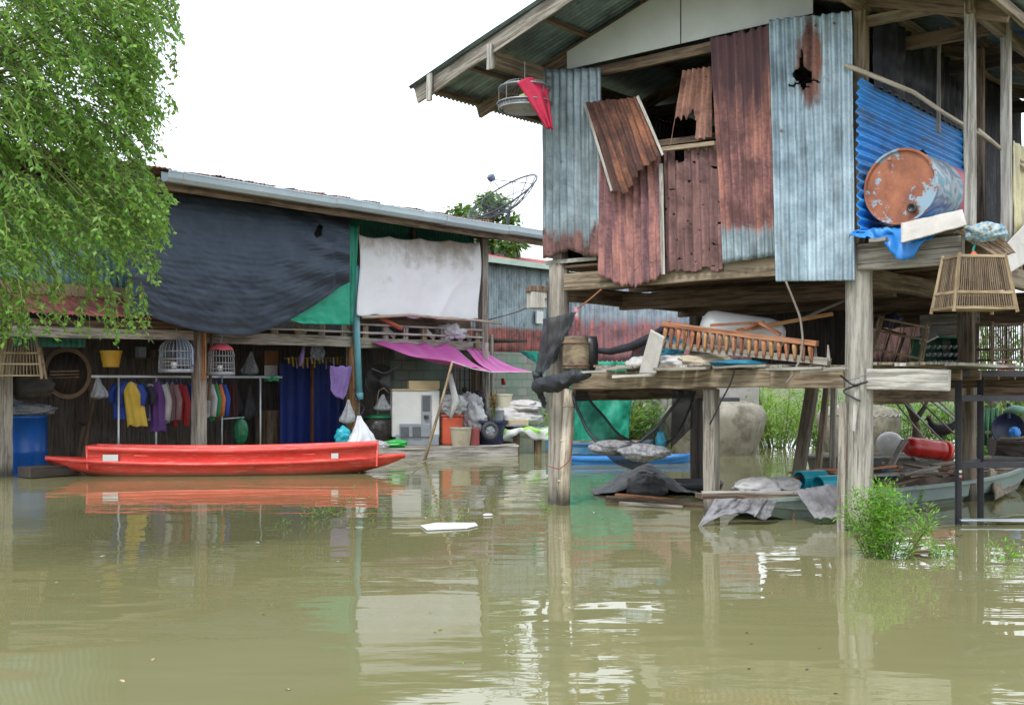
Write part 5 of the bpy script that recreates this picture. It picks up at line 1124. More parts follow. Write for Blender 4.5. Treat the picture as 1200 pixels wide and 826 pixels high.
lz = LZ+.02
def on_l(px, k=.3): # a spot on the landing
    p = P(px, 520, 21.0); y = p4[0].y + (p4[1].y-p4[0].y)*(px-428)/178 + 1.9*k; q = P(px, 520, y); return V((q.x, q.y, lz))
# white cabinet
cq = on_l(488, .42); rzc = .18; cab = thing('white_cabinet', cq, 'white and grey drinking water cabinet with a beige top on the landing', 'cabinet'); CT = frame_at(cq, rzc); RM = Matrix.Rotation(rzc,4,'Z')
m = MB(); m.box(CT(-.13,.1,.62), (.72,.6,.9), RM); m.build('body', WHITE_PL, cab, bevel=.02)
m = MB(); m.box(CT(.32,.1,.62), (.22,.6,.9), RM); m.build('side_panel', WHITE_PL, cab, bevel=.012)
m = MB(); m.box(CT(0,.08,.11), (.84,.6,.22), RM); m.build('plinth', GREY_PL, cab, bevel=.012)
m = MB(); m.box(CT(-.05,-.22,.3), (.6,.06,.26), RM); lpan = m.build('lower_panel', GREY_PL, cab, bevel=.012)
m = MB(); m.box(CT(-.25,-.255,.27), (.16,.02,.2), RM); m.box(CT(-.02,-.255,.27), (.16,.02,.2), RM); m.build('grille', DGREY_PL, lpan, bevel=.006)
m = MB(); m.box(CT(.17,-.215,.66), (.2,.02,.66), RM); dpan = m.build('dispenser_panel', GREY_PL, cab, bevel=.006)
m = MB(); m.box(CT(.17,-.225,.82), (.15,.02,.3), RM); m.build('dispenser_recess', DGREY_PL, dpan, bevel=.004)
m = MB(); m.box(CT(.15,-.25,.56), (.05,.05,.07), RM); m.tube([CT(.2,-.25,.6), CT(.2,-.27,.52)], .012, 6); m.build('tap', BLACK_PL, dpan, bevel=.004)
m = MB(); m.box(CT(-.05,.1,1.085), (.9,.64,.03), RM); m.build('top_board', BEIGE_PL, cab, bevel=.005)
m = MB(); m.box(CT(.14,.1,1.18), (.6,.5,.16), RM); tag(m.build('beige_box', BEIGE_PL, bevel=.008), 'flat beige box on top of the white cabinet', 'box')
m = MB(); q0 = CT(-.12,-.36,0)
bag('green_bottle', on_l(463,.12)+Z*.07, (.24,.08,.08), GREEN_PL, 'bright green plastic bag lying at the edge of the landing', 'bag', 5)
bag('clear_plastic_bag', on_l(442,.1)+Z*.06, (.22,.12,.08), CLEAR, 'pale plastic scraps beside the bright green bag on the landing', 'bag', 6)
q = on_l(530,.35); og = thing('orange_tub', q, 'square orange red tub standing next to the white cabinet', 'tub'); m = MB(); m.box(q+Z*.28, (.42,.4,.56)); m.build('body', ORANGE_PL, og, bevel=.04); m = MB(); m.box(q+Z*.575, (.45,.43,.04)); m.build('rim', ORANGE_PL, og, bevel=.012)
pail(on_l(540,.08), .17, .21, .36, basic('dirty_cream_plastic',(.45,.4,.3),(.36,.31,.23),4,.5,dirt=(.2,.15,.1)), 'dirty cream bucket in front of the orange tub')
bag('clear_plastic_bag', on_l(530,.3)+Z*.78, (.3,.24,.22), CLEAR, 'pale plastic bag heaped on the orange red tub', 'bag', 11, amp=.35)
bag('clear_plastic_bag', on_l(549,.5)+Z*.72, (.3,.24,.3), CLEAR, 'big pale plastic bag bulging behind the cream bucket', 'bag', 14, amp=.35)
bag('clear_plastic_bag', on_l(556,.3)+Z*.5, (.24,.2,.32), CLEAR, 'drooping clear plastic bag between the buckets and the plum tub', 'bag', 17, amp=.35)
q = on_l(572,.35); m = MB(); m.lathe([(0,0),(.3,0),(.37,.42),(.41,.43),(.41,.47),(.36,.47),(.29,.04),(0,.04)], q, None, 32); tag(m.build('plum_tub', NAVY_PL), 'round dark blue tub with a plum rim on the landing', 'tub')
m = MB(); m.box(on_l(551,.12)+Z*.17, (.36,.3,.34)); tag(m.build('red_crate', basic('dull_red_plastic',(.25,.05,.05),(.2,.04,.04),4,.5), bevel=.015), 'dull red crate under the clear plastic bag', 'crate')
fp = thing('red_flower_plant', on_l(578,.25)+Z*.45, 'potted plant with red flowers above the dark blue tub', 'plant'); m = MB(); m2 = MB(); m3 = MB(); random.seed(31)
b_ = on_l(578,.25)+Z*.45
for k in range(5): t_ = b_+V((random.uniform(-.06,.06),random.uniform(-.06,.06),random.uniform(.4,.62))); m.tube([b_, b_.lerp(t_,.5)+V((.02,0,0)), t_], .007, 5); [m2.leaf(b_.lerp(t_, random.uniform(.2,1)), V((random.uniform(-1,1),random.uniform(-1,1),.4)), Z, .11, .04) for _ in range(9)]; [m3.leaf(b_.lerp(t_, random.uniform(.55,1.05)), V((random.uniform(-1,1),random.uniform(-1,1),.5)), Z, .07, .05) for _ in range(10)]
m.build('stem', TWIG, fp); m2.build('leaves', LEAF_BANK, fp); m3.build('flowers', RED_D, fp)
# table under printed plastic, sacks and buckets
tb = thing('low_table', wl(602,534), 'low dark table holding sacks beside the stilt house post', 'table'); tq = [P(572,509,22.3), P(645,508,22.6)]; tz = .48
t0_, t1_ = V((tq[0].x,tq[0].y,tz)), V((tq[1].x,tq[1].y,tz)); m = MB(); m.beam(t0_+V((0,.35,0)), t1_+V((0,.35,0)), .8, .05); m.build('tabletop', W_BROWN, tb)
for f in (.12,.45,.8):
    for dy in (0.,.65): q = t0_.lerp(t1_, f); m = MB(); m.beam(V((q.x,q.y+dy,-.4)), V((q.x,q.y+dy,tz)), .1, .1, SX); m.build('leg', W_BROWN, tb)
m = MB()
def pr_(u, v): p = t0_.lerp(t1_, u*1.1-.05)+V((0,-.12+.9*min(1,v*1.6),0))*1 ; p = t0_.lerp(t1_,u*1.1-.05) + V((0,.8-.95*min(1,v*1.45),.05)); p.z -= max(0, v-.69)*(.5+.5*nz((u*5,1,1))+1.3*max(0,.3-u)+1.6*max(0,u-.7)); p.z += .05*nz((u*6,v*4,3)) + .03*math.sin(u*13); p.y += .06*nz((u*7,v*3,1)); return p
m.grid(pr_, 40, 24); tag(m.build('printed_plastic_sheet', PRINT, solid=.006, smooth=True), 'green and white printed plastic sheet draped over the low table', 'plastic sheet')
q = P(574,505,21.9); ax = V((.35,-.9,.1)).to_track_quat('Z','Y').to_matrix(); wh = thing('small_wheel', q-Z*.18, 'small black wheel with a grey hub leaning on the low table', 'wheel')
m = MB(); m.tube([q + ax @ V((.14*math.cos(2*math.pi*k/28), .14*math.sin(2*math.pi*k/28), 0)) for k in range(29)], .05, 10, cap=False); tyre_ = m.build('tyre', RUBBER, wh, smooth=True)
m = MB(); m.lathe([(0,-.03),(.1,-.03),(.1,.02),(.04,.03),(0,.035)], q, ax, 20); 
for k in range(5): a=2*math.pi*k/5; m.beam(q+ax@V((.03*math.cos(a),.03*math.sin(a),.035)), q+ax@V((.1*math.cos(a),.1*math.sin(a),.03)), .03, .012, n=1)
m.build('hub', GREY_PL, tyre_)
tt = tz+.07
def on_t(px, dy): q = t0_.lerp(t1_, (px-572)/73); q2 = P(px, 500, q.y+dy); return V((q2.x,q2.y,tt))
pail(on_t(590,.45)+Z*.38, .15,.18,.28, basic('cream_plastic',(.55,.52,.38),(.48,.45,.32),4,.45), 'cream bucket perched on the sacks above the low table')
bag('white_sack', on_t(590,.5)+Z*.2, (.42,.34,.24), SACK_W, 'grey white sack under the cream bucket on the low table', 'sack', 21)
bag('white_sack', on_t(612,.4)+Z*.16, (.42,.3,.17), SACK_W, 'lower white sack on the low table nearest the stilt house post', 'sack', 24, .2)
bag('white_sack', on_t(611,.45)+Z*.4, (.46,.3,.14), SACK_W, 'top white sack folded over on the low table pile', 'sack', 27, -.15)
m = MB(); m.box(on_t(606,.1)+Z*.08, (.46,.3,.13)); tag(m.build('shallow_box', basic('cream_card',(.5,.42,.28),(.42,.35,.22),4,.7), bevel=.008), 'shallow cream box on the printed sheet of the low table', 'box')
m = MB(); m.beam(on_t(590,-.08)+Z*.03, on_t(615,-.1)+Z*.04, .1, .05); tag(m.build('grey_slab', CEM, bevel=.006), 'thin grey slab lying on the printed plastic sheet', 'slab')
pail(on_t(583,.2)+Z*.0, .12,.13,.34, GREY_PL, 'grey bucket squeezed between the dark blue tub and the sacks')
# hanging tools behind the awning
random.seed(12)
for i in range(6):
    x = 528+i*5.5; q = LE(x, 440, .0); m = MB(); m.tube([q+Z*.2, q-Z*random.uniform(.4,.75)], .014, 6); m.lathe([(0,-.05),(.05,-.03),(.06,.05),(0,.06)], q-Z*random.uniform(.3,.6), None, 10); tag(m.build('hanging_tool', random.choice([DKWIRE, W_BROWN, WIRE]), smooth=True), 'thin dark tool hanging against the block wall under the awning', 'tool', 'tools on the block wall')
for x, Y, w, mt, lab in ((557,24.2,.13,W_BROWN,'brown post standing behind the purple awnings left of the red flowers'),(569,23.9,.1,W_PALE,'pale post behind the red flowers under the awning')):
    m = MB(); q = P(x,500,Y); m.beam(V((q.x,q.y,-.4)), V((q.x,q.y,2.3)), w, w, SX); tag(m.build('wooden_post', mt, bevel=.008), lab, 'post')
bag('black_bottle', P(562,467,23.6), (.13,.12,.18), BLACK_PL, 'black jug hanging on the brown post under the awning', 'jug', 6, amp=.1)
m = MB(); m.tube([P(589,443,24.0), P(590,448,24.0), P(590,451,24.0)], [.03,.05,.04], 8); tag(m.build('red_tin', RED_D, smooth=True), 'small red tin hanging below the smaller purple awning', 'tin')
# loose wires on the front
def wire(name, pts, r, mat, lab, cat='wire'):
    m = MB(); P_ = [V(p) for p in pts]; out = []
    for i in range(len(P_)-1):
        for k in range(6): out.append(P_[i].lerp(P_[i+1], k/6))
    out.append(P_[-1]); 
    for _ in range(2): out = [out[0]] + [(out[i-1]+out[i]*2+out[i+1])/4 for i in range(1,len(out)-1)] + [out[-1]]
    m.tube(out, r, 5); return tag(m.build(name, mat, smooth=True), lab, cat)
wire('grey_cable', [LE(436,432,.05), LE(450,438,.05), LE(466,430,.05), LE(480,415,.05)], .012, WIRE, 'grey cable looping under the left end of the purple awning', 'cable')
wire('grey_cable', [LE(414,455,.25), LE(420,470,.25), LE(428,478,.25), LE(418,492,.25)], .012, DKWIRE, 'dark cable coiled at the foot of the cyan drainpipe', 'cable')
bag('wire_tangle', LE(528,389,.12), (.3,.06,.16), CLEAR, 'pale tangle of cord and plastic on the beam above the purple awning', 'tangle', 8, amp=.6)
wire('mooring_rope', [P(475,541,18.2), P(485,545,18.8), P(505,538,20.3)], .012, W_PALE, 'pale rope running from the red boat to the landing', 'rope')
# more of the dim clutter under the long building
q0, q1 = LE(160,420,-2.2), LE(228,420,-2.2); m = MB(); m.beam(q0, q1, .3, .03); o = tag(m.build('wall_shelf', W_BROWN, bevel=.004), 'dim wooden shelf on the back wall above the clothes rail', 'shelf')
random.seed(17)
for i, (x, w, h, mt, lab) in enumerate(((165,.16,.2,GREY_PL,'grey box at the left end of the dim wall shelf'),(178,.2,.14,W_BROWN,'low brown box on the dim wall shelf'),(191,.12,.24,DKGREEN_PL,'dark green tin on the dim wall shelf'),(203,.2,.18,NAVY_PL,'dark blue box on the dim wall shelf'),(217,.14,.12,BEIGE_PL,'small beige box at the right end of the dim wall shelf'))):
    q = LE(x,420,-2.2); m = MB(); m.box(q+Z*(h/2+.017), (w,w*.8,h), Matrix.Rotation(LROT+random.uniform(-.2,.2),4,'Z')); tag(m.build('storage_box', mt, bevel=.012), lab, 'box')
for i, (x, yt, yb, w, mt, lab) in enumerate(((275,446,486,.2,CM('faded_black_coat',(.05,.05,.055)),'black coat hanging on the back wall right of the rail'),(292,450,492,.16,CM('faded_grey_coat',(.12,.12,.13)),'grey coat hanging on the back wall left of the last upright'),(100,450,500,.18,CM('faded_brown_coat',(.1,.07,.05)),'brown coat hanging on the back wall at the left end of the rail'))):
    hung_bag(x, yt, yb, w*1.6, -2.1, mt, lab)
q = LE(318,520,-1.7); m = MB(); m.box(V((q.x,q.y,.45)), (.5,.4,.9), Matrix.Rotation(LROT,4,'Z')); tag(m.build('low_cupboard', W_BROWN, bevel=.01), 'brown low cupboard standing left of the blue door', 'cupboard')
q = LE(90,520,-2.2); m = MB(); m.beam(V((q.x,q.y,-.3)), V((q.x+.3,q.y,1.5)), .22, .04, SX); tag(m.build('leaning_board', W_BROWN, bevel=.004), 'brown board leaning on the back wall right of the blue barrel', 'board')
# ------------------------------------------------------------------ things on and around the stilt house
# rusty drum on the porch
d0 = HB(1056,218,-.02); d0.z = 2.9 + .305; dr_ax = (SX*.985 + UX*.06 - Z*.02).normalized(); ax = dr_ax.to_track_quat('Z','Y').to_matrix(); DR = .355
c0 = HB(1055,219,-.16)
drum = thing('rusty_drum', c0 - Z*DR + dr_ax*.4, 'rusty oil drum with flaking blue paint lying on the porch', 'drum')
for dd in (.15, .7):
    m = MB(); q_ = c0 + dr_ax*dd; zb_ = c0.z-DR; m.beam(V((q_.x,q_.y,(2.875+zb_)/2))-UX*.25, V((q_.x,q_.y,(2.875+zb_)/2))+UX*.25, .1, max(.03,zb_-2.875)); tag(m.build('drum_chock', W_BROWN, bevel=.006), 'brown timber chock under the rusty drum', 'timber', 'chocks under the rusty drum')
m = MB(); L_ = .9; pf = [(DR-.005,.0)]
for i in range(1, 40):
    z = L_*i/40; pf.append((DR + .012*(math.exp(-((z-.3)/.02)**2)+math.exp(-((z-.58)/.02)**2)), z))
m.lathe(pf, c0, ax, 48, caps=False); m.build('drum_side', DRUMSIDE, drum, smooth=True)
m = MB(); m.lathe([(DR-.015,.012),(DR+.008,.0),(DR+.012,-.008),(DR+.004,-.016),(DR-.012,-.014),(DR-.02,.012),(0,.014)][::-1], c0, ax, 48, caps=False); dend = m.build('drum_end', DRUMFACE, drum)
m = MB(); m.lathe([(DR-.01,L_-.02),(0,L_-.02)], c0, ax, 40); m.build('drum_end', DRUMFACE, drum)
def on_face(px, py): return _pl(px, py, c0 - dr_ax*.004, dr_ax, 0)
m = MB(); m.lathe([(.045,.01),(.045,-.02),(.032,-.024),(.026,-.004),(0,-.002)], on_face(1069,244), ax, 20); m.build('bung', BLACK_PL, dend, smooth=True)
m = MB(); m.lathe([(.02,.01),(.02,-.01),(0,-.012)], on_face(1042,187), ax, 14); m.build('small_bung', basic('light_rust', (.45,.2,.12), None, 6, .7), dend, smooth=True)
tq = [HB(1056,262,-.3), HB(1128,246,-.3), HB(1133,264,-.42), HB(1056,285,-.42)]
cloth('roof_tile_sheet', tq, SLATE, 'pale grey broken roofing sheet lying in front of the drum', 'roofing sheet', wr=.006, solid=.014, seed=4)
cloth('roof_tile_sheet', [HA(1166,300,5.06), HA(1205,258,5.06), HA(1216,300,5.14), HA(1178,323,5.14)], SLATE, 'pale grey roofing sheet slanting off the porch at the right edge', 'roofing sheet', wr=.006, solid=.014, seed=7)
tf = [HB(1004,273,.25), HB(1122,262,.25), HB(1120,292,-.42), HB(1004,292,-.3)]
def bt(u, v):
    p = tf[0].lerp(tf[1], u); b0_ = H(3.86+1.02*u, .35, 2.93); b1_ = H(3.86+1.0*u, -.26, 2.92); p = b0_.lerp(b1_, min(1, v*1.5)); 
    if v > .66: p = p + Z*-(v-.66)*(.18+.75*math.exp(-((u-.55)/.22)**2)) - SX*.05*(v-.66)*3
    return p + Z*(.09*abs(nz((u*5, v*3, 2)))+.05*abs(nz((u*13, v*8, 3)))) + SX*.05*nz((u*9, v*5, 7)) + SX*.02*nz((u*24, v*9, 1))
m = MB(); m.grid(bt, 44, 24); tag(m.build('blue_tarp', TARP_BL, solid=.005, smooth=True), 'crumpled bright blue tarp under the rusty drum', 'tarp')
m = MB(); m.beam(HB(1020,283,-.36), HB(1040,281,-.36), .08, .04); tag(m.build('wood_block', W_GREY, bevel=.004), 'small wood block lying on the blue tarp edge', 'block')
bag('rope_bundle', HB(1154,274,-.12), (.19,.17,.1), basic('blue_white_rope_mesh', (.12,.3,.42), (.42,.44,.4), 30, .8, bump=.9, lo=.45, hi=.55), 'bundle of blue and white netting on the porch corner', 'bundle', 4)
cloth('bark_slab', [HB(1118,270,-.25), HB(1160,266,-.25), HA(1190,296,5.3), HA(1170,302,5.2)], W_BROWN, 'curved brown bark board sloping off the porch corner under the netting bundle', 'board', wr=.03, solid=.02, seed=8)
wire('green_string', [HB(1143,285,-.2), HB(1140,294,-.24), HB(1144,300,-.26), HB(1141,306,-.3)], .012, basic('green_string_fibre', (.02,.25,.18), None, 5, .8), 'green string tying the big stick cage to the porch', 'string')
hk = HB(1141,362,-.32); frame_cage(V((hk.x,hk.y,hk.z)), .12, .43, .58, .46, .4, CANE_D, CANE, 'large tapered stick bird cage hanging under the porch corner', (.0,.3,1.), 26)
m = MB(); m.lathe([(.03,0),(.035,.02),(.015,.05),(0,.05)], HB(1141,304,-.32)+Z*.02, None, 12); tag(m.build('cage_hook_cap', ORANGE_PL, smooth=True), 'small orange cap on top of the large stick cage', 'cap')
# wicker frames and the second cage under the porch
frame_cage(P(1047,430,13.6), -.5, .55, .6, .55, .22, CANE_D, CANE, 'open wooden frame cage leaning at a tilt on the deck beside the crate', (.0,.3,.72,1.), 4, 'frame', .22)
frame_cage(P(1022,430,14.2), -.4, .5, .5, .5, .1, W_DARK, W_DARK, 'dark wooden frame leaning behind the tilted frame cage', (.0,1.), 3, 'frame', .3)
frame_cage(P(1171,422,13.2), .2, .4, .4, .42, .3, CANE_D, CANE_D, 'small square stick cage hanging in front of the greenery', (.0,.3,1.), 14)
cr = thing('bottle_crate', P(1097,429,14.6), 'dark crate with rows of clear bottles on the deck', 'crate'); q = P(1097,429,14.6)
m = MB(); 
for z in (.0,.36): m.box(q+V((0,0,.015+z)), (.52,.4,.03))
m.box(q+V((0,.2,.19)), (.52,.02,.36)); m.box(q+V((.25,0,.19)), (.02,.4,.36)); m.build('shell', DKGREEN_PL, cr, bevel=.005)
m = MB(); m.box(q+V((.27,-.05,.17)), (.05,.42,.4)); m.build('end_panel', basic('pale_green_board', (.28,.36,.2), (.2,.27,.15), 4, .7), cr, bevel=.005)
gl = basic('clear_bottle_glass', (.5,.53,.56), (.3,.33,.36), 20, .12, var=.3, bump=0)
for r in range(3):
    for k in range(6):
        m = MB(); o = q+V((-.17+.07*k, -.17+.02*r, .04+.1*r)); m.lathe([(0,0),(.028,0),(.028,.05),(.012,.075),(.012,.095),(0,.095)], o, V((0,-1,.2)).to_track_quat('Z','Y').to_matrix(), 10); tag(m.build('bottle', gl, smooth=True), 'clear bottle lying in the dark crate on the deck', 'bottle', 'bottles in the dark crate')
m = MB(); m.add([P(1077,402,14.2), P(1088,384,14.3), P(1100,394,14.0), P(1080,404,13.9)], [(0,1,2,3)]); tag(m.build('white_sheet', WHITE_PL, solid=.02), 'folded white sheet wedged above the bottle crate', 'sheet')
bag('blue_black_bundle', P(1046,376,14.3), (.12,.1,.1), NAVY_PL, 'dark blue bundle tucked under the floor beams near the frames', 'bundle', 3)
# balustrade piece lying on the deck
def bal(px, py, b=-.05): return HB(px, py, b)
bl_ = thing('turned_balustrade', HB(870,430,-.05), 'red brown wooden balustrade section lying across the deck', 'balustrade')
B0, B1 = HB(777,380,-.12), HB(958,403,-.2); C0, C1 = HB(777,404,-.05), HB(972,424,-.12)
m = MB(); m.beam(B0, B1, .07, .055, jit=.002); m.build('top_rail', W_RED, bl_, bevel=.006)
m = MB(); m.beam(C0, C1, .09, .075, jit=.002); m.build('bottom_rail', W_GREY, bl_, bevel=.004)
for i in range(21):
    f = (i+.5)/21.4; a_, b_ = B0.lerp(B1, f)-Z*.03, C0.lerp(C1, f*.955)+Z*.0 - SX*.06; m = MB(); m.tube([a_, a_.lerp(b_,.3), a_.lerp(b_,.85), b_-Z*.02], [.026,.028,.018,.014], 8); m.build('baluster', W_RED if i % 3 else W_ORANGE, bl_, smooth=True)
for x in (956, 971): m = MB(); m.beam(HB(x,423,-.14), HB(x-1,404,-.14), .035, .02, SX, taper=.4); m.build('end_picket', W_GREY, bl_)
# sacks, tile, tank, sticks, rags
m = MB(); tl = [HB(771,384,-.2), HB(779,398,-.2), HB(768,437,-.16), HB(747,437,-.16), HB(757,392,-.2)]
tl = [HB(763,386,-.3), HB(779,395,-.3), HB(769,438,-.22), HB(749,438,-.22)]
cloth('broken_tile', tl, SLATE, 'broken cream cement tile standing upright on the deck edge', 'tile', wr=.004, solid=.02, seed=3, hem=None)
bag('white_sack', HB(749,429,.1), (.16,.12,.11), SACK_W, 'small white sack behind the broken upright tile', 'sack', 31)
bag('white_sack', HB(797,426,.05), (.3,.22,.1), SACK_W, 'flat white sack right of the broken upright tile', 'sack', 34)
bag('white_sack', HB(826,424,.1), (.3,.2,.1), basic('tan_sack', (.42,.36,.26), (.34,.28,.2), 4, .7, bump=.4), 'tan brown sack lying under the left end of the balustrade', 'sack', 37)
bag('blue_cloth', HB(866,426,-.15), (.3,.15,.04), TARP_TE, 'teal blue cloth spread on the deck below the balustrade', 'cloth', 41)
bag('blue_cloth', HB(786,408,.25), (.16,.1,.14), TARP_TE, 'dark teal cloth bundle behind the first balusters', 'cloth', 42)
c0 = P(822,382,12.55); d = V((.93,-.05,-.13)).normalized(); ax2 = d.to_track_quat('Z','Y').to_matrix(); tk = thing('white_tank', c0+d*.4-Z*.2, 'stained white plastic tank lying behind the balustrade', 'tank')
m = MB(); m.lathe([(0,-.02),(.1,0),(.17,.05),(.19,.12),(.19,.75),(.175,.85),(.1,.93),(0,.94)], c0, ax2, 32, .03); m.build('tank_body', WHITE_PL, tk, smooth=True)
for i, (a_, b_, w, mt) in enumerate((((832,381,12.2),(890,378,12.1),.03,W_RED),((862,388,12.1),(975,368,12.6),.045,W_ORANGE),((890,378,12.0),(915,392,11.9),.04,W_RED),((872,386,12.0),(895,378,12.2),.03,W_RED),((940,373,13.),(990,352,13.2),.035,W_GREY))):
    m = MB(); m.beam(P(*a_), P(*b_), w, w, jit=.002); tag(m.build('loose_stick', mt, bevel=.003), ('pale grey stick poking up at the right of the dark store', 'loose brown stick in the pile above the balustrade')[i < 4], 'stick', 'sticks above the balustrade' if i < 4 else None)
wire('dry_vine', [HB(921,330,-.3), HB(930,352,-.32), HB(938,372,-.32), HB(941,398,-.33), HB(938,420,-.34), HB(928,441,-.36), HB(921,449,-.36)], .012, W_GREY, 'dry vine dangling from the floor past the balustrade', 'vine')
wire('black_rope', [HB(862,430,-.3), HB(856,450,-.28), HB(845,470,-.28), HB(832,497,-.28)], .009, BLACK_PL, 'black cord hanging off the deck beside the pale post', 'cord')
wire('black_rope', [HB(985,440,-.2), HB(1000,452,-.23), HB(1020,446,-.2), HB(985,458,-.2), HB(1008,470,-.22)], .01, BLACK_PL, 'black cord wound round the concrete post at deck height', 'cord')
wire('grey_string', [HB(985,448,-.19), HB(1001,444,-.2), HB(1022,436,-.19)], .006, WIRE, 'thin pale wire tied round the concrete post above the deck', 'cord')
m = MB(); m.beam(HB(1000,505,-.18), HB(1005,445,-.18), .03, .02, SX, taper=1.5); tag(m.build('wood_splint', W_PALE, bevel=.003), 'pointed splint of pale wood tied to the concrete post', 'splint')
m = MB(); m.tube([P(1022,459,11.9), P(1032,461,11.9), P(1034,468,11.9), P(1031,474,11.9)], .028, 9); tag(m.build('grey_elbow_pipe', GREY_PL, smooth=True), 'short grey bent pipe beside the concrete post under the deck', 'pipe')
# stump, black bag, box on the post
q = HB(675,433,-.1); st_ = thing('hollow_stump', q, 'charred hollow log bucket standing on the deck by the left post', 'log'); m = MB(); m.lathe([(.0,0),(.15,0),(.16,.03),(.15,.06),(.157,.2),(.15,.32),(.142,.36),(.14,.39),(.12,.39),(.11,.1),(0,.1)], q, None, 30, .07); m.build('body', LOGM, st_, smooth=True)
for z in (.05,.31): m = MB(); m.tube([q+V((.163*math.cos(2*math.pi*k/28), .163*math.sin(2*math.pi*k/28), z)) for k in range(29)], .008, 5, cap=False); m.build('wire_hoop', basic('rust_hoop',(.2,.09,.06),None,6,.8), st_)
m = MB(); p_ = HB(691,434,.05); m.lathe([(.0,0),(.09,.0),(.1,.3),(.085,.4),(0,.41)], p_, None, 18, .2); tag(m.build('black_bag', BLACK_PL, smooth=True), 'black plastic bag standing against the hollow log', 'bag')
wire('tie_rope', [HB(676,362,-.1), HB(690,352,-.1), HB(705,339,-.08)], .01, basic('orange_rope', (.35,.14,.06), None, 5, .8), 'orange rope tying the black net to the floor beam', 'rope')
m = MB(); m.tube([HB(675,360,-.12), HB(676,372,-.12), HB(677,388,-.12)], [.02,.035,.02], 8); tag(m.build('red_white_rag', CM('rag_red', (.4,.05,.05), (.5,.48,.48)), smooth=True), 'red and white rag knotted at the corner of the black net', 'rag')
bx = HB(629,352,-.06); m = MB(); m.box(bx, (.2,.2,.2), Matrix.Rotation(.3,4,'Z')); o = tag(m.build('meter_box', W_PALE, bevel=.01), 'old pale wooden box fixed to the left side of the house post', 'box')
m = MB(); m.box(bx+Z*.135, (.24,.22,.07), Matrix.Rotation(.2,4,'Z')); tag(m.build('brown_board', W_BROWN, bevel=.006), 'dark brown board strapped over the pale wooden box', 'board')
# black shade net wound on the left post
def bn(u, v):
    a = HB(636,374,-.24).lerp(HB(676,365,-.2), u); b = HB(625,455,-.3).lerp(HB(652,420,-.22), u); p = a.lerp(b, v)
    return p - SX*(.02*math.sin(u*9+v*3)*v + .03*nz((u*4,v*5,2)) + .012*math.sin(u*31-v*4) + .015*nz((u*9-v*5,v*4,6)))
m = MB(); m.grid(bn, 30, 30); tag(m.build('black_net', NET_BK2, smooth=True), 'black shade net stretched down from the left house post', 'netting')
m = MB()
def dense(ps, k=8):
    out = []
    for i in range(len(ps)-1): out += [V(ps[i]).lerp(V(ps[i+1]), j/k) for j in range(k)]
    out.append(V(ps[-1]))
    for _ in range(3): out = [out[0]] + [(out[i-1]+out[i]*2+out[i+1])/4 for i in range(1, len(out)-1)] + [out[-1]]
    return out
d1 = dense([HB(628,445,-.3), HB(632,452,-.34), HB(650,450,-.36), HB(672,441,-.34), HB(692,437,-.28)]); m.tube(d1, [.045+.055*math.sin(math.pi*i/(len(d1)-1))+.02*nz((i*.5,1,1)) for i in range(len(d1))], 26)
d2 = dense([HB(630,436,-.3), HB(629,455,-.28), HB(634,466,-.2), HB(638,476,-.16)]); m.tube(d2, [.06-.04*i/(len(d2)-1)+.012*nz((i*.5,3,1)) for i in range(len(d2))], 22)
for p in range(len(m.v)): q = m.v[p]; m.v[p] = q + V((nz(q*9), nz(q*9+V((4,0,0))), nz(q*9+V((0,5,0)))))*.035 + V((nz(q*26), nz(q*26+V((4,0,0))), nz(q*26+V((0,5,0)))))*.018
tag(m.build('black_net_roll', NET_BK2, smooth=True), 'bunched roll of black net around the left house post', 'netting')
m = MB(); pts = [HB(690,410,.3), HB(715,412,.3), HB(740,406,.28), HB(765,394,.2), HB(785,380,.1)]; out = []
for i in range(4): out += [pts[i].lerp(pts[i+1], k/6) for k in range(6)]
m.tube(out+[pts[-1]], [.03+.02*math.sin(i*.12) for i in range(25)], 10); tag(m.build('black_hammock_edge', NET_BK2, smooth=True), 'thick black net band slung from the log to the balustrade', 'netting')
cloth('dark_net', [HB(745,402,.3), HB(785,384,.15), HB(775,425,.3), HB(738,420,.3)], NET_BK, 'thin dark net hanging under the black band behind the upright tile', 'netting', wr=.02, seed=4)
# hammock of black net with bundles below the deck
HM0, HM1 = HB(677,458,.1), HB(806,458,.5)
def hm(u, v):
    s = math.sin(math.pi*u)**.8*(1 if u < .5 else .96); base = HM0.lerp(HM1, u); zz = .0 - .93*s*(.66+.34*math.sin(math.pi*(.08+.84*v))**.9) ; d = SX*(-.3+.75*v)*(.35+.65*math.sin(math.pi*u)) ; t = V((0,0,-.02*math.sin(u*40)*.4)) ; k = .03*nz((u*6,v*6,2))
    return base + d + Z*(zz + k) + t
m = MB(); m.grid(hm, 50, 24); tag(m.build('net_hammock', NET_BK, smooth=True), 'black net hammock slung under the deck, sagging with bundles', 'hammock')
m = MB(); m.tube([hm(i/30, 0.0)-SX*.01 for i in range(31)], .02, 7); m.tube([hm(i/30, 1.0) for i in range(31)], .016, 7); tag(m.build('hammock_edge_rope', NET_BK2, smooth=True), 'thick dark edge rope of the black net hammock', 'rope')
bag('grey_bundle', HB(718,524,.05), (.3,.15,.085), SACK_GY, 'mottled grey bundle at the left in the net hammock', 'bundle', 51, .3)
bag('grey_bundle', HB(755,530,.1), (.31,.17,.1), SACK_GY, 'larger pale mottled bundle at the middle of the net hammock', 'bundle', 54, -.3)
bag('blue_scrap', HB(774,517,.25), (.06,.06,.12), TARP_TE, 'small blue scrap stuck in the net hammock', 'scrap', 57)
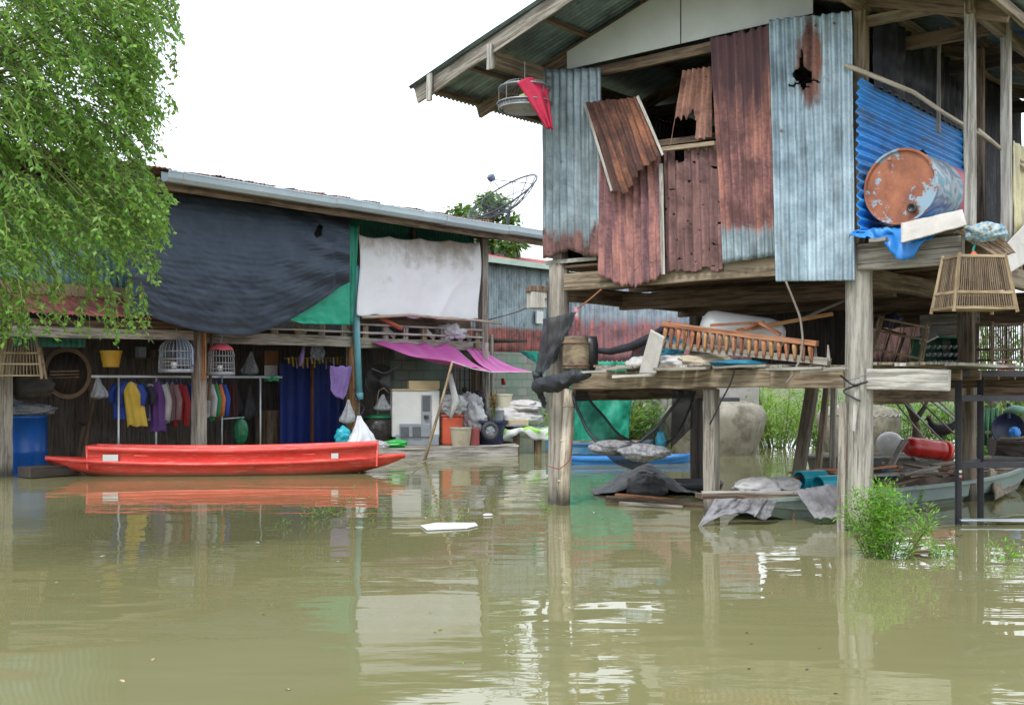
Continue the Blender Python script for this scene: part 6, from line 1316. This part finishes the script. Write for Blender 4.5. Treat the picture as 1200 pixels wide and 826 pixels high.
cloth('green_shade_net', [P(650,423,22.9), P(744,424,22.9), P(736,524,22.9), P(652,508,22.9)], NET_GR, 'large bright green shade net hanging behind the hammock and the left post', 'netting', wr=.14, seed=22, hem=lambda u: .1*math.sin(u*5), nu=40, nv=30)
cloth('dark_net', [P(788,457,14.6), P(812,457,14.5), P(812,500,14.5), P(786,525,14.6)], NET_BK, 'dark net panel hanging beside the dark post under the deck', 'netting', wr=.04, seed=24)
m = MB(); m.tube([HB(659,590,-.02)-Z*.4, HB(663,540,-.02), HB(668,456,-.0)], [.075,.07,.068], 14); 
for f in (.2,.55,.85): q = HB(659,590,-.02).lerp(HB(668,456,.0), f); m.lathe([(.07,-.012),(.079,0),(.07,.012)], q, None, 16)
tag(m.build('bamboo_pole', BAMBOO, smooth=True), 'thick pale bamboo pole standing against the left house post', 'pole')
wire('red_string', [HB(640,545,-.2), HB(655,550,-.14), HB(668,540,-.12), HB(672,500,-.1)], .006, basic('red_string_fibre',(.3,.06,.05),None,5,.8), 'red string tied round the bamboo pole and the post', 'string')
# tarp covered mound, black tray, floating logs
mc = wl(762,581)
def md(u, v):
    x = -.72+1.4*u; y = -.35+.95*v; h = .36*math.exp(-((x+.02)/.42)**2)*math.sin(math.pi*min(1,(v*.9+.1)))**.5*(1.1) + .05*nz((u*6, v*6, 3)) + .03*nz((u*14,v*14,1)); return V((mc.x+x, mc.y+.42+y, h-.02 if v > .02 else h*.6))
m = MB(); m.grid(md, 44, 30); tag(m.build('dark_tarp', basic('dark_grey_tarp',(.13,.135,.14),(.08,.08,.085),3,.6,dirt=(.22,.2,.17),dirtamt=.32,bump=.4), solid=.01, smooth=True), 'dark grey tarp draped over a half sunk mound by the floating logs', 'tarp')
bag('black_mouth', mc+V((-.03,.1,.1)), (.27,.24,.2), RUBBER, 'black lump standing in for the shaded opening under the dark grey tarp', 'dark opening', 61)  # added black lump, paints the shade inside the tarp's open front
q = wl(808,574); m = MB(); m.lathe([(0,.02),(.42,.02),(.46,.1),(.44,.12),(.4,.05),(0,.05)], q, None, 30); o = m.build('black_tray', RUBBER, smooth=True); tag(o, 'low black round tray floating between the tarp and the dark post', 'tray')
for i, (a_, b_, r, mt, lab) in enumerate((((711,587),(832,594),.05,W_BROWN,'longest dark log floating beside the boat end'),((722,583),(792,588),.04,W_RED,'reddish shorter log floating in front of the dark tarp'),((726,592),(800,596),.03,W_GREY,'thin grey stick floating nearest the viewer by the logs'))):
    p, q = wl(*a_), wl(*b_); m = MB(); m.tube([p.lerp(q,k/8)+Z*(.02+.02*nz((k,i,1))) for k in range(9)], [r*(1-.04*k) for k in range(9)], 9); tag(m.build('floating_log', mt, smooth=True), lab, 'log')
m = MB(); pl_ = [wl(493,617), wl(512,614), wl(557,614), wl(560,617), wl(548,620), wl(500,622)]; m.add([p+Z*.004 for p in pl_]+[p+Z*.018 for p in pl_], [(5,4,3,2,1,0),(6,7,8,9,10,11)]+[(k,(k+1)%6,(k+1)%6+6,k+6) for k in range(6)]); tag(m.build('foam_sheet', FOAM, bevel=.004), 'white foam sheet floating on open water', 'foam sheet')
q = wl(572,604); m = MB(); m.lathe([(0,0),(.06,.005),(.05,.02),(0,.025)], q, None, 12, .3); tag(m.build('foam_scrap', FOAM, smooth=True), 'tiny white scrap floating behind the foam sheet', 'scrap')
m = MB(); p, q = wl(1066,649), wl(1090,651); m.beam(p+Z*.02, q+Z*.03, .12, .03, jit=.006); tag(m.build('floating_wood_chip', W_TAN, bevel=.003), 'short split wood piece floating at the foot of the green bush', 'wood piece')
# red cover and cage under the eave
hc = P(615,128,12.9); root = thing('hanging_fan_cage', hc, 'open round wire bird cage hanging under the eave with a bowl of green', 'bird cage')
def ring(c, r, rr, mat, nm, sq=1.): m = MB(); m.tube([c+V((r*math.cos(2*math.pi*k/36), r*math.sin(2*math.pi*k/36)*sq, 0)) for k in range(37)], rr, 6, cap=False); m.build(nm, mat, root, smooth=True)
ring(hc, .3, .012, WIRE, 'hoop'); ring(hc+Z*.06, .32, .01, WIRE, 'hoop'); ring(hc+Z*.24, .3, .012, WIRE, 'hoop'); 
m = MB(); m.lathe([(0,-.03),(.24,-.02),(.31,.06)], hc, None, 36); m.build('base_tray', WIRE, root, smooth=True, solid=.006)
m = MB()
for k in range(40):
    a = 2*math.pi*k/40; m.tube([hc+V((.3*math.cos(a),.3*math.sin(a),0)), hc+V((.315*math.cos(a),.315*math.sin(a),.07))], .004, 4)
    m.tube([hc+V((.3*math.cos(a),.3*math.sin(a),.24)), hc+V((.22*math.cos(a),.22*math.sin(a),.3)), hc+V((.05*math.cos(a),.05*math.sin(a),.33))], .0045, 4)
    if k % 5 == 0: m.tube([hc+V((.3*math.cos(a),.3*math.sin(a),.0)), hc+V((.3*math.cos(a),.3*math.sin(a),.24))], .004, 4)
m.build('wire_bars', WIRE, root); m = MB(); m.tube([hc+Z*.32, hc+Z*.55], .006, 5); m.build('hook', WIRE, root)
m = MB(); m.lathe([(0,.02),(.11,.02),(.12,.14),(.1,.15),(0,.14)], hc+V((.05,-.05,0)), None, 22); m.build('bowl', basic('lime_bowl',(.35,.5,.18),(.28,.42,.14),5,.5), root, smooth=True)
def rc_(u, v):
    p0_ = P(610+22*u, 93+4*u+2*math.sin(u*6), 12.5); k = [P(607,93,12.5), P(632,97,12.55), P(651,130,12.7), P(645,155,12.7)]
    L0 = P(606,97,12.55).lerp(P(622,122,12.6), min(1,v*2)) if v < .5 else P(622,122,12.6).lerp(P(641,152,12.65), v*2-1)
    L1 = P(624,91,12.7).lerp(P(642,106,12.75), min(1,v*2.2)) if v < .4545 else P(642,106,12.75).lerp(P(648,153,12.75), (v*2.2-1)/1.2)
    b = L0.lerp(L1, u); return b + V((0, -.06*math.sin(math.pi*u)-.03*math.sin(u*14)*v, 0))
m = MB(); m.grid(rc_, 24, 30); tag(m.build('red_cover_cloth', CM('crimson_cloth', (.55,.03,.08), (.45,.02,.06)), solid=.008, smooth=True), 'crimson cloth thrown over the hanging wire cage under the eave', 'cloth')
# right edge: things beyond the rack
for i, (x, y0_, y1_, lab) in enumerate(((1158,436,454,'small plain red cloth hanging behind the rack, left of the striped ones'),(1173,424,448,'red and white cloth hanging in front of the greenery, left one'),(1184,426,447,'red and white cloth hanging in front of the greenery, right one'))):
    cloth('red_cloth', [P(x-5,y0_,13.6), P(x+5,y0_,13.6), P(x+4,y1_,13.6), P(x-3,y1_,13.6)], C_RED if i == 0 else CM('red_white_cloth', (.55,.03,.03), (.6,.55,.55)), lab, 'cloth', wr=.03, seed=30+i, nu=10, nv=12)
c_ = wl(1175,585); c_.y += 1.2; c_.x += .7; c_, r_, l_ = boat_between((7.0,16.2,0),(10.4,15.4,0)); rbt, RT, RHL = skiff('wooden_barge', 'dark wooden boat heaped with pale sticks behind the rack at the right edge', c_, r_, l_, 1.2, .62, W_DARK, HULLIN, blunt=.8, sheer=.02, seats=False)
random.seed(9)
for i in range(14):
    p = V((random.uniform(-1.3,.9), random.uniform(-.35,.35), .62+.012*i)); a = random.uniform(-.4,.4); d = V((math.cos(a), math.sin(a), 0))*random.uniform(.25,.55); m = MB(); m.tube([RT(*(p-d)), RT(*p)+Z*.03, RT(*(p+d))], .025, 6); tag(m.build('pale_stick', random.choice([W_PALE, W_GREY, W_TAN]), smooth=True), 'pale stick in the heap on the dark wooden boat', 'stick', 'sticks on the dark boat')
q = P(1182,522,16.2); rt_ = thing('blue_tub', q, 'dark blue oval tub standing on edge on the dark boat', 'tub'); m = MB(); axx = V((-.3,-.9,.1)).to_track_quat('Z','Y').to_matrix()
m.lathe([(0,-.06),(.19,-.06),(.22,.02),(.24,.02),(.2,-.08),(0,-.08)], q+Z*.24, axx, 28); m.build('shell', NAVY_PL, rt_, smooth=True); m = MB(); m.tube([q+Z*.4, q+Z*.62], .03, 8); m.build('stalk', NAVY_PL, rt_)
m = MB(); m.lathe([(.0,.0),(.16,-.02),(.12,.07),(0,.09)], P(1190,482,16.2), None, 20); tag(m.build('green_hat', basic('grey_green_hat',(.15,.3,.22),(.12,.24,.18),4,.6), smooth=True), 'grey green hat shaped shade above the dark blue tub', 'shade')
bag('blue_scrap', P(1189,508,16.0), (.08,.07,.1), TARP_BL, 'bright blue rag beside the dark blue oval tub', 'rag', 71)
for i, x in enumerate((1154,1160,1166)):
    m = MB(); m.tube([P(x,522,16.6), P(x+2,478,16.6)], .03, 7); tag(m.build('green_pole', DKGREEN_PL, smooth=True), 'dark green upright pipe behind the brown post', 'pipe', 'green pipes on the dark boat')
m = MB(); m.beam(P(1113,452,14.6), P(1260,458,13.8), .12, .2); m.beam(P(1100,455,15.2), P(1260,462,15.0), .1, .14); tag(m.build('walkway_beam', W_BROWN, bevel=.006), 'brown walkway beams reaching right from the deck behind the rack', 'beam')
bag('white_sack', P(1164,462,14.6)+Z*.0, (.12,.1,.14), SACK_W, 'small pale sack between the brown post and the rack leg', 'sack', 74)
cloth('tan_rag', [wl(1160,579)+Z*.35, wl(1172,575)+Z*.2, wl(1190,578)+Z*.05, wl(1165,588)+Z*.02], W_TAN, 'twisted tan driftwood piece in the water behind the rack', 'driftwood', wr=.05, seed=9, nu=10, nv=10, solid=.03)

# ------------------------------------------------------------------ plants
def bush(name, c, rx, ry, h, n, ll, lw, mat, label, cat='bush', nst=9, seed=0, droop=.0, group=None, stemm=TWIG, up=.6):
    """stems rising from the foot, each set with leaves"""
    random.seed(seed); c = V(c); root = thing(name, c, label, cat, group); ms, ml = MB(), MB(); stems = []
    for k in range(nst):
        a = random.uniform(0, 6.283); r = random.random()**.6; t_ = c + V((rx*r*math.cos(a), ry*r*math.sin(a), h*random.uniform(.55,1)*(1-.35*r*r))); b_ = c + V((rx*.25*r*math.cos(a), ry*.25*r*math.sin(a), -.15)); mid = b_.lerp(t_,.5) + V((random.uniform(-.1,.1)*rx, random.uniform(-.1,.1)*ry, h*.1))
        P_ = [b_*(1-t)**2 + mid*2*t*(1-t) + t_*t*t for t in [i/8 for i in range(9)]]; stems.append(P_); ms.tube(P_, [.009*h/.9*(1-.1*i) for i in range(9)], 5)
    per = n // nst
    for P_ in stems:
        for k in range(per):
            t = .12+.88*random.random()**.8; i = min(7, int(t*8)); p = P_[i].lerp(P_[i+1], t*8-i); d = V((random.gauss(0,1), random.gauss(0,1), random.gauss(up,.6)-droop)).normalized(); off = d*random.uniform(0,.16)*max(rx,h); ms.tube([p, p+off], .003, 3, cap=False) if k % 5 == 0 else None
            ml.leaf(p+off, (d+V((0,0,-.3*random.random()))).normalized(), V((random.gauss(0,.5),random.gauss(0,.5),1)), ll*random.uniform(.6,1.25), lw*random.uniform(.7,1.2))
    ms.build('stems', stemm, root); ml.build('leaves', mat, root); return root
bush('green_bush', wl(1036,652), .44, .34, .66, 3900, .055, .012, LEAF_BUSH, 'fresh green bush growing out of the water in front of the concrete post', nst=34, seed=3)
bush('green_bush', wl(1102,652), .14, .12, .14, 300, .05, .014, LEAF_BUSH, 'low green sprig in the water just right of the big bush', 'plant', 9, 5)
bush('green_bush', wl(1180,655), .12, .1, .16, 120, .06, .014, LEAF_BUSH, 'small pale sprig in the water at the right edge', 'plant', 7, 6)
bush('green_bush', wl(968,610), .12, .1, .12, 160, .05, .012, LEAF_BUSH, 'small green tuft at the foot of the draped grey cloth', 'plant', 7, 8)
bush('green_bush', wl(1085,622), .12, .1, .34, 60, .1, .016, LEAF_YEL, 'thin pale reed sprig between the big bush and the rack', 'plant', 5, 9)
bush('hanging_weed', GT(-.15*GHL, -.66, .16), .05, .03, .14, 40, .05, .016, LEAF_BUSH, 'little weed growing on the side of the grey boat', 'plant', 4, 10)
for i, (x, y, s, lab) in enumerate(((328,617,.08,'tiny weed leftmost of the floating weeds on open water'),(360,608,.14,'small clump of floating weed left of centre'),(378,605,.16,'floating weed clump beside the pipe reflection'),(405,598,.26,'tallest floating weed on open water'),(437,608,.14,'floating weed clump right of the tallest weed'),(510,606,.16,'floating weed behind the left part of the foam sheet'),(538,611,.14,'floating weed touching the right part of the foam sheet'),(640,598,.1,'little weed at the foot of the left house post'))):
    bush('floating_weed', wl(x,y), s*1.4, s*1.2, s, 70, .06, .01, LEAF_BUSH if i % 3 else LEAF_YEL, lab, 'weed', 9, 20+i, up=.9)
bush('yellow_green_shrub', P(912,505,24.5)-Z*.6, .9, .7, 1.9, 1800, .17, .03, LEAF_YEL, 'bright yellow green shrub between the two cement jars', 'shrub', 20, 41)
bank = [(690,500,23.8,1.3,1.5,'dark leafy bush behind the green net'),(765,500,24.6,1.2,1.7,'leafy bank bush seen through the hammock'),(720,470,27,1.6,2.1,'taller bush behind the hammock near the fence'),(800,470,27,1.6,1.9,'bush behind the large cement jar'),(880,470,28,1.6,1.9,'bush rising behind the yellow green shrub'),(960,470,26,1.4,1.7,'bush behind the slanting posts'),(1065,510,24,1.5,1.5,'bank bush behind the red canister'),(1120,505,24,1.4,1.7,'bank bush behind the black hen'),(1175,470,22,1.8,4.0,'tall bush at the right edge behind the small cage'),(1225,470,21,1.8,4.2,'tall bush just past the right edge of the picture'),(1010,470,28,1.8,1.8,'bush far behind the second cement jar'),(1165,520,19.5,.9,1.2,'low bush behind the dark boat')]
for i, (x, y, Y, r, h, lab) in enumerate(bank):
    c = P(x, y, Y); c.z = -.15; bush('bank_bush', c, r, r*.8, h, 1500, .15, .045, LEAF_BANK if i % 2 else LEAF_YEL if i % 4 == 0 else LEAF_BANK, lab, 'bush', 22, 60+i)
# big drooping tree on the left
random.seed(77)
TR = V((-6.2, 9.6, 0)); tree = thing('drooping_tree', TR, 'big drooping green tree hanging over the water at the left', 'tree')
def curve(p0, p1, p2, n): return [p0*(1-t)**2 + p1*2*t*(1-t) + p2*t*t for t in [i/n for i in range(n+1)]]
m = MB(); m.tube([TR-Z*.6, TR+V((.05,0,1)), TR+V((-.05,.1,2.2)), TR+V((.15,.1,3.4)), TR+V((.35,.1,4.6)), TR+V((.6,.0,5.8))], [.26,.22,.19,.16,.11,.05], 14); m.build('trunk', BARK, tree, smooth=True)
limbs = []
for k in range(16):
    a = random.uniform(-1.9, 1.9); z = random.uniform(2.8, 5.2); ln = random.uniform(1.2, 2.7); p = TR+V((.1,.1,z)); e = p+V((ln*math.cos(a), ln*math.sin(a)*.75, random.uniform(.2,1.3))); L_ = curve(p, p.lerp(e,.5)+Z*.7, e, 10); limbs.append(L_); m = MB(); m.tube(L_, [.07*(1-.08*i) for i in range(11)], 7); m.build('limb', BARK, tree, smooth=True)
def xr(py):                                                     # right outline of the crown, photo columns at its own depth
    T_ = [(-120,200),(0,212),(30,205),(60,205),(85,195),(110,200),(130,205),(165,188),(200,180),(225,203),(260,198),(285,196),(300,178),(330,165),(345,150),(375,160),(395,150),(412,60)]
    for (y0_,x0_),(y1_,x1_) in zip(T_, T_[1:]):
        if y0_ <= py <= y1_: return x0_+(x1_-x0_)*(py-y0_)/(y1_-y0_)
    return 60
ml, ms = MB(), MB(); cnt = 0
def twig(p, ln, out, dens=1.):
    """drooping spray: a thin twig with alternate leaves"""
    d = V((out.x, out.y, out.z)); pts = [p]; n = max(4, int(ln/.05))
    for i in range(n): d = (d + V((0,0,-.16)) + V((random.gauss(0,.09), random.gauss(0,.09), random.gauss(0,.05)))).normalized(); pts.append(pts[-1]+d*ln/n)
    ms.tube(pts, [.004*(1-.7*i/n)+.0012 for i in range(n+1)], 3, cap=False)
    for i in range(1, n+1):
        for s in range(2):
            if random.random() < .92*dens:
                dd = (pts[i]-pts[i-1]).normalized(); sd = V((random.gauss(0,1), random.gauss(0,1), random.gauss(-.1,.6))).normalized()
                ml.leaf(pts[i], (dd*.6+sd).normalized(), V((random.gauss(0,.6),random.gauss(0,.6),1)), random.uniform(.038,.072), random.uniform(.022,.036))
    return pts
tries = 0
while cnt < 4300 and tries < 80000:
    tries += 1; px = random.uniform(-190, 214); py = random.uniform(-130, 372); lim = xr(py+25) - 38
    if px > lim: continue
    if py > 285 and random.random() < (.5 if px < 165 else 0) + (.25 if 20 < px < 110 and py < 345 else 0) + (.3 if py > 330 else 0): continue
    cl = noise.noise(V((px*.02, py*.02, 3)))                       # clumps and gaps
    if cl < -.16 and random.random() < .85: continue
    edge = min(1, max(0, (lim-px)/230)); Y = 9.4 + random.uniform(-1, 1)*(.35+1.25*edge**.5); p = P(px, py, Y); ln = random.uniform(.26, .5)
    if py > 300: ln *= .6
    near = min((q for L_ in limbs for q in L_[3::2]), key=lambda q: (q-p).length_squared)
    o = (p-near); o.z = abs(o.z)*.3; o = o.normalized() if o.length > .01 else V((1,0,0))
    twig(p, ln, V((o.x*.5+.08, o.y*.5, -.1)))
    if cnt % 26 == 0: ms.tube(curve(near, near.lerp(p,.5)+Z*.15, p, 6), [.012,.011,.01,.009,.007,.006,.004], 4, cap=False)
    cnt += 1
for (x0, y0_, x1, y1_) in ((120,330,165,392),(150,340,160,398),(100,345,98,390),(30,350,30,405),(8,340,12,410),(130,345,128,392),(172,300,184,330),(185,215,206,236),(196,110,206,133),(190,235,200,272),(60,330,66,352),(110,300,100,350),(150,320,140,385),(18,345,22,395),(0,330,4,400),(160,330,172,380),(204,0,214,45),(200,60,208,88)):
    for k in range(4):
        Y = 9.3+random.uniform(-.4,.4); p = P(x0+random.uniform(-9,9), y0_+random.uniform(-8,8), Y); q = P(x1, y1_, Y); twig(p, (q-p).length*random.uniform(.8,1.05), (q-p).normalized()+V((0,0,.25)))
ml.v += ms.v; o_ = len(ml.v)-len(ms.v); ml.f += [[i+o_ for i in f] for f in ms.f]; ml.uv += ms.uv; ml.mi += [1]*len(ms.f)
ml.build('crown', [LEAF_TREE, TWIG], tree)
# specks and fallen leaves on the water
random.seed(55)
fl_ = None
for k in range(110):
    x = random.uniform(60, 1180); y = random.uniform(600, 815) if k % 3 else random.uniform(590, 640)
    if k > 60: x, y = random.choice([(648,600),(690,598),(760,598),(836,618),(905,618),(1060,640),(1110,625),(950,625),(520,606),(410,602),(600,560),(470,552)]); x += random.gauss(0,16); y += abs(random.gauss(0,5))
    q = wl(x, y); a = random.uniform(0, 6.28); m = MB(); s_ = random.uniform(.012, .03)
    m.leaf(q + Z*.004, V((math.cos(a), math.sin(a), 0)), Z, s_*2, s_*.9)
    tag(m.build('floating_leaf', random.choice([CANE, LEAF_YEL, W_DARK, FOAM, W_BROWN])), 'tiny leaf or speck drifting on the muddy open water', 'leaf', 'specks drifting on the water')
# leafy trees behind the roof
def far_tree(c, h, cr_c, cr_r, n, ll, label, seed):
    random.seed(seed); root = thing('background_tree', c, label, 'tree'); c = V(c); m = MB(); m.tube(curve(c, c+V((.2,0,h*.5)), cr_c, 10), [.16*(1-.08*i) for i in range(11)], 8); m.build('trunk', BARK, root, smooth=True); m = MB(); ml = MB()
    for k in range(26):
        d = V((random.gauss(0,1),random.gauss(0,1),random.gauss(0,1))).normalized(); e = cr_c+V((d.x*cr_r[0],d.y*cr_r[1],d.z*cr_r[2]))*random.uniform(.45,1); m.tube(curve(cr_c-Z*cr_r[2]*.6, cr_c.lerp(e,.5), e, 6), [.04,.035,.03,.025,.02,.014,.008], 5)
        for j in range(n//26):
            p = e+V((random.gauss(0,.16),random.gauss(0,.16),random.gauss(0,.12)))*cr_r[0]*1.0; ml.leaf(p, V((random.gauss(0,1),random.gauss(0,1),random.gauss(-.3,.6))), V((random.gauss(0,.5),random.gauss(0,.5),1)), ll*random.uniform(.7,1.2), ll*.55)
    m.build('branches', BARK, root); ml.build('crown', LEAF_FAR, root); return root
c = P(578,470,31); c.z = -.2; far_tree(c, 7, P(574,256,31), (.72,.7,.85), 1300, .2, 'dark leafy tree rising behind the roof and the satellite dish', 5)
c = P(545,470,33); c.z = -.2; far_tree(c, 6, P(541,251,33), (.45,.5,.22), 300, .2, 'smaller leafy tree top just left of the tree behind the dish', 6)
c = P(600,470,30); c.z = -.2; far_tree(c, 5, P(600,288,30), (.5,.5,.25), 260, .22, 'low leafy branch tree showing below the gutter end', 7)
wire('thin_cable', [P(560,378,27), P(606,366,22), HB(640,350,-.1)], .012, W_BROWN, 'thin brown cable running from the far shed to the left house post', 'cable')
